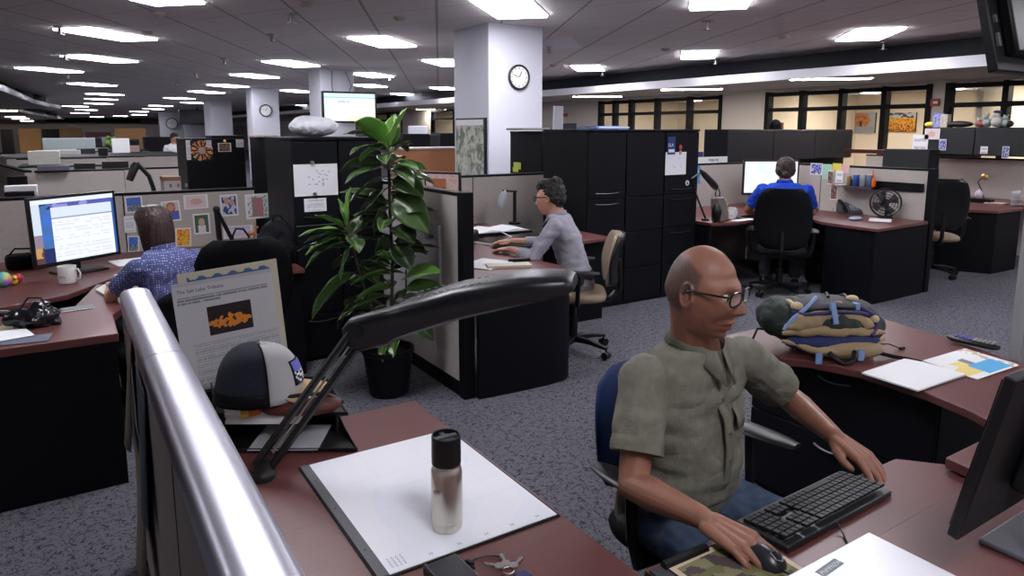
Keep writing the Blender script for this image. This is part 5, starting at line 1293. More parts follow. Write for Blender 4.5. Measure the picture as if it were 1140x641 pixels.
# monitor seen from behind at the right edge
mb_ = Vector(onX(1066, 603, 1.425)); mt_ = Vector(onX(1140, 405, 1.425)); mu = (mt_ - mb_).normalized()
t = thing('monitor', 'black monitor at the right edge seen from behind, facing the bald man', 'monitor', (1.66, .50, ZD))
rx = Vector((1, 0, 0)); mn = rx.cross(mu)   # towards the man? choose +y side
if mn.y < 0: mn = -mn
R = Matrix((rx, mu, rx.cross(mu))).transposed()
MB().obox(mb_ + rx * .28 + mu * .18 + mn * .012, .56, .36, .022, R).build('monitor_back', mat('monitor_black', (.006, .006, .008), .5, spec=.3), t, world=True, bevel=.004)
MB().obox(mb_ + rx * .28 + mu * .18 + mn * .026, .53, .33, .006, R).build('monitor_screen', MATS['dark_screen'], t, world=True)
MB().obox(mb_ + rx * .28 + mu * .18 - mn * .022, .26, .20, .045, R).build('rear_housing', MATS['monitor_black'], t, world=True, bevel=.01)
MB().obox((1.71, mb_.y - .04, ZD + .13), .07, .03, .26).build('stand_neck', MATS['monitor_black'], t, world=True, bevel=.004)
MB().box(1.655, 1.90, .43, .655, ZD + .0005, ZD + .014).build('stand_base', mat('stand_grey', (.10, .10, .12), .35), t, world=True, bevel=.005)

# ------------------------------------------------------------------ right desk: papers, handset, backpack
def quad_paper(name, px, z, m, label, th=.0015, fn=None, cat='paper'):
    P = [Vector((*G(a, b_, z), z)) for a, b_ in px]
    b = MB(); b.ext(P, (0, 0, th)); o = b.build(name, m, None)
    tag(o, label, cat)
    if fn:
        t_ = o; c = P[0] + Vector((0, 0, th + .0003)); g = picture(name + '_print', c, P[1] - P[0], P[3] - P[0], 40, 40, fn, parent=None); g.parent = o
    return o
o = quad_paper('magazine', [(1027, 402), (1074, 388.5), (1133, 406), (1088, 423)], ZD + .001, M_paper, 'open colourful leaflet with blue and yellow print near the handset', .003,
           lambda u, v: (.10, .40, .70) if .35 < u < .9 and .55 < v < .95 and n2(u, v, 3, 3) > -.25 else (.78, .62, .22) if u < .42 and .35 < v < .85 and n2(u, v, 6, 3) > -.1 else (.22, .22, .28) if .42 < u < .55 and .3 < v < .7 else (.60, .42, .30) if u > .8 and n2(u, v, 4, 12) > .1 else (.80, .80, .80))
o = quad_paper('folder', [(959, 416), (1010, 399.5), (1075, 418), (1022, 436)], ZD + .004, mat('white_folder', (.84, .84, .86), .5), 'white folder lying at the near edge of the long desk', .006)
# handset phone / remote
a = Vector((*G(1061, 378, ZD), ZD)) - Vector((.045, .0, 0)); c = Vector((*G(1117, 390, ZD), ZD)) - Vector((.045, .0, 0)); dv = (c - a); L_ = dv.length; rz = math.atan2(dv.y, dv.x)
t = thing('cordless_handset', 'black handset with rows of small buttons at the back edge of the long desk', 'phone', tuple((a + c) / 2), rz)
b = MB(); b.loft([[(x, w * math.cos(q), .018 + zz + h * math.sin(q)) for q in [2 * PI * k / 20 for k in range(20)]] for x, w, h, zz in ((-L_ / 2, .020, .008, .006), (-L_ / 2 + .02, .032, .014, .004), (0, .031, .012, 0), (L_ / 2 - .02, .032, .013, 0), (L_ / 2, .022, .008, 0))]).build('handset_body', M_plastic, t, angle=60)
b = MB(); bw_ = MB()
for i in range(9):
    for j in range(3): (b if i > 3 else bw_).obox((-L_ / 2 + .035 + i * .017, -.016 + j * .016, .034), .010, .010, .005)
b.build('grey_buttons', mat('grey_button', (.30, .30, .30), .5), t); bw_.build('blue_buttons', mat('blue_button', (.10, .10, .38), .5), t)
# backpack
bc = Vector((2.60, 1.735, ZD))
bpk = t = thing('backpack', 'olive and grey backpack with tan pockets and light blue straps on the long desk', 'backpack', tuple(bc), -.54)
Mo = mat('olive_nylon', (.018, .028, .022), .7, bump=(60, .3)); Mt = mat('tan_nylon', (.36, .255, .145), .8, bump=(40, .35)); Mgp = mat('grey_purple_nylon', (.055, .05, .062), .8, bump=(50, .3)); Mbl = mat('light_blue_webbing', (.22, .34, .62), .7); Mnav = mat('navy_lining', (.02, .03, .12), .8)
# local: x = right in the photo, y = away
b = MB(); b.ell((0, .04, .13), (.27, .19, .125), 20, 12); b.ell((.16, .04, .12), (.16, .18, .115), 16, 10); b.ell((-.16, .05, .15), (.15, .13, .10), 16, 10); b.ell((.02, -.02, .16), (.22, .16, .085), 16, 10)
solid(MB().add([MW[t.name] @ v for v in b.v], b.f), 'main_compartment', Mo, t, .010, 3, wrinkle=lambda p: .012 * noise.noise(p * 14) + .006 * noise.noise(p * 35))
b = MB(); b.loft([[(x, y + .13 * math.cos(q) * s, z + .022 * math.sin(q)) for q in [2 * PI * k / 18 for k in range(18)]] for x, y, z, s in ((-.18, 0, .205, .35), (-.13, -.01, .222, .8), (0, -.01, .243, 1), (.10, -.01, .235, .9), (.15, 0, .215, .4))])
b.build('top_flap', Mgp, t, angle=70)
b = MB(); b.loft([[(x, -.125 + .035 * math.cos(q), z + h * math.sin(q)) for q in [2 * PI * k / 18 for k in range(18)]] for x, z, h in ((-.23, .145, .012), (-.17, .165, .040), (-.06, .175, .048), (.05, .175, .050), (.13, .17, .036), (.19, .155, .012))])
solid(MB().add([MW[t.name] @ v for v in b.v], b.f), 'front_pocket', Mt, t, .007, 2, wrinkle=lambda p: .008 * noise.noise(p * 25))
# lower open pouch: two tan lips around a navy mouth
def lip(z0, dz, ry, r, name, m):
    P = [(-.25 + .50 * k / 16, -.13 - ry * math.sin(PI * k / 16), z0 + dz * math.sin(PI * k / 16) + .004 * math.sin(k * 1.3 + z0 * 60)) for k in range(17)]
    b = MB().tube(P, [r * (.35 + .65 * math.sin(PI * k / 16) + .12 * math.sin(k * 2.3)) for k in range(17)], 10); return b.build(name, m, t, angle=70)
lip(.115, .02, .03, .026, 'pouch_lip', Mt); lip(.085, -.045, .05, .022, 'pouch_lip', Mt)
b = MB(); b.ell((.0, -.13, .075), (.24, .05, .05), 18, 10); b.build('pouch_lining', Mnav, t)
b = MB(); b.ell((.07, -.15, .045), (.17, .055, .046), 18, 10); b.build('pouch_bottom', Mt, t)
b = MB(); b.tube([(-.24, -.12, .13), (-.2, -.13, .19), (-.12, -.10, .235), (-.05, -.03, .262)], .010, 8); b.build('strap', Mbl, t)
b = MB(); b.obox((-.02, -.155, .215), .022, .03, .10, Matrix.Rotation(-.5, 3, 'X')); b.build('strap', Mbl, t); MB().obox((-.02, -.172, .185), .034, .012, .028, Matrix.Rotation(-.3, 3, 'X')).build('buckle', M_plastic, t)
b = MB(); b.tube([(.13, -.08, .235), (.19, -.11, .20), (.21, -.13, .15), (.17, -.16, .11)], .012, 8); b.build('strap', mat('purple_webbing', (.05, .04, .14), .7), t)
b = MB(); b.obox((.11, -.09, .235), .028, .05, .03, rotz(.4)); b.build('strap', Mbl, t)
for c_, r_ in (((.12, -.05, .262), (.03, .025, .015)), ((.20, -.12, .18), (.022, .02, .018)), ((-.17, -.09, .235), (.03, .025, .02))): MB().ell(c_, r_, 12, 8).build('toggle', mat('cream_toggle', (.6, .45, .28), .7), t)
b = MB(); b.tube([(-.05, -.20, .045), (-.03, -.235, .02), (0.0, -.24, .004), (.05, -.235, .02), (.07, -.20, .05)], .012, 8).build('carry_handle', M_plastic, t)
b = MB(); b.obox((-.10, -.205, .02), .028, .012, .05); b.build('strap', Mbl, t); b = MB(); b.obox((.10, -.205, .035), .028, .012, .05); b.build('strap', Mbl, t)
b = MB(); b.tube([(.22, -.07, .05), (.27, -.09, .05), (.31, -.07, .045), (.34, -.02, .03), (.40, -.02, .006)], .003, 6); b.obox((.41, -.02, .008), .03, .012, .012, rotz(.4)); b.build('drawstring', M_plastic, t)
b = MB(); b.tube([(.20, -.14, .03), (.28, -.16, .012), (.34, -.19, .008), (.38, -.23, .006)], .010, 6); b.build('strap', M_plastic, t)
b = MB(); b.tube([(-.27, .0, .10), (-.33, -.02, .11), (-.36, -.04, .06), (-.345, -.05, .0), (-.33, -.05, -.06)], .006, 6); b.build('strap', M_plastic, t)

MB().tube([(-.20, -.10, .212), (-.15, -.135, .205), (0, -.155, .222), (.12, -.145, .215), (.19, -.10, .19)], .009, 8).build('piping', mat('navy_piping', (.03, .03, .11), .7), bpk)
MB().tube([(-.16, .11, .215), (-.17, .0, .238), (-.16, -.09, .222)], .010, 8).build('strap', mat('cream_toggle', (.6, .45, .28), .7), bpk)
MB().tube([(.0, -.05, .268), (.03, .03, .270), (.05, .12, .24)], .007, 8).tube([(.10, -.05, .262), (.12, .03, .262), (.12, .12, .23)], .007, 8).build('compression_straps', M_plastic, bpk)
MB().obox((.02, -.10, .250), .05, .02, .012, Matrix.Rotation(.4, 3, 'X')).build('tan_badge', MATS['tan_nylon'], bpk)
bpk.scale = (.84, .84, .88); bpk.location = (2.625, 1.70, ZD)
# ------------------------------------------------------------------ plant
px_, py_ = 1.62, 4.0
t = thing('potted_plant', 'tall potted plant with broad glossy leaves in a black pot beside the tan partition', 'plant', (px_, py_, 0))
MB().lathe([(.115, 0), (.125, .01), (.155, .27), (.165, .275), (.165, .30), (.150, .30), (.145, .26), (.001, .255)], n=32).build('pot', mat('black_pot', (.004, .004, .005), .5, spec=.2), t)
MB().lathe([(.147, .25), (.10, .262), (.001, .266)], n=24).build('soil', mat('dark_soil', (.02, .015, .012), .95, bump=(80, .8)), t)
Mst = mat('plant_stem', (.05, .045, .025), .7)
def m_leaf():
    m = mat('glossy_leaf', rough=.28, spec=.5, attr='col'); return m
M_leaf = m_leaf()
leafb = MB(); leafc = []
def leaf(p, d, L, W, droop, roll=0.0, light=0.0):
    """p base (local), d initial direction"""
    p = Vector(p); d = Vector(d).normalized(); nu, nv = 8, 14
    side = d.cross(Vector((0, 0, 1))); side = side.normalized() if side.length > .05 else Vector((1, 0, 0))
    side = (Matrix.Rotation(roll, 3, d) @ side)
    pts = []; q = p.copy(); dd = d.copy(); step = L / nv
    for j in range(nv + 1):
        pts.append((q.copy(), dd.copy())); q = q + dd * step; dd = (dd + Vector((0, 0, -droop / nv))).normalized()
    st = len(leafb.v); vs = []; k = []
    for j, (c, dj) in enumerate(pts):
        v = j / nv; w = W * (max(0, math.sin(PI * min(1, max(0, (v - .08) / .92)) ** .80)) ** .8) if v > .10 else W * .05
        w = max(w, .0025); up = side.cross(dj).normalized()
        for i in range(nu + 1):
            u = (i / nu - .5) * 2; s2 = side - dj * side.dot(dj); s2.normalize()
            vs.append(c + s2 * (u * w) + up * (abs(u) * w * .32 + .004 * math.sin(v * 14 + u * 3)))
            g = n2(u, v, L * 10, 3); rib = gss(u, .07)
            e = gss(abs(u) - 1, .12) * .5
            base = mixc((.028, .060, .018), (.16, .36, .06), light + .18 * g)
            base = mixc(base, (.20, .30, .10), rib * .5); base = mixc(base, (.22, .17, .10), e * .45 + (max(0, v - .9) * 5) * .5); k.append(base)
    leafb.add(vs, [(j * (nu + 1) + i, j * (nu + 1) + i + 1, (j + 1) * (nu + 1) + i + 1, (j + 1) * (nu + 1) + i) for j in range(nv) for i in range(nu)])
    leafc.extend(k)
# image-plane axes at the plant: right R_ and depth D_
Rr = Vector((math.cos(YAW), -math.sin(YAW), 0)); Dd = Vector((math.sin(YAW), math.cos(YAW), 0))
def PL(px, py, dd=0.0):
    """local point of the plant seen at a pixel, dd metres behind the stem plane"""
    r = Vector(ray(px, py)); o = Vector((px_, py_, 0)); t_ = (o.dot(Dd) + dd) / r.dot(Dd); q = r * t_ + Vector((0, 0, EYE)); return q - o
st1 = [PL(433, 385), PL(436, 340), PL(437, 290, .02), PL(434, 235), PL(433, 190), PL(432, 165, -.02), PL(434, 152)]
MB().tube(st1, [.014, .012, .011, .010, .009, .008, .006], 8).build('stem', Mst, t)
st2 = [PL(428, 388, -.03), PL(416, 350, -.06), PL(402, 310, -.08), PL(392, 272, -.10), PL(386, 250, -.10)]
MB().tube(st2, [.011, .010, .009, .008, .006], 8).build('stem', Mst, t)
st3 = [PL(438, 388, .02), PL(447, 350, .05), PL(452, 320, .06), PL(452, 300, .06)]
MB().tube(st3, [.010, .008, .006, .005], 8).build('stem', Mst, t)
random.seed(11)
def lf(a, b_, W, dd0=0.0, dd1=0.0, droop=.6, light=.1, roll=0.0):
    p = PL(a[0], a[1], dd0); q = PL(b_[0], b_[1], dd1); d = q - p; L = d.length * 1.04
    leaf(p, d + Vector((0, 0, droop * .5 * d.length)), L, W * 1.9, droop, roll + random.uniform(-.5, .5), light)
# leaves read from the photograph: base pixel, tip pixel
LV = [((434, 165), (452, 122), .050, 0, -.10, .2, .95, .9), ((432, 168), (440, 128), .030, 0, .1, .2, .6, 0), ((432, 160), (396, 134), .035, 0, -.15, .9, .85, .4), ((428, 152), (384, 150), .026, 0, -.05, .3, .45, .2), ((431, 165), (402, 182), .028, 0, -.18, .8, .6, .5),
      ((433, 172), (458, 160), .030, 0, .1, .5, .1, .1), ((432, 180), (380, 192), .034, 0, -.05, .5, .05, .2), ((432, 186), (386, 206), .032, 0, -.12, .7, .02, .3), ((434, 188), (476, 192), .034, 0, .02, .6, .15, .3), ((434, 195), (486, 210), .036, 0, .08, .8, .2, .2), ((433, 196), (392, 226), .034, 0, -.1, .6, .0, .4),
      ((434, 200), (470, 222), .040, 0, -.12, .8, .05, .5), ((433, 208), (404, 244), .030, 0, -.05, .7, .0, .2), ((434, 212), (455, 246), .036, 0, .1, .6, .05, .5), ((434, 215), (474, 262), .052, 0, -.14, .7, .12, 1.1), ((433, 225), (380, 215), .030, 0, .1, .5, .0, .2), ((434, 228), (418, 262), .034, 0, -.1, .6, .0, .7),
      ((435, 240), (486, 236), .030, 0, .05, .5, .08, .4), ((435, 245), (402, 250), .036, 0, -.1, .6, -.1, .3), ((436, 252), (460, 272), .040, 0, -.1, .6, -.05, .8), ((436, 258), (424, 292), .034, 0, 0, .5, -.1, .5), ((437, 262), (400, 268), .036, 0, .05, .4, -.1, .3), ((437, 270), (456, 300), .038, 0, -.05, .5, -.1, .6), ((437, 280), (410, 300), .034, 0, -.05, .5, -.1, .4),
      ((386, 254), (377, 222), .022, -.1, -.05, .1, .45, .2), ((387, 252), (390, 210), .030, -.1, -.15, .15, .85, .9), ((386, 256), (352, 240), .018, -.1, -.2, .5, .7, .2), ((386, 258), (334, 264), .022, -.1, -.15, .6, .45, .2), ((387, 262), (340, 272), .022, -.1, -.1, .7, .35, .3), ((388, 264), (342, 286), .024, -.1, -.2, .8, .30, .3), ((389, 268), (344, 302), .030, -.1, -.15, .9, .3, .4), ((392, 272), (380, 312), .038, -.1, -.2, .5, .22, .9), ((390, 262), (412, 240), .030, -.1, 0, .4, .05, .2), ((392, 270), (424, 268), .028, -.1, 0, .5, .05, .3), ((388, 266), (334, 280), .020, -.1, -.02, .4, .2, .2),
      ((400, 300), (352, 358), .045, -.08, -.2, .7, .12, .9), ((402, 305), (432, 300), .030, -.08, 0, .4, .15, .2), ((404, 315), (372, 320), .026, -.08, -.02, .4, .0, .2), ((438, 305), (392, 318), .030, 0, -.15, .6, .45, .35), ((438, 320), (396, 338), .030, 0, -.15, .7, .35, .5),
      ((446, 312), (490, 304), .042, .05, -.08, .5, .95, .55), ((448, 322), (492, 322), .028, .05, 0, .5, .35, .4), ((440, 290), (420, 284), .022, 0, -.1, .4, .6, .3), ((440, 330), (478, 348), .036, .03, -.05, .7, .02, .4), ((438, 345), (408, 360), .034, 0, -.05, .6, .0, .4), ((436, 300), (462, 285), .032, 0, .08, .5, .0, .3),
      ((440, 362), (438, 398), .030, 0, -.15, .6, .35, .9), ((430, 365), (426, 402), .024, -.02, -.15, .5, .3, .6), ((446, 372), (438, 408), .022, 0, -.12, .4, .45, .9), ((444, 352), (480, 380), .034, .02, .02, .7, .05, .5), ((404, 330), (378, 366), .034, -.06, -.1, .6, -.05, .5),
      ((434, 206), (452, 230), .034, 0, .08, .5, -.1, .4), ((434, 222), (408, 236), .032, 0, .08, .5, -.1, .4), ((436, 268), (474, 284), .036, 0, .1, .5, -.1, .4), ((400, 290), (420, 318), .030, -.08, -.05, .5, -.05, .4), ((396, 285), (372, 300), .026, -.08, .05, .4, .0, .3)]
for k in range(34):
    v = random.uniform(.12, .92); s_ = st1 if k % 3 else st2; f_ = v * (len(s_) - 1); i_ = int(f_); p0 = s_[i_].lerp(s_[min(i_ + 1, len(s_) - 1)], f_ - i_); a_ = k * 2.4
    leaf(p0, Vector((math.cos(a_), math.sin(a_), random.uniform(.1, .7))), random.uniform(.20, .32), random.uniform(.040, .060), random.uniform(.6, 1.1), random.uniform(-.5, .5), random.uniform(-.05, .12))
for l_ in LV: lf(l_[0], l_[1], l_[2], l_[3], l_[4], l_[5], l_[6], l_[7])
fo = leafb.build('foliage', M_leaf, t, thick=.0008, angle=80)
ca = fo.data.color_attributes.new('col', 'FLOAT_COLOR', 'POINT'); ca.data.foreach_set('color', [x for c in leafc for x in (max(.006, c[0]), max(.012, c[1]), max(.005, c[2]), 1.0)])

# ------------------------------------------------------------------ left cubicle
def pinned(px, y0, kind, seed, label, cat='photograph', group='photos pinned on the left partition', tilt=0.0, name='pinned_photo'):
    (x0, ya, x1, yb) = px; a = Vector(onY(x0, yb, y0)); c = Vector(onY(x1, ya, y0))
    t = thing(name, label, cat, ((a.x + c.x) / 2, y0, a.z), 0, group)
    w = c.x - a.x; h = c.z - a.z; R = Matrix.Rotation(tilt, 3, 'Y'); m_ = Vector(((a.x + c.x) / 2, y0 - .002, (a.z + c.z) / 2))
    MB().obox(m_, w, .0015, h, R).build('paper_sheet', M_paper, t, world=True)
    picture('print', m_ + R @ Vector((-w / 2, -.0012, -h / 2)), R @ Vector((w, 0, 0)), R @ Vector((0, 0, h)), 22, 26, photo_fn(kind, seed), parent=t)
    return t
YP = 5.964
for px, k, s_, lb, tl2 in [((140, 218, 158, 237), 'sky', 1, 'pinned landscape photo with blue sky, left of the woman', -.03), ((139, 240, 150, 259), 'text', 2, 'small pinned note partly behind the woman', 0), ((143, 262, 154, 281), 'sky', 3, 'low pinned photo at the left of the woman by her shoulder', .05),
                         ((181, 223, 200, 247), 'red', 4, 'pinned photo of a red-haired child in blue, right of the woman', -.05), ((205, 216, 231, 233), 'baby', 5, 'pinned wide photo of a baby on a pale blanket', -.02), ((216, 237, 233, 261), 'babyg', 6, 'pinned photo of a baby in white on green', -.02),
                         ((246, 216, 264, 241), 'couple', 7, 'pinned photo of a couple embracing', -.02), ((274, 215, 299, 244), 'pair', 8, 'pinned photo of two people standing, rightmost on the left partition', -.02), ((196, 253, 212, 275), 'poster', 9, 'pinned orange and yellow poster right of the woman', .03), ((249, 250, 281, 266), 'lilac', 10, 'lilac printed sheet low on the left partition', 0)]:
    pinned(px, YP, k, s_, lb, tilt=tl2)
# big monitor
def monitor(c0, c1, c2, label, fn, stand=True, zdesk=ZD, bez=.018, m=None, nu=64, nv=44):
    """c0 lower left, c1 lower right, c2 upper left of the frame"""
    c0, c1, c2 = Vector(c0), Vector(c1), Vector(c2); ex = c1 - c0; ey = c2 - c0; W = ex.length; H = ey.length; ex.normalize(); ey = (ey - ex * ey.dot(ex)).normalized(); nn = ex.cross(ey)
    mid = c0 + ex * W / 2; t = thing('monitor', label, 'monitor', (mid.x - nn.x * .08, mid.y - nn.y * .08, zdesk))
    R = Matrix((ex, ey, nn)).transposed(); C_ = c0 + ex * W / 2 + ey * H / 2
    MB().obox(C_ - nn * .014, W, H, .028, R).build('monitor_frame', M_plastic, t, world=True, bevel=.004)
    picture('monitor_screen', c0 + ex * bez + ey * bez * 1.3 + nn * .0008, ex * (W - 2 * bez), ey * (H - 2.3 * bez), nu, nv, fn, m or M_scr, t)
    if stand:
        s0 = Vector((mid.x - nn.x * .07, mid.y - nn.y * .07, zdesk))
        MB().obox(s0 + Vector((0, 0, (C_.z - zdesk) / 2)), .06, .03, (C_.z - zdesk), rotz(math.atan2(ex.y, ex.x))).build('stand_neck', M_plastic, t, world=True)
        MB().obox(s0 + Vector((nn.x * .05, nn.y * .05, .008)), .28, .20, .014, rotz(math.atan2(ex.y, ex.x))).build('stand_base', M_plastic, t, world=True, bevel=.004)
    return t
a = Vector(onY(39, 300, 5.15)); 
c1 = Vector(onY(135, 283, 5.40)); c2 = Vector(onY(28, 221, 5.15))
c2.x = a.x
def scr1(u, v):
    n = n2(u, v, 1, 9)
    if v > .93: return (.80, .85, .95)
    if u < .09: return (.65, .72, .85) if v > .45 else ((.55, .30, .12) if .08 < v < .25 and n > -.2 else (.28, .22, .30) if v > .25 else (.10, .05, .06))
    if u < .22: return (.03, .03, .06) if .84 < v < .93 and n > 0 else (.06, .16, .50 + .25 * n) if v > .22 else (.02, .03, .12)
    if u > .965: return (.03, .10, .35)
    if v > .87: return (.10, .10, .42) if n > -.3 else (.30, .30, .65)
    if .69 < v < .705: return (.30, .36, .50)
    if .70 < v < .87: return (.70, .78, .93)
    return (.72, .74, .86) if (v * 26) % 1 < .35 and n2(u, v, 2, 22) > -.15 and u < .93 else (.86, .89, .96)
monitor(a, c1, c2, 'large lit monitor showing a web page at the left', scr1)
# mug
c = G(72, 316, ZD); c = (-.045, 4.93)
def mug(c, z, label, r=.041, h=.095, hang=0.0, m=None, dec=None):
    t = thing('mug', label, 'mug', (c[0], c[1], z), hang)
    MB().lathe([(r * .85, 0), (r * .95, .004), (r, .012), (r, h), (r * .93, h), (r * .93, .012), (.001, .010)], n=32).build('mug_body', m or M_ceramic, t, angle=30)
    MB().tube([(r * .97, 0, h * .80), (r * 1.35, 0, h * .84), (r * 1.62, 0, h * .60), (r * 1.55, 0, h * .32), (r * .97, 0, h * .18)], .0055, 8).build('mug_handle', m or M_ceramic, t, angle=60)
    if dec:
        b = MB()
        for k in range(7):
            a_ = -YAW * 0 + dec + k * .13; b.obox((r * 1.003 * math.cos(a_), r * 1.003 * math.sin(a_), h * (.42 + .05 * math.sin(k * 2))), .0012, .004, .004 + .003 * (k % 3), rotz(a_))
        b.build('mug_print', mat('mug_print_ink', (.10, .08, .20), .4), t)
    return t
mug(c, ZD, 'white mug with a small print beside the large monitor', r=.050, h=.105, hang=-.6, dec=-2.0)
# duck, ball, red toy
x, y = G(16, 317, ZD)
t = thing('rubber_duck', 'small yellow rubber duck at the edge of the left desk', 'toy', (x, y, ZD), -1.2)
b = MB().ell((0, 0, .020), (.026, .020, .019), 16, 10); b.ell((.014, 0, .045), .015, 14, 10); b.ell((-.024, 0, .028), (.010, .009, .010), 10, 8); solid(MB().add([MW[t.name] @ v for v in b.v], b.f), 'duck_body', mat('yellow_vinyl', (.75, .55, .03), .35), t, .003, 1)
MB().ell((.030, 0, .042), (.008, .008, .004), 10, 8).build('beak', mat('orange_vinyl', (.7, .22, .02), .4), t)
x, y = G(4, 320, ZD)
t = thing('toy_ball', 'rainbow ring toy at the left edge next to the duck', 'toy', (x, y + .02, ZD))
b = MB().ell((0, 0, .045), .045, 20, 14); o = b.build('toy_body', M_col, t)
ca = o.data.color_attributes.new('col', 'FLOAT_COLOR', 'POINT'); d = []
for v in o.data.vertices:
    a_ = math.atan2(v.co.z - .045, v.co.x); h_ = (a_ / PI + 1) * 3; d += [max(.05, .6 * abs(math.cos(h_))), max(.1, .55 * abs(math.cos(h_ - 1.05))), max(.1, .6 * abs(math.cos(h_ - 2.1))), 1]
ca.data.foreach_set('color', d)
solo(MB().ell((-.30, 5.10, ZD + .028), (.03, .025, .028), 14, 10), 'toy_ball', mat('red_rubber', (.5, .03, .05), .4), 'small red toy behind the rubber duck', 'toy')
# camera bag and speaker by the monitor
x, y = -.27, 5.62
t = thing('camera_bag', 'black camera bag with a lens beside the large monitor', 'bag', (x, y, ZD), .1)
b = MB().box(-.12, .12, -.07, .07, 0, .10); b.build('bag_body', M_chairblk, t, bevel=.03, seg=3)
MB().ell((.05, -.03, .115), (.035, .03, .03), 14, 10).build('lens', mat('lens_grey', (.35, .33, .30), .3), t)
MB().tube([(-.1, 0, .09), (-.06, -.02, .14), (.04, -.01, .13), (.1, 0, .09)], .006, 6).build('strap', M_chairblk, t)
solo(MB().box(-.56, -.42, 5.0, 5.15, ZD, ZD + .20), 'desk_speaker', M_plasticg, 'dark speaker cut by the left edge of the picture', 'speaker', bevel=.008)
# phone, black bag, papers on the near desk
x, y = G(86, 344, ZD)
t = thing('phone', 'smartphone with pale edge lying on the left desk behind the black bag', 'phone', (x, y, ZD), .12)
MB().box(-.075, .075, -.038, .038, .0, .007).build('phone_case', M_white, t, bevel=.004); MB().box(-.073, .073, -.036, .036, .0072, .009).build('phone_glass', MATS['dark_screen'], t, bevel=.0005)
x, y = G(40, 366, ZD)
t = thing('black_bag', 'crumpled glossy black bag on the near corner of the left desk', 'bag', (x, y + .06, ZD), .1)
b = MB().ell((0, 0, .045), (.10, .075, .05), 20, 12); b.ell((.02, .0, .09), (.045, .045, .03), 14, 10); b.ell((-.07, .0, .05), (.06, .05, .04), 14, 10); b.box(-.07, .095, -.05, .05, 0, .06)
solid(MB().add([MW[t.name] @ v for v in b.v], b.f), 'bag_body', mat('glossy_black_vinyl', (.008, .008, .010), .2), t, .006, 2, wrinkle=lambda p: .010 * noise.noise(p * 28) + .004 * noise.noise(p * 60))
MB().tube([(-.06, .0, .085), (-.02, .02, .135), (.03, .01, .13), (.05, 0, .09)], .005, 6).build('bag_handle', M_plastic, t)
for i, (x0, x1, ya, yb, m_, lb) in enumerate([(-.36, -.20, 3.68, 3.86, M_paper, 'white paper under the black bag at the left'), (-.42, -.27, 3.78, 3.98, mat('cream_paper', (.6, .55, .35), .7), 'yellowish envelope behind the white paper at the left edge'), (-.33, -.12, 3.60, 3.72, mat('grey_leaflet', (.12, .13, .18), .5), 'dark leaflet at the near edge of the left desk')]):
    sheets(x0, x1, ya, yb, ZD + .0005 + .004 * (i == 0), 3, lb, rz=.25 - .2 * i, m=m_)
x, y = -.44, 4.02
solo(MB().tube([(x, y, ZD + .02), (x + .08, y - .02, ZD + .07), (x + .15, y + .02, ZD + .05), (x + .2, y + .06, ZD + .012)], .012, 8), 'cable_bundle', M_plastic, 'black cable bundle behind the black bag at the left edge', 'cables')
# white keyboard / tablet near the woman's hand
quad_paper('notepad', [(106, 324), (122, 332), (150, 320), (128, 312)], ZD + .003, mat('cream_pad', (.70, .70, .62), .6), 'cream notepad near the hand of the woman', .010, cat='notepad')
solo(MB().tube([(.20, 4.98, ZD + .01), (.30, 5.05, ZD + .012), (.36, 5.12, ZD + .05), (.33, 5.02, ZD + .06), (.27, 4.90, ZD + .03), (.26, 4.80, ZD - .02)], .004, 6), 'white_cable', M_white, 'white cable curling over the desk left of the woman', 'cable')
sheets(.22, .48, 5.35, 5.60, ZD + .0005, 6, 'white papers right of the large monitor', rz=.2)
# black lamp arm, lilac sheet, little deer, cat ears headband, black backpack in the corner
t = thing('lamp_arm', 'black folded lamp arm standing before the pinned photos', 'lamp', (.82, 5.60, ZD))
a = Vector(onY(241, 233, 5.5)); b0 = Vector(onY(246, 280, 5.5)); b1 = Vector(onY(258, 275, 5.5))
MB().tube([(b0.x, b0.y, ZD + .02), a], .021, 10).tube([a, (b1.x + .03, b1.y, ZD + .04)], .015, 10).ell(a, .026, 12, 8).build('arm_rods', M_plastic, t, world=True)
MB().cyl((b0.x + .02, b0.y, ZD), (b0.x + .02, b0.y, ZD + .03), .07, n=20).build('lamp_foot', M_plastic, t, world=True)
p = Vector(onY(280, 262, 5.3))
t = thing('deer_figurine', 'small orange brown deer figurine on a dark stand in front of the rightmost photo', 'figurine', (p.x, 5.3, p.z - .03))
b = MB().ell((0, 0, .045), (.032, .016, .018), 12, 8); b.tube([(.022, 0, .05), (.034, 0, .082)], [.009, .006], 8); b.ell((.04, 0, .088), (.013, .008, .008), 10, 8)
for sx in (-.022, .022):
    for sy in (-.009, .009): b.tube([(sx, sy, .04), (sx, sy, 0)], [.006, .004], 6)
for e in (-1, 1): b.tube([(.034, e * .005, .095), (.025, e * .012, .118), (.034, e * .016, .13)], .0022, 5)
b.build('deer_body', mat('orange_brown_glaze', (.50, .20, .07), .4), t)
MB().box(-.06, .06, -.035, .035, ZD - (p.z - .03), -.001).build('stand', M_black, t)
p = Vector(onY(268, 262, 5.2))
solo(MB().tube([(p.x - .05, 5.2, ZD + .008), (p.x - .055, 5.2, p.z), (p.x - .03, 5.2, p.z + .05), (p.x + .02, 5.2, p.z + .045), (p.x + .06, 5.2, p.z - .02)], .008, 8), 'headphones', M_plastic, 'black headphone band behind the empty chair', 'headphones')
a = onY(313, 297, 4.8)
t = thing('black_backpack', 'black backpack standing on the narrow worktop before the tall cabinets', 'backpack', (a[0] + .0, 4.88, ZD), .15)
b = MB().ell((0, 0, .15), (.13, .10, .16), 18, 12); b.box(-.11, .11, -.07, .08, .0, .2); b.ell((0, -.08, .10), (.09, .05, .08), 14, 10)
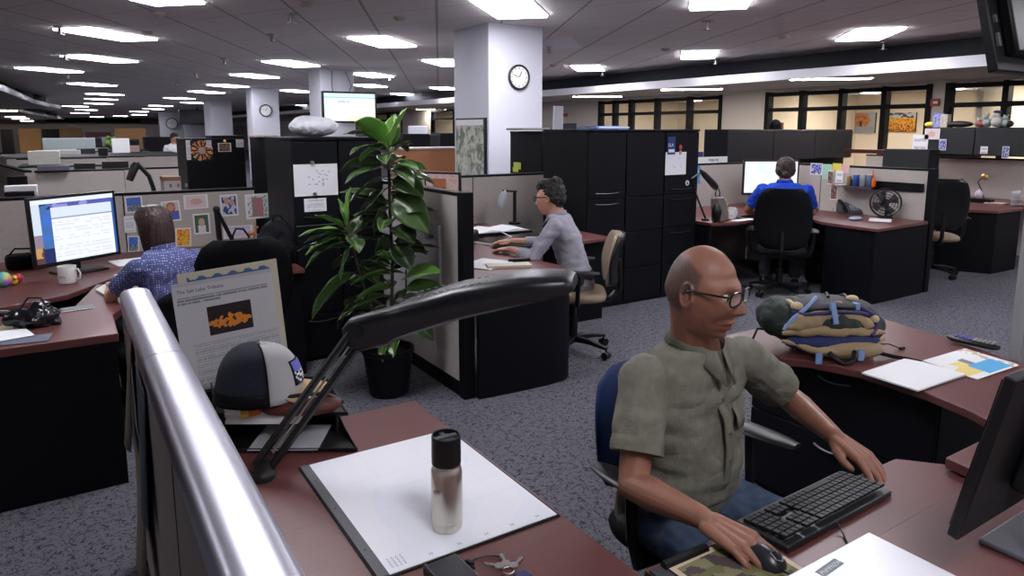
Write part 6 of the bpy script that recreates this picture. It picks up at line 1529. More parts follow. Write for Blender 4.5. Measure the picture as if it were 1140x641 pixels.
solid(MB().add([MW[t.name] @ v for v in b.v], b.f), 'backpack_body', mat('black_nylon', (.004, .004, .006), .75, spec=.2), t, .009, 2, wrinkle=lambda p: .012 * noise.noise(p * 18) + .005 * noise.noise(p * 50))
MB().tube([(-.03, -.02, .29), (-.02, -.02, .335), (.03, -.02, .335), (.04, -.02, .29)], .008, 6).build('top_loop', M_chairblk, t)
# pinned sheets on the tall cabinet door
YC = 4.852
def door_sheet(px, kind, seed, label, name='pinned_sheet', cat='paper', y=YC, magnets=(), grp=None, tilt=0):
    t = pinned(px, y, kind, seed, label, cat=cat, group=grp, name=name, tilt=tilt)
    for mx_, my_ in magnets:
        c = onY(mx_, my_, y); MB().cyl((c[0], y - .003, c[2]), (c[0], y - .018, c[2]), .014, n=16).build('magnet', M_chrome, t, world=True)
    return t
door_sheet((328, 182, 375, 219), 'draw', 3, 'white pencil drawing held on the tall cabinet by round magnets', magnets=((347, 181), (350, 216)))
door_sheet((339, 220, 363, 236), 'text', 5, 'small white note below the pencil drawing')
b = MB().box(1.315, 1.625, YC - .006, YC - .001, .985, .992); solo(b, 'door_trim', M_chrome, 'thin silver strip between the doors of the tall cabinet', 'trim strip')
# magnets on the further cabinet
YM = 7.18
door_sheet((208, 156, 214, 178), 'text', 7, 'narrow white strip on the cabinet with magnets', y=YM); 
def ornate(u, v):
    r = math.hypot(u - .5, v - .5); n = n2(u, v, 3, 9)
    if r < .16: return (.45, .40, .30)
    if abs(math.sin(6 * math.atan2(v - .5, u - .5))) > .55 and r < .5 + .1 * n: return (.65, .45, .20) if n > 0 else (.5, .12, .06)
    return (.02, .02, .03)
a = onY(213, 179, YM); c = onY(236, 156, YM)
t = thing('poster_magnet', 'ornate red and gold magnet poster on the dark cabinet', 'magnet', ((a[0] + c[0]) / 2, YM, a[2]))
MB().box(a[0], c[0], YM - .003, YM, a[2], c[2]).build('magnet_sheet', M_black, t, world=True); picture('magnet_print', (a[0], YM - .0035, a[2]), (c[0] - a[0], 0, 0), (0, 0, c[2] - a[2]), 30, 30, ornate, parent=t)
door_sheet((230, 156, 235, 164), 'lilac', 7, 'small green and yellow note above the ornate magnet', y=YM - .005)
door_sheet((243, 159, 257, 169), 'dark', 9, 'small framed grey snapshot magnet', y=YM); door_sheet((263, 155, 271, 164), 'text', 19, 'small green note with face at the right of the cabinet with magnets', y=YM)
a = onY(250, 157, YM); solo(MB().ell((a[0], YM - .012, a[2]), (.014, .010, .014), 10, 8), 'magnet', mat('yellow_magnet', (.75, .5, .05), .4), 'yellow flower magnet above the grey snapshot', 'magnet')
# white plastic bag on top
a = onY(352, 150, 5.2)
t = thing('plastic_bag', 'bulky translucent white plastic bag lying on top of the tall cabinets', 'bag', (a[0], 5.25, 1.60))
b = MB().ell((0, 0, .045), (.185, .15, .075), 20, 12); b.ell((-.06, 0, .07), (.10, .1, .055), 16, 10); b.ell((.07, 0, .055), (.10, .1, .06), 16, 10)
solid(MB().add([MW[t.name] @ (v + Vector((0, 0, .03))) for v in b.v], b.f), 'bag_body', mat('white_plastic_film', (.85, .85, .92), .5), t, .007, 1, wrinkle=lambda p: .007 * noise.noise(p * 26) + .004 * noise.noise(p * 60))
a = onY(252, 151, 7.4); solo(MB().box(a[0] - .16, a[0] + .14, 7.25, 7.6, 1.571, 1.595), 'binder', M_black, 'flat black binder on top of the cabinet with magnets', 'binder', bevel=.004)
a = onY(288, 151, 6.8); solo(MB().box(a[0] - .08, a[0] + .12, 6.6, 6.9, 1.586, 1.60), 'papers_on_cabinet', mat('pinkish_paper', (.5, .35, .33), .7), 'thin pinkish papers on the dark cabinet top', 'papers')

# behind the plant: orange panel, dark bins, monitor
y0 = 9.6; a = onY(438, 167, y0); c = onY(511, 190, y0)
solo(MB().box(a[0], c[0] + .1, y0, y0 + .05, 0, a[2]), 'orange_counter', M_orange, 'orange brown counter front behind the plant', 'counter', bevel=.004)
solo(MB().box(a[0] - .05, c[0] + .1, y0 - .03, y0 + .4, a[2] + .001, a[2] + .03), 'counter_top', M_wall, 'pale top of the orange counter', 'counter top', bevel=.004)
y0 = 11.0
for i, (xa, xb, ya, yb) in enumerate([(448, 479, 149, 166), (479, 491, 150, 165), (491, 512, 148, 166), (408, 432, 150, 168)]):
    a = onY(xa, ya, y0 + .0 * i); c = onY(xb, yb, y0); t = thing('overhead_bin', ['dark bin behind the plant top above the orange counter', 'narrow grey bin between the dark bins over the orange counter', 'dark bin beside the clock pillar over the orange counter', 'dark bin left of the plant top'][i], 'cabinet', ((a[0] + c[0]) / 2, y0, c[2]))
    MB().box(a[0], c[0] - .01, y0, y0 + .4, c[2], a[2]).build('bin_body', M_blackmetal if i != 1 else MATS['bin_door_metal'], t, world=True, bevel=.005); MB().box(a[0] + .1, c[0] - .11, y0 + .1, y0 + .3, 0, c[2]).build('bin_support', M_black, t, world=True)
a = onY(472, 159, 10.2); sheets(a[0], a[0] + .25, 9.9, 10.1, onY(438, 167, 9.6)[2] + .001, 8, 'small pile of white paper on the pale counter top')
a = onY(455, 140, 12.5); c = onY(476, 149, 12.5); solo(MB().box(a[0], c[0], 12.5, 12.55, 0, a[2]), 'privacy_screen', M_column, 'pale screen standing behind the dark bins', 'screen', bevel=.01)
a = onY(482, 218, 5.55); c = onY(507, 218, 5.40); d_ = onY(482, 192, 5.55)
def scr2(u, v):
    return (.30, .10, .05) if .2 < u < .62 and .40 < v < .82 else (.50, .33, .33) if n2(u, v, 3, 10) > -.1 else (.38, .26, .30)
monitor((a[0], 5.72, a[2] - .06), (c[0] + .06, 5.42, a[2] - .06), (a[0], 5.72, d_[2]), 'monitor with a pinkish page rising behind the partition post', scr2, m=mat('dim_screen', attr='col', rough=.3, emit=(1, 1, 1), strength=.28))
# whiteboard hung on the partition by the plant
a = onX(462, 236, 1.955); c = onX(490, 305, 1.955)
t = thing('framed_board', 'pale glossy board hung on the tan partition behind the plant', 'board', (1.955, 4.4, .62))
a = onX(490, 243, 1.958)
MB().box(1.945, 1.966, a[1], a[1] + .95, .42, 1.06).build('board_frame', mat('pale_board', (.42, .40, .40), .25), t, world=True, bevel=.004)
MB().box(1.943, 1.9445, a[1] + .02, a[1] + .93, .44, 1.04).build('board_face', mat('pale_board_face', (.46, .44, .45), .15), t, world=True)
MB().cyl((1.945, a[1] + .08, .98), (1.925, a[1] + .08, .98), .012, n=14).build('board_magnet', M_plasticg, t, world=True)

# ------------------------------------------------------------------ middle desk items
def telephone(loc, rz, label, s=1.0, scr=True, col=None):
    t = thing('telephone', label, 'telephone', loc, rz); m_ = col or M_plastic
    b = MB(); b.ext([(-.09 * s, -.10 * s, 0), (-.09 * s, .10 * s, 0), (-.09 * s, .10 * s, .09 * s), (-.09 * s, .07 * s, .10 * s), (-.09 * s, -.10 * s, .025 * s)], (.18 * s, 0, 0)); b.build('telephone_base', m_, t, bevel=.006)
    R = Matrix.Rotation(math.atan2(.075, .17), 3, 'X')
    MB().loft([[(-.065 * s + w * math.cos(q) * s, y * s, (.058 + y * .44 + zz + .014 * math.sin(q)) * s) for q in [2 * PI * k / 14 for k in range(14)]] for y, w, zz in ((-.10, .020, .012), (-.075, .028, .014), (-.04, .018, .024), (.03, .018, .024), (.065, .028, .014), (.09, .020, .012))]).build('receiver', M_plastic, t, angle=60)
    b = MB()
    for i in range(4):
        for j in range(3): b.obox(((.0 + .024 * j) * s, (-.075 + .022 * i) * s, (.038 + (-.075 + .022 * i + .1) * .44 - .008) * s), .016 * s, .013 * s, .006 * s, R)
    b.build('keypad', mat('phone_keys', (.35, .35, .38), .5), t)
    MB().obox((.03 * s, .045 * s, (.090) * s), .09 * s, .045 * s, .004, R).build('display', mat('phone_display', (.16, .20, .26), .2), t)
    return t
telephone((2.28, 4.36, ZD), -2.2, 'black telephone on the middle desk beside the partition post', 1.25)
x, y = G(580, 277, ZD); keyboard((x, y, ZD + .001), 2.2, 'black keyboard of the man in the grey shirt', W=.42, D=.15)
sheets(2.22, 2.55, 3.95, 4.20, ZD + .0005, 5, 'white papers on the middle desk by the partition post', rz=.5)
x, y = G(566, 297, ZD); solo(MB().obox((x, y, ZD + .010), .30, .11, .020, rotz(-.35)), 'notebook', mat('cream_notebook', (.60, .54, .46), .7), 'cream notebook on the near part of the middle desk', 'notebook', bevel=.002)
x, y = G(578, 291, ZD); solo(MB().obox((x, y, ZD + .012), .16, .035, .024, rotz(-.2)), 'stapler', M_plastic, 'black stapler behind the cream notebook', 'stapler', bevel=.006)
x, y = G(556, 263, ZD); solo(MB().tube([(x - .5, y - .1, ZD + .01), (x - .3, y - .05, ZD + .05), (x - .12, y - .2, ZD + .08), (x - .1, y - .35, ZD + .05), (x - .3, y - .4, ZD + .01), (x - .45, y - .25, ZD + .03)], .005, 6), 'white_cable', M_white, 'pale cable looping over the middle desk', 'cable')
t = thing('open_binder', 'open binder of white sheets lying below the lamp on the middle desk', 'binder', (3.25, 5.35, ZD), -.1)
MB().box(-.27, .27, -.17, .17, 0, .02).build('binder_cover', M_black, t, bevel=.003)
MB().ext([(-.25, 0, .021), (-.12, 0, .045), (-.01, 0, .026), (.12, 0, .045), (.25, 0, .021)], (0, .15, 0)).ext([(-.25, -.15, .021), (-.12, -.15, .045), (-.01, -.15, .026), (.12, -.15, .045), (.25, -.15, .021)], (0, .15, 0)).build('binder_pages', M_paper, t)
x, y = G(572, 256, ZD)
t = thing('desk_lamp', 'black stand lamp with pale oval shade before the middle partition', 'lamp', (3.36, 5.5, ZD))
lp_ = onY(573, 212, 5.72); sh_ = onY(560, 222, 5.66)
MB().cyl((lp_[0], 5.72, ZD), (lp_[0], 5.72, ZD + .02), .06, n=20).build('lamp_foot', M_plastic, t, world=True)
MB().tube([(lp_[0], 5.72, ZD + .02), (lp_[0], 5.72, lp_[2])], .017, 10).tube([(lp_[0] + .02, 5.72, lp_[2] - .01), (sh_[0], 5.66, lp_[2] + .01)], .010, 8).build('lamp_pole', M_plastic, t, world=True)
MB().ell((sh_[0] - .01, 5.66, sh_[2]), (.032, .05, .095), 18, 12, Matrix.Rotation(.35, 3, 'Y')).build('lamp_shade', mat('grey_shade', (.40, .42, .48), .3), t, world=True)
solo(MB().box(2.14, 2.30, 5.15, 5.35, ZD, ZD + .16), 'black_box', M_plastic, 'small black box behind the partition post', 'box', bevel=.005)
solo(MB().obox((2.75, 4.95, ZD + .05), .26, .10, .09, rotz(.9)), 'document_tray', M_plastic, 'black angled holder in the middle of the middle desk', 'tray', bevel=.02)
a = onY(574, 184, 6.08); 
for i, (px, kk) in enumerate([((571, 186, 577, 191), 0), ((572, 181, 580, 188), 1)]):
    xs_ = 4.2405 if False else onY(568, 148, 6.7)[0] - .001 - .0025 * i; a = onX(px[0], px[3], xs_); c = onX(px[2], px[1], xs_); solo(MB().box(xs_ - .002, xs_, c[1], a[1], a[2], c[2]), 'sticky_note', mat('lime_note', (.60, .70, .10), .7), ['lower lime sticky note on the cabinet above the middle partition', 'upper lime sticky note on the cabinet above the middle partition'][i], 'sticky note')
a = onY(585, 143, 6.3)
solo(MB().box(a[0] - .12, a[0] + .25, 6.2, 6.5, 1.645, 1.67), 'paper_pile', mat('grey_green_papers', (.25, .27, .22), .8), 'flat pile of papers on the cabinet in front of the clock pillar', 'papers', bevel=.003)
a = onY(672, 144, 5.2)
t = thing('paper_pile', 'blue and white papers on top of the central cabinets', 'papers', (a[0], 5.2, 1.656), .1)
MB().box(-.22, .20, -.14, .14, 0, .012).build('blue_folder', mat('blue_folder', (.12, .20, .55), .6), t); MB().box(-.18, .23, -.12, .10, .0125, .024).build('white_sheets', M_paper, t); MB().box(-.20, .12, -.10, .12, .0245, .032).build('blue_cover', mat('blue_cover', (.15, .25, .6), .5), t)
# sheet, stickers on the right end of the row
YR = 4.898
door_sheet((740, 169, 764, 195), 'draw', 13, 'white paper with faint yellow drawing at the right end of the central cabinets', y=YR)
a = onY(743, 172, YR - .006); c = onY(751.5, 152, YR)
t = thing('event_badge', 'dark blue badge with white letters pinned above the white paper', 'badge', ((a[0] + c[0]) / 2, YR - .006, a[2]))
MB().box(a[0], c[0], YR - .009, YR - .006, a[2], c[2]).build('badge_card', mat('navy_card', (.02, .03, .16), .5), t, world=True)
text('badge_letters', 'SLA', .045, M_white, (a[0] + .004, YR - .0095, a[2] + .075), (1, 0, 0), (0, 0, 1), t, depth=.0003); MB().box(a[0] + .01, c[0] - .01, YR - .0105, YR - .0095, a[2] + .02, a[2] + .05).build('badge_band', M_white, t, world=True)
a = onY(757.5, 164, YR - .005); t = thing('heart_magnet', 'small red sticker with a pale tag beside the dark blue badge', 'sticker', (a[0], YR - .006, a[2] - .03))
MB().ell((a[0], YR - .008, a[2]), (.022, .004, .026), 14, 8).build('sticker_face', mat('red_sticker', (.45, .04, .05), .5), t, world=True); MB().box(a[0] - .015, a[0] + .015, YR - .010, YR - .006, a[2] - .07, a[2] - .03).build('sticker_tag', MATS['lens_grey'], t, world=True)
a = onY(765, 203.5, YR); t = thing('round_sticker', 'round white sticker near the cabinet edge below the white paper', 'sticker', (a[0], YR, a[2]))
MB().cyl((a[0], YR - .001, a[2]), (a[0], YR - .003, a[2]), .026, n=20).build('sticker_face', M_paper, t, world=True)
MB().obox((a[0], YR - .0035, a[2]), .006, .001, .04).obox((a[0], YR - .0035, a[2] - .005), .03, .001, .006, Matrix.Rotation(.6, 3, 'Y')).obox((a[0], YR - .0035, a[2] - .005), .03, .001, .006, Matrix.Rotation(-.6, 3, 'Y')).build('sticker_mark', M_black, t, world=True)

# ------------------------------------------------------------------ right cubicle items
a = onY(826, 233, 5.25); 
mc = Vector((6.78, 5.25, 0)); ex = Vector((.86, -.51, 0)).normalized()
def hitplane(px, py, p0, n_):
    r = Vector(ray(px, py)); o = Vector((0, 0, EYE)); t_ = (Vector(p0) - o).dot(n_) / r.dot(n_); return o + r * t_
nn = Vector((-ex.y, ex.x, 0))
A_, B_, C3 = hitplane(826, 217, mc, nn), hitplane(888, 217, mc, nn), hitplane(826, 178, mc, nn); B_.z = A_.z; C3.x, C3.y = A_.x, A_.y
monitor(A_, B_, C3, 'lit white monitor in front of the man in blue', lambda u, v: (.88, .93, .96) if n2(u, v, 2, 6) > -.3 else (.80, .88, .95), bez=.02, nu=20, nv=16)
t = thing('desk_lamp', 'black arm lamp reaching over the small worktop right of the central cabinets', 'lamp', (5.50, 4.86, ZD))
q = [onY(770, 199, 4.9), onY(781, 191, 4.9), onY(797, 208, 4.95)]
MB().cyl((5.46, 4.90, ZD), (5.46, 4.90, ZD + .02), .04).tube([(5.46, 4.90, ZD + .02), (q[0][0] + .05, 4.9, q[0][2] - .12), q[0], q[1]], .010, 8).build('lamp_arm_rods', M_plastic, t, world=True)
hx_ = Vector(q[1]); hy_ = Vector(q[2]); dd = (hy_ - hx_).normalized(); s1 = dd.cross(Vector((.3, 1, 0))).normalized(); s2 = dd.cross(s1)
MB().loft([[hx_.lerp(hy_, f) + s1 * (w * math.cos(k)) + s2 * (w * .6 * math.sin(k)) for k in [2 * PI * j / 14 for j in range(14)]] for f, w in ((-.1, .012), (.15, .03), (.8, .04), (1.05, .035), (1.12, .015))]).build('lamp_head', M_plastic, t, world=True)
t = thing('tote_bag', 'grey brown tote bag leaning on the worktop beside the central cabinets', 'bag', (5.52, 4.78, ZD), .3)
b = MB(); b.loft([[(x0 + s_ * w, y0, z0) for s_, y0 in ((-1, -.05), (1, -.05), (1, .05), (-1, .05))] for x0, w, z0 in ((.04, .11, .0), (.03, .11, .08), (-.01, .09, .17), (-.05, .06, .25))]); b.build('bag_body', mat('taupe_canvas', (.17, .14, .12), .8, bump=(80, .4)), t, bevel=.015)
MB().tube([(-.09, 0, .22), (-.10, 0, .30), (-.04, 0, .34), (.0, 0, .29), (.0, 0, .22)], .006, 6).build('bag_handle', M_plastic, t); MB().ell((-.10, -.02, .10), (.05, .05, .09), 12, 8).build('side_pocket', M_plastic, t)
mug((5.76, 4.84), ZD, 'white mug on the small worktop under the yellow flowers', r=.045, h=.10, hang=-.3, dec=-2.3)
mug((5.86, 4.90), ZD, 'second white mug with red print right of the first', r=.042, h=.11, hang=-.2, dec=-2.2)
t = thing('flower_cup', 'clear cup of yellow flowers on the small worktop', 'flowers', (5.72, 4.95 - .04, ZD))
MB().lathe([(.030, 0), (.036, .13), (.034, .13), (.028, .004), (.001, .004)], n=20).build('cup', mat('amber_cup', (.45, .32, .12), .3), t)
b = MB(); random.seed(3)
for k in range(16): b.ell((random.uniform(-.04, .04), random.uniform(-.03, .03), .14 + random.uniform(0, .06)), (.017, .017, .011), 8, 6)
b.build('blossoms', mat('yellow_petals', (.80, .58, .03), .6), t)
b = MB()
for k in range(6): b.ell((-.05 + random.uniform(-.02, .02), random.uniform(-.02, .02), .10 + random.uniform(0, .05)), (.016, .016, .014), 8, 6)
b.build('orange_blossoms', mat('orange_petals', (.75, .28, .05), .6), t)
x, y = 5.80, 4.76; solo(MB().ell((x, y, ZD + .022), (.03, .025, .022), 12, 8), 'computer_mouse', mat('slate_plastic', (.05, .06, .08), .4), 'small dark mouse in front of the mugs', 'mouse')
sheets(5.66, 5.95, 4.66, 4.76, ZD + .0005, 3, 'white sheet at the front of the small worktop')
a = onY(771, 199, 5.85); c = onY(781, 186, 5.85)
t = thing('blue_poster', 'blue poster on the partition right of the central cabinets', 'poster', (5.6, 5.86, 1.0)); a = onY(772, 205, 5.85); c = onY(781, 184, 5.85)
MB().box(a[0], c[0], 5.857, 5.865, a[2], c[2]).build('poster_sheet', mat('blue_poster_print', (.10, .22, .45), .5, var=(20, (.25, .42, .62), 1)), t, world=True)
t = thing('banner', 'white banner strip above the partition left of the monitor', 'banner', (5.9, 6.3, 1.3)); a = onY(770, 183, 6.3); c = onY(810, 174, 6.3)
MB().box(a[0] - .1, c[0], 6.3, 6.32, 0, c[2]).build('banner_board', M_paper, t, world=True); text('banner_letters', 'TRIBUNE', .05, M_black, (a[0] + .30, 6.299, a[2] + .03), (1, 0, 0), (0, 0, 1), t)
t = thing('blue_box', 'small dark blue box above the white banner', 'box', (5.7, 6.5, 1.36)); a = onY(771, 174, 6.45); c = onY(783, 169, 6.45); MB().box(a[0], c[0], 6.45, 6.55, 0, c[2]).build('box_body', mat('navy_box', (.03, .03, .16), .5), t, world=True)
# pinned things on the side partition x = 7.32
def pinx(px, x0, kind, seed, label, name='pinned_photo', cat='photograph', grp=None, nu=16, nv=16):
    (xa, ya, xb, yb) = px; a = Vector(onX(xa, yb, x0)); c = Vector(onX(xb, ya, x0))
    t = thing(name, label, cat, (x0, (a.y + c.y) / 2, a.z), 0, grp)
    MB().box(x0 - .0015, x0, c.y, a.y, a.z, c.z).build('paper_sheet', M_paper, t, world=True)
    picture('print', (x0 - .0022, a.y, a.z), (0, c.y - a.y, 0), (0, 0, c.z - a.z), nu, nv, photo_fn(kind, seed), parent=t); return t
XP = 7.322
pinx((902, 182, 916, 194), XP, 'blue', 1, 'blue and white card pinned left of the green note', 'pinned_card', 'card')
for i, (px, col, lb) in enumerate([((915, 183, 927, 199), (.38, .62, .48), 'pale green note on the partition of the man in blue'), ((927, 182, 937, 190), (.75, .62, .08), 'yellow note on the partition of the man in blue'), ((936, 183, 946, 193), (.75, .42, .45), 'pink note on the partition of the man in blue')]):
    a = onX(px[0], px[3], XP); c = onX(px[2], px[1], XP); solo(MB().box(XP - .003, XP - .001, c[1], a[1], a[2], c[2]), 'sticky_note', mat('note_colour_%d' % i, col, .7), lb, 'sticky note')
pinx((921, 190, 928, 205), XP - .004, 'dark', 4, 'narrow strip of snapshots below the green note'); pinx((930, 190, 939, 203), XP - .004, 'text', 5, 'grey snapshot right of the narrow strip'); pinx((924, 206, 933, 222), XP - .004, 'dark', 6, 'brown snapshot below the strip of snapshots')
t = thing('wall_shelf', 'small black shelf with cans hung on the partition beside the fan', 'shelf', (7.2, 4.6, 1.0))
sa = onX(938, 205, XP); sb = onX(982, 204, XP); zz = sa[2]
MB().box(XP - .20, XP - .001, sb[1], sa[1], zz - .012, zz).build('shelf_board', M_black, t, world=True); MB().box(XP - .202, XP - .199, sb[1], sa[1], zz - .014, zz + .004).build('shelf_edge', M_chrome, t, world=True)
for i, (fr, r, h, c_, lb) in enumerate([(.30, .025, .10, (.30, .22, .08), 'small amber jar on the black shelf, leftmost'), (.48, .033, .12, (.03, .08, .35), 'blue can on the black shelf'), (.66, .035, .125, (.30, .30, .32), 'silver can on the black shelf'), (.82, .035, .125, (.10, .14, .25), 'grey blue can at the right of the shelf')]):
    y_ = sa[1] + (sb[1] - sa[1]) * fr; t2 = thing('can', lb, 'can', (XP - .10, y_, zz), 0, 'cans on the black shelf')
    MB().lathe([(r * .9, 0), (r, .005), (r, h - .005), (r * .92, h), (.001, h)], n=18).build('can_body', mat('can_colour_%d' % i, c_, .3, metal=.3), t2); MB().lathe([(r * .85, h), (r * .85, h + .004), (.001, h + .004)], n=18).build('can_lid', M_chrome, t2)
sheets(XP - .17, XP - .03, sa[1] - .10, sa[1] - .02, zz, 6, 'little stack of cards at the left end of the black shelf')
a = onX(979, 196, 7.36); t = thing('orange_bottle', 'bright orange squeeze bottle on the partition cap beside the shelf', 'bottle', (7.24, sb[1] + .06, zz))
MB().lathe([(.030, 0), (.034, .01), (.034, .075), (.024, .10), (.010, .125), (.007, .165), (.001, .168)], n=18).build('bottle_body', mat('orange_bottle_plastic', (.80, .14, .01), .35), t); MB().lathe([(.009, .168), (.008, .18), (.001, .182)], n=12).build('bottle_cap', mat('orange_cap', (.75, .2, .05), .4), t)
# fan
c = Vector(onX(988, 230, 7.2)); R = .145
t = thing('desk_fan', 'round black desk fan standing on the desk beside the black post', 'fan', (7.18, c.y, ZD))
axis = Vector((-.80, -.60, .15)).normalized(); u1 = axis.cross(Vector((0, 0, 1))).normalized(); u2 = axis.cross(u1); fc = Vector((7.16, c.y, ZD + .165))
b = MB()
for r_ in (R, R * .8, R * .6, R * .4, R * .2): b.tube([fc + axis * (.03 * (1 - r_ / R)) + u1 * (r_ * math.cos(k)) + u2 * (r_ * math.sin(k)) for k in [2 * PI * j / 32 for j in range(33)]], .0035 if r_ < R else .010, 6)
for k in range(16): a_ = 2 * PI * k / 16; b.tube([fc + axis * .03, fc + u1 * (R * math.cos(a_)) + u2 * (R * math.sin(a_))], .002, 4)
b.build('fan_grille', M_plastic, t, world=True)
b = MB()
for k in range(4):
    a_ = PI / 2 * k; p1 = u1 * math.cos(a_) + u2 * math.sin(a_); p2 = u1 * math.cos(a_ + .9) + u2 * math.sin(a_ + .9)
    b.add([fc - axis * .02, fc + p1 * R * .85 - axis * .035, fc + (p1 + p2) * R * .5 - axis * .02, fc + p2 * R * .85 - axis * .005], [(0, 1, 2, 3)])
b.build('fan_blade', M_plasticg, t, world=True, thick=.002)
MB().cyl(fc - axis * .08, fc - axis * .01, .04, n=18).build('fan_motor', M_plastic, t, world=True)
MB().tube([fc - axis * .05, (7.20, c.y + .01, ZD + .10), (7.18, c.y, ZD + .02)], .014, 8).cyl((7.17, c.y, ZD), (7.17, c.y, ZD + .02), .075, n=20).build('fan_stand', M_plastic, t, world=True)
x, y = G(947, 238, ZD); telephone((x + .05, y + .05, ZD), .9 - PI / 2, 'grey office telephone on the desk between figurine and fan', 1.15, col=M_plasticg)
x, y = G(938, 236, ZD)
t = thing('figurine', 'black glossy figurine left of the grey telephone', 'figurine', (x + .06, y + .12, ZD))
b = MB().ell((0, 0, .06), (.045, .04, .06), 12, 10); b.ell((0, 0, .14), (.032, .03, .035), 12, 8); b.ell((.03, 0, .09), (.02, .02, .05), 10, 8); b.ell((-.03, 0, .09), (.02, .02, .05), 10, 8); b.ell((0, 0, .02), (.06, .05, .02), 12, 8); b.build('figurine_body', MATS['glossy_black_vinyl'], t)
sheets(6.85, 7.12, 3.85, 4.05, ZD + .0005, 3, 'white sheet on the desk in front of the fan', rz=.5); 
x, y = G(952, 245, ZD); solo(MB().ell((x, y, ZD + .018), (.09, .05, .022), 14, 8), 'crumpled_wrapper', mat('blue_grey_wrapper', (.30, .38, .48), .4, bump=(60, 1)), 'crumpled blue grey wrapper on the desk before the telephone', 'wrapper')
x, y = 7.02, 4.85; t = thing('desk_organiser', 'brown organiser on the desk right of the man in blue', 'organiser', (x, y, ZD), -.5); MB().box(-.12, .12, -.08, .08, 0, .045).build('organiser_body', mat('brown_box', (.10, .05, .03), .6), t, bevel=.004); MB().ell((0, 0, .06), (.02, .02, .02), 10, 8).build('organiser_knob', M_plastic, t)
# bin under desks
def trash(x, y, label, r=.15, h=.38):
    t = thing('waste_bin', label, 'bin', (x, y, 0))
    MB().lathe([(r * .82, 0), (r, h), (r * .95, h), (r * .78, .01), (.001, .01)], n=24).build('bin_body', M_plastic, t)
    b = MB(); b.loft([[(rr * math.cos(q) * (1 + .06 * math.sin(q * 7)), rr * math.sin(q) * (1 + .06 * math.cos(q * 5)), z_ + .012 * math.sin(q * 6)) for q in [2 * PI * k / 40 for k in range(40)]] for rr, z_ in ((r * 1.03, h - .08), (r * 1.06, h + .01), (r * .97, h + .03), (r * .90, h - .02))], cap=False); b.build('bin_liner', mat('translucent_liner', (.45, .47, .52), .25, alpha=.6), t, thick=.001)
    return t
x, y = G(1096, 300, 0); trash(8.55, 4.62, 'black waste bin with clear liner by the far right desk')
trash(6.98, 5.1, 'black waste bin with clear liner under the desk of the man in blue', .13, .30)
# bag on the long overhead bin
a = onY(863, 143, 6.6)
t = thing('shoulder_bag', 'small black bag with brown flap on top of the long overhead bin', 'bag', (a[0], 6.6, 1.656)); b = MB().ell((0, 0, .07), (.095, .07, .075), 14, 10); b.box(-.085, .085, -.05, .05, .0, .07); solid(MB().add([MW[t.name] @ v for v in b.v], b.f), 'bag_body', MATS['black_nylon'], t, .009, 1)
MB().box(.06, .115, -.06, .0, .0, .10).build('bag_flap', mat('brown_leather', (.16, .06, .03), .5), t, bevel=.01)
# ------------------------------------------------------------------ far right
ZB = 1.681; XO = 10.4
def topx(px, x0=XO): return onX(px, 141, x0)[1]
toys = [(1036, 'yellow_toy', (.70, .50, .05), (.06, .10, .045), 'yellow toy at the left end of the far right overhead bin'), (1044, 'blue_carton', (.08, .14, .55), (.05, .05, .20), 'blue carton standing on the far right overhead bin'), (1052, 'colourful_carton', (.45, .40, .35), (.05, .05, .18), 'multicoloured carton right of the blue carton'),
        (1068, 'dark_box', (.012, .012, .015), (.07, .22, .05), 'flat black box on the far right overhead bin'), (1094, 'red_car_model', (.30, .04, .04), (.05, .12, .05), 'small red toy on the far right overhead bin'), (1123, 'small_black_box', (.015, .015, .02), (.05, .07, .05), 'small black box at the right end of the far right bin')]
for px, nm, col, (sx, sy, sz), lb in toys:
    y_ = topx(px); t = thing(nm, lb, 'toy' if 'toy' in lb else 'box', (XO, y_, ZB))
    if sz < .06: MB().ell((0, 0, sz * .9), (sx, sy * .8, sz * .9), 14, 10).build(nm + '_body', mat(nm + '_colour', col, .5), t)
    else: MB().box(-sx, sx, -sy, sy, 0, sz).build(nm + '_body', mat(nm + '_colour', col, .5, var=(40, (.7, .6, .5), .8)), t, bevel=.004)
y_ = topx(1105); t = thing('plush_toys', 'cluster of white plush toys with a dark cap on the far right bin', 'toys', (XO, y_, ZB))
for k, (dy, r, z_) in enumerate(((-.16, .055, .055), (-.05, .075, .075), (.07, .06, .06), (.15, .045, .045))): MB().ell((0, dy, z_), (r, r, r), 14, 10).ell((-.02, dy + .01, z_ + r * 1.2), r * .6, 12, 8).ell((-.02, dy + .03, z_ + r * 1.8), r * .22, 8, 6).ell((-.02, dy - .02, z_ + r * 1.8), r * .22, 8, 6).build('plush_toy', mat('plush_white_%d' % (k % 2), (.55, .53, .50) if k % 2 else (.32, .36, .34), .9), t)
MB().ell((-.02, -.05, .20), (.05, .05, .022), 12, 8).build('dark_cap', mat('navy_cap', (.03, .03, .10), .7), t)
XA = 10.225
for px, kk, sd, lb, nm in [((1015, 150, 1034, 167), 'text', 1, 'white sheet on the left end of the far right bin', 'pinned_sheet'), ((1045, 155, 1054, 167), 'blue', 2, 'small purple card with white border on the far right bin', 'pinned_card'), ((1091, 163, 1100, 171), 'text', 9, 'small beige card on the door of the far right bin', 'pinned_card'), ((1029, 143, 1047, 155), 'baby', 3, 'pink and white cluster of pictures on the far right bin', 'pinned_picture'), ((1115, 163, 1124, 176), 'blue', 7, 'silver blue picture at the right of the far right bin', 'pinned_picture')]:
    pinx(px, XA - .004, kk, sd, lb, nm, 'picture')
yy_ = onX(1062, 174, 10.5)[1]; solo(MB().box(10.3, 10.5, yy_ - .35, yy_ + .35, 1.272, 1.305), 'flat_printer', M_plastic, 'flat black device on the far right partition under the bin', 'device', bevel=.005)
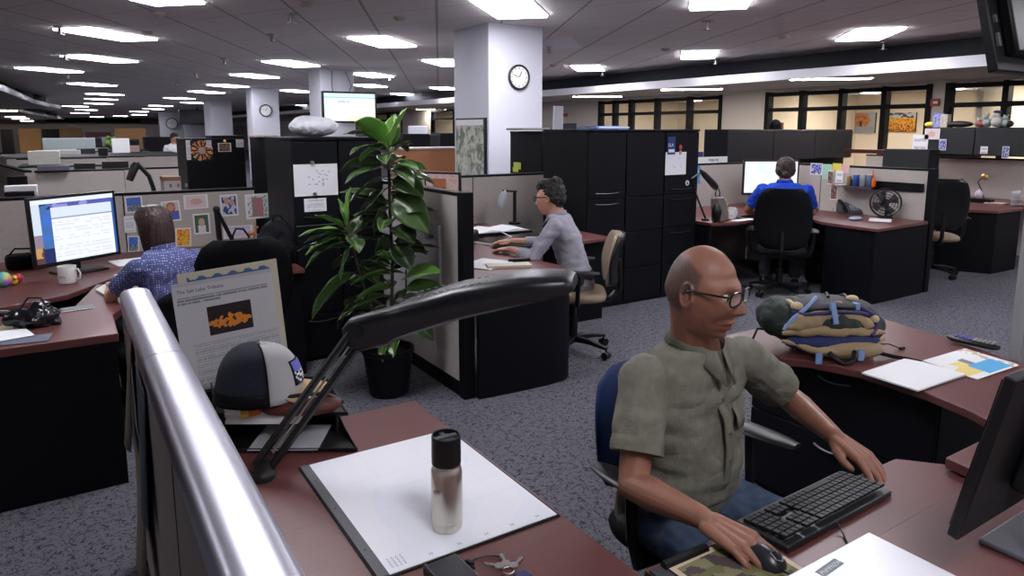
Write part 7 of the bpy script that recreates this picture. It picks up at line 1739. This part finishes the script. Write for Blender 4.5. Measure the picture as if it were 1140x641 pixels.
x, y = G(1077, 225, ZD); telephone((9.25, 4.45, ZD), -.9, 'black office telephone on the far right desk', 1.15, col=M_plasticg)
t = thing('desk_lamp', 'small brass lamp on the far right desk', 'lamp', (9.75, 4.55, ZD)); l1 = onX(1097, 215, 9.75); l2 = onX(1098, 205, 9.75)
MB().cyl((9.75, l1[1], ZD), (9.75, l1[1], ZD + .02), .05).tube([(9.75, l1[1], ZD + .02), (9.75, l1[1] + .03, ZD + .12), (9.75, l1[1] + .10, ZD + .26), (9.75, l1[1] + .02, ZD + .36)], .006, 6).build('lamp_pole', M_plastic, t, world=True)
MB().ell((9.75, l1[1] + .02, ZD + .33), (.045, .05, .045), 14, 10).build('lamp_shade', mat('brass_shade', (.45, .28, .12), .3, metal=.6), t, world=True)
t = thing('desk_box', 'dark box of cards with a pale figurine on the far right desk', 'box', (9.75, 4.25, ZD)); MB().box(-.05, .05, -.14, .14, 0, .05).build('box_body', M_plastic, t); MB().ell((0, .02, .10), (.04, .05, .06), 12, 8).build('pale_figurine', mat('lilac_plastic', (.5, .42, .5), .5), t)
sheets(9.62, 9.82, 3.95, 4.15, ZD + .0005, 14, 'small stack of pale cards on the far right desk', m=mat('pale_cards', (.6, .56, .48), .7))
t = thing('clear_tray', 'clear plastic rack standing at the right edge of the far right desk', 'tray', (9.75, 3.76, ZD)); 
for k in range(3): MB().box(-.12, .12, -.12, .10, .02 + .06 * k, .028 + .06 * k).build('rack_shelf', mat('clear_plastic', (.75, .75, .78), .2, alpha=.55), t)
MB().box(-.12, .12, .10, .104, 0, .18).build('rack_side', MATS['clear_plastic'], t); MB().box(-.12, .12, -.124, -.12, 0, .18).build('rack_side', MATS['clear_plastic'], t)
a = onX(1041, 195, 10.58); t = thing('ball_ornament', 'small cream and brown ornament pinned on the far right partition', 'ornament', (10.55, a[1], a[2])); MB().ell((0, .04, 0), (.03, .05, .035), 12, 8).build('cream_part', mat('cream_plastic', (.7, .58, .4), .5), t); MB().ell((0, -.03, -.01), (.03, .04, .04), 12, 8).build('brown_part', MATS['brown_leather'], t)
a = onX(1042, 114, XW); t = thing('fire_alarm', 'small red fire alarm box on the wall between the window groups', 'fire alarm', (XW - .02, a[1], a[2])); MB().box(-.03, .0, -.07, .07, -.06, .06).build('alarm_box', mat('alarm_red', (.30, .02, .02), .5), t, bevel=.004); MB().box(-.034, -.0305, -.05, .02, -.02, .015).build('alarm_label', M_white, t)
a = onX(631, 138, XW); t = thing('wall_notice', 'dark notice board on the wall right of the clock pillar', 'notice board', (XW - .02, a[1], a[2] - .3)); MB().box(-.02, .0, -.5, .5, -.5, .32).build('board_face', mat('slate_board', (.05, .06, .10), .6), t, bevel=.02)
a = onY(622, 118, 9.5); solo(MB().box(a[0] - .08, a[0] + .10, 9.5, 9.56, 0, a[2]), 'white_post', M_column, 'slender white post right of the clock pillar', 'post', bevel=.01)
a = onX(630, 128, XW); t = thing('exit_light', 'tiny red light box above the dark notice board', 'light box', (XW - .02, a[1], a[2])); MB().box(-.04, 0, -.12, .12, -.05, .05).build('box_body', mat('red_box', (.25, .05, .04), .5), t)

# ------------------------------------------------------------------ far left background
yw = YF - .05
for i, (xa, xb, col, lb) in enumerate([(20, 45, 0, 'orange wall panel at the far left end of the room'), (66, 91, 1, 'brown wall panel between the far screen and the dark red door'), (127, 162, 0, 'orange wall panel left of the far pillars')]):
    a = onY(xa, 143, 60); c = onY(xb, 143, 60); t = thing('wall_panel', lb, 'wall panel', ((a[0] + c[0]) / 2, 60, 0)); MB().box(a[0], c[0], 60, 60.2, 0, 1.75 if i else 1.72).build('panel_board', [M_orangewall, mat('brown_wall', (.26, .16, .08), .8)][col], t, world=True)
a = onY(0, 143, 62); c = onY(162, 143, 62); solo(MB().box(a[0] - 3, 12.6, 62.5, 62.7, 0, 2.05), 'partition_wall', M_wall, 'grey beige wall across the far left end', 'wall')
a = onY(95, 147, 59); c = onY(125, 165, 59); solo(MB().box(a[0], c[0], 59, 59.1, 0, a[2]), 'dark_red_door', mat('dark_red_paint', (.08, .01, .025), .5), 'dark red door panel at the far left', 'door')
for xa, xb, ya, yb, lb in [(46, 67, 143.5, 155, 'dark wall screen between the orange panels'), (47, 60, 157, 163, 'low dark cabinet under the dark wall screen'), (0, 16, 144, 163, 'dark window bay at the far left edge')]:
    y0 = 57.0 if 'low dark' in lb else 58; a = onY(xa, ya, y0); c = onY(xb, yb, y0); solo(MB().box(a[0], c[0], y0, y0 + .2, 0, a[2]), 'far_screen' if lb.startswith('dark wall screen') else 'far_cabinet', M_black, lb, 'screen' if lb.startswith('dark wall screen') else 'cabinet', bevel=.01)
# rows of dark bins behind the left cubicles
for xa, xb, ya, yb, y0, lb in [(160, 196, 152.5, 185, 20.5, 'dark bins behind the standing person'), (134, 156, 155, 166, 16.8, 'grey dark bins by the green plant'), (200, 208, 153, 186, 12.0, 'narrow grey bin end left of the cabinet with magnets')]:
    a = onY(xa, ya, y0); c = onY(xb, yb, y0); t = thing('storage_bin', lb, 'cabinet', ((a[0] + c[0]) / 2, y0, 0)); MB().box(a[0], c[0], y0, y0 + .4, 0, a[2]).build('bin_body', M_blackmetal if 'grey' not in lb else MATS['bin_door_metal'], t, world=True, bevel=.004); MB().box(a[0] + .02, c[0] - .02, y0 - .015, y0 - .001, .5, a[2] - .03).build('bin_door', M_blackmetal, t, world=True, bevel=.004)
# clutter on the far partitions
random.seed(8)
def clutter(px, py, y0, w, h, col, name, label, cat, rnd_=False):
    a = onY(px, py, y0); m_ = mat('clutter_%s' % name, col, .6); b = MB()
    b.ell((a[0], y0, a[2] + h / 2), (w / 2, w / 3, h / 2), 12, 8) if rnd_ else b.box(a[0] - w / 2, a[0] + w / 2, y0 - w / 4, y0 + w / 4, a[2], a[2] + h)
    return solo(b, name, m_, label, cat, bevel=.004)
z12 = 1.2
for x0, x1, ya, yb in [(-.8, 1.9, 13.95, 16.4), (-.3, 1.6, 17.4, 19.6), (.2, 1.6, 21.6, 22.8), (-.5, .4, 10.6, 11.6)]:
    t = thing('storage_counter', 'long low storage counter among the far left cubicles, ' + {13.95: 'third row back', 17.4: 'fourth row back', 21.6: 'farthest row', 10.6: 'just behind the large monitor'}[ya], 'counter', ((x0 + x1) / 2, (ya + yb) / 2, 0)); MB().box(x0, x1, ya, yb, 0, z12 - .02).build('counter_body', M_tan, t, world=True); MB().box(x0, x1, ya, yb, z12 - .02, z12 - .001).build('counter_top', M_black, t, world=True)
def on_top(px, py, z=1.2): return G(px, py, z)
for px, py, w, h, col, nm, lb, cat, r in [(127, 165.5, .42, .45, (.12, .22, .03), 'green_plant', 'small round green plant far behind at the left', 'plant', True), (78, 168, .95, .34, (.65, .75, .75), 'white_carton', 'pale long box on the far partition', 'box', False), (60, 189.8, .30, .07, (.10, .09, .14), 'dark_folder', 'dark folder on the partition behind the large monitor', 'folder', False),
                                   (118, 162.5, .30, .30, (.55, .57, .60), 'framed_photo', 'pale framed photo left of the green plant', 'photo', False), (108, 163, .25, .30, (.03, .035, .06), 'dark_monitor', 'dark small monitor two things left of the green plant', 'monitor', False), (135, 170, .30, .35, (.75, .75, .76), 'white_bag', 'white bag right of the green plant', 'bag', False), (146, 169, .30, .16, (.30, .2, .2), 'brown_box', 'little brown box right of the white bag', 'box', False),
                                   (65, 172, .7, .10, (.6, .58, .56), 'paper_roll', 'pale papers on the far partition at the left', 'papers', False), (115, 173, .14, .16, (.01, .01, .012), 'black_clip', 'small black clip on the far partition', 'clip', False), (96, 171, .3, .12, (.02, .02, .02), 'cable_coil', 'small dark thing on the far partition beside the papers', 'cable', False), (41, 176, .16, .14, (.012, .012, .014), 'black_cup', 'small black cup on the left far partition', 'cup', False), (50, 183, .35, .22, (.7, .68, .62), 'paper_heap', 'pale heap of papers left behind the large monitor', 'papers', False)]:
    x, y = G(px, py, z12); t_ = None
    w, h = (w * .62, h * .7) if r else (w, h * .8)
    b = MB()
    if r: [b.ell((x + random.uniform(-.12, .12), y + random.uniform(-.08, .08), z12 + random.uniform(.03, .26)), random.uniform(.04, .075), 8, 6) for _ in range(22)]
    else: b.box(x - w / 2, x + w / 2, y - .08, y + .08, z12, z12 + h)
    solo(b, nm, mat('clutter_' + nm, col, .7, bump=(20, 1.0) if r else None), lb, cat, bevel=.004 if not r else 0)
# monitors peeking over the row behind
for px, py, wpx, lb in [(94, 182, 24, 'top of a black monitor peeking over the partition behind the large monitor'), (128, 180, 30, 'dark sloping lamp head over the second row')]:
    y0 = 9.9; a = onY(px - wpx / 2, py, y0); c = onY(px + wpx / 2, py, y0)
    t = thing('monitor', lb, 'monitor', ((a[0] + c[0]) / 2, y0, .74)); MB().box(a[0], c[0], y0, y0 + .03, a[2] - .33, a[2]).build('monitor_back', M_plastic, t, world=True, bevel=.004); MB().box((a[0] + c[0]) / 2 - .03, (a[0] + c[0]) / 2 + .03, y0 + .03, y0 + .06, .74, a[2] - .15).build('stand_neck', M_plastic, t, world=True)
t = thing('desk', 'dark worktop two rows behind the pinned photos', 'desk', (.6, 9.9, 0)); MB().box(-.2, 1.5, 9.62, 10.3, .70, .735).build('worktop', M_wood, t, world=True); MB().box(-.15, 1.45, 10.2, 10.25, 0, .70).build('modesty_panel', M_black, t, world=True)
# lamp on the other side of the photo partition
y0 = 6.6; A0 = Vector(onY(171, 210, y0)); A1 = Vector(onY(166, 196, y0)); A2 = Vector(onY(152, 181, y0)); A3 = Vector(onY(144, 201, y0))
t = thing('desk_lamp', 'black arm lamp standing behind the photo partition', 'lamp', (A0.x, y0, .74))
MB().tube([(A0.x, y0, .74), A0, A1, A2], .018, 8).build('lamp_rods', M_plastic, t, world=True); MB().tube([A2, A2.lerp(A3, .2), A3], [.02, .035, .028], 10).build('lamp_head', M_plastic, t, world=True)
t = thing('desk', 'worktop behind the photo partition under the arm lamp', 'desk', (.9, 6.5, 0)); MB().box(-.7, .90, 6.08, 7.45, .70, .735).box(.90, 1.45, 6.08, 6.40, .70, .735).build('worktop', M_wood, t, world=True); MB().box(-.65, .85, 7.38, 7.41, 0, .70).build('modesty_panel', M_black, t, world=True)
a = onY(183, 211, 6.5); c = onY(201, 197, 6.5)
t = thing('cardboard_box', 'small pale carton with printed symbols behind the photo partition', 'box', ((a[0] + c[0]) / 2, 6.5, .736)); MB().box(a[0], c[0], 6.5, 6.75, .736, c[2]).build('carton', mat('pale_carton', (.48, .44, .42), .8), t, world=True, bevel=.003); MB().box(a[0] - .003, c[0] + .003, 6.497, 6.753, c[2] - .03, c[2] + .003).build('carton_lid', mat('brown_carton', (.25, .14, .09), .8), t, world=True)
b = MB()
for k in range(3): b.obox((a[0] + .05 + .06 * k, 6.498, c[2] - .07), .02, .002, .03)
b.build('printed_symbols', M_ink, t, world=True)
# pale stacked boxes at the far left edge behind the partition
for i, (px, ya, yb, m_, lb) in enumerate([((6, 41), 206, 222, M_paper, 'pale sheet box behind the left partition'), ((8, 30), 196, 205, M_black, 'black tray above the pale box at the left edge'), ((5, 38), 213, 219, M_black, 'black lower tray at the left edge behind the partition')]):
    y0 = 7.0 + i * .02 + (.3 if i == 1 else 0) - (.15 if i == 2 else 0); a = onY(px[0], yb, y0); c = onY(px[1], ya, y0); solo(MB().box(a[0], c[0], y0, y0 + .1, .74 if i != 9 else a[2], c[2]), ['paper_box', 'document_tray', 'document_tray'][i], m_, lb, 'box' if i == 0 else 'tray', bevel=.004)
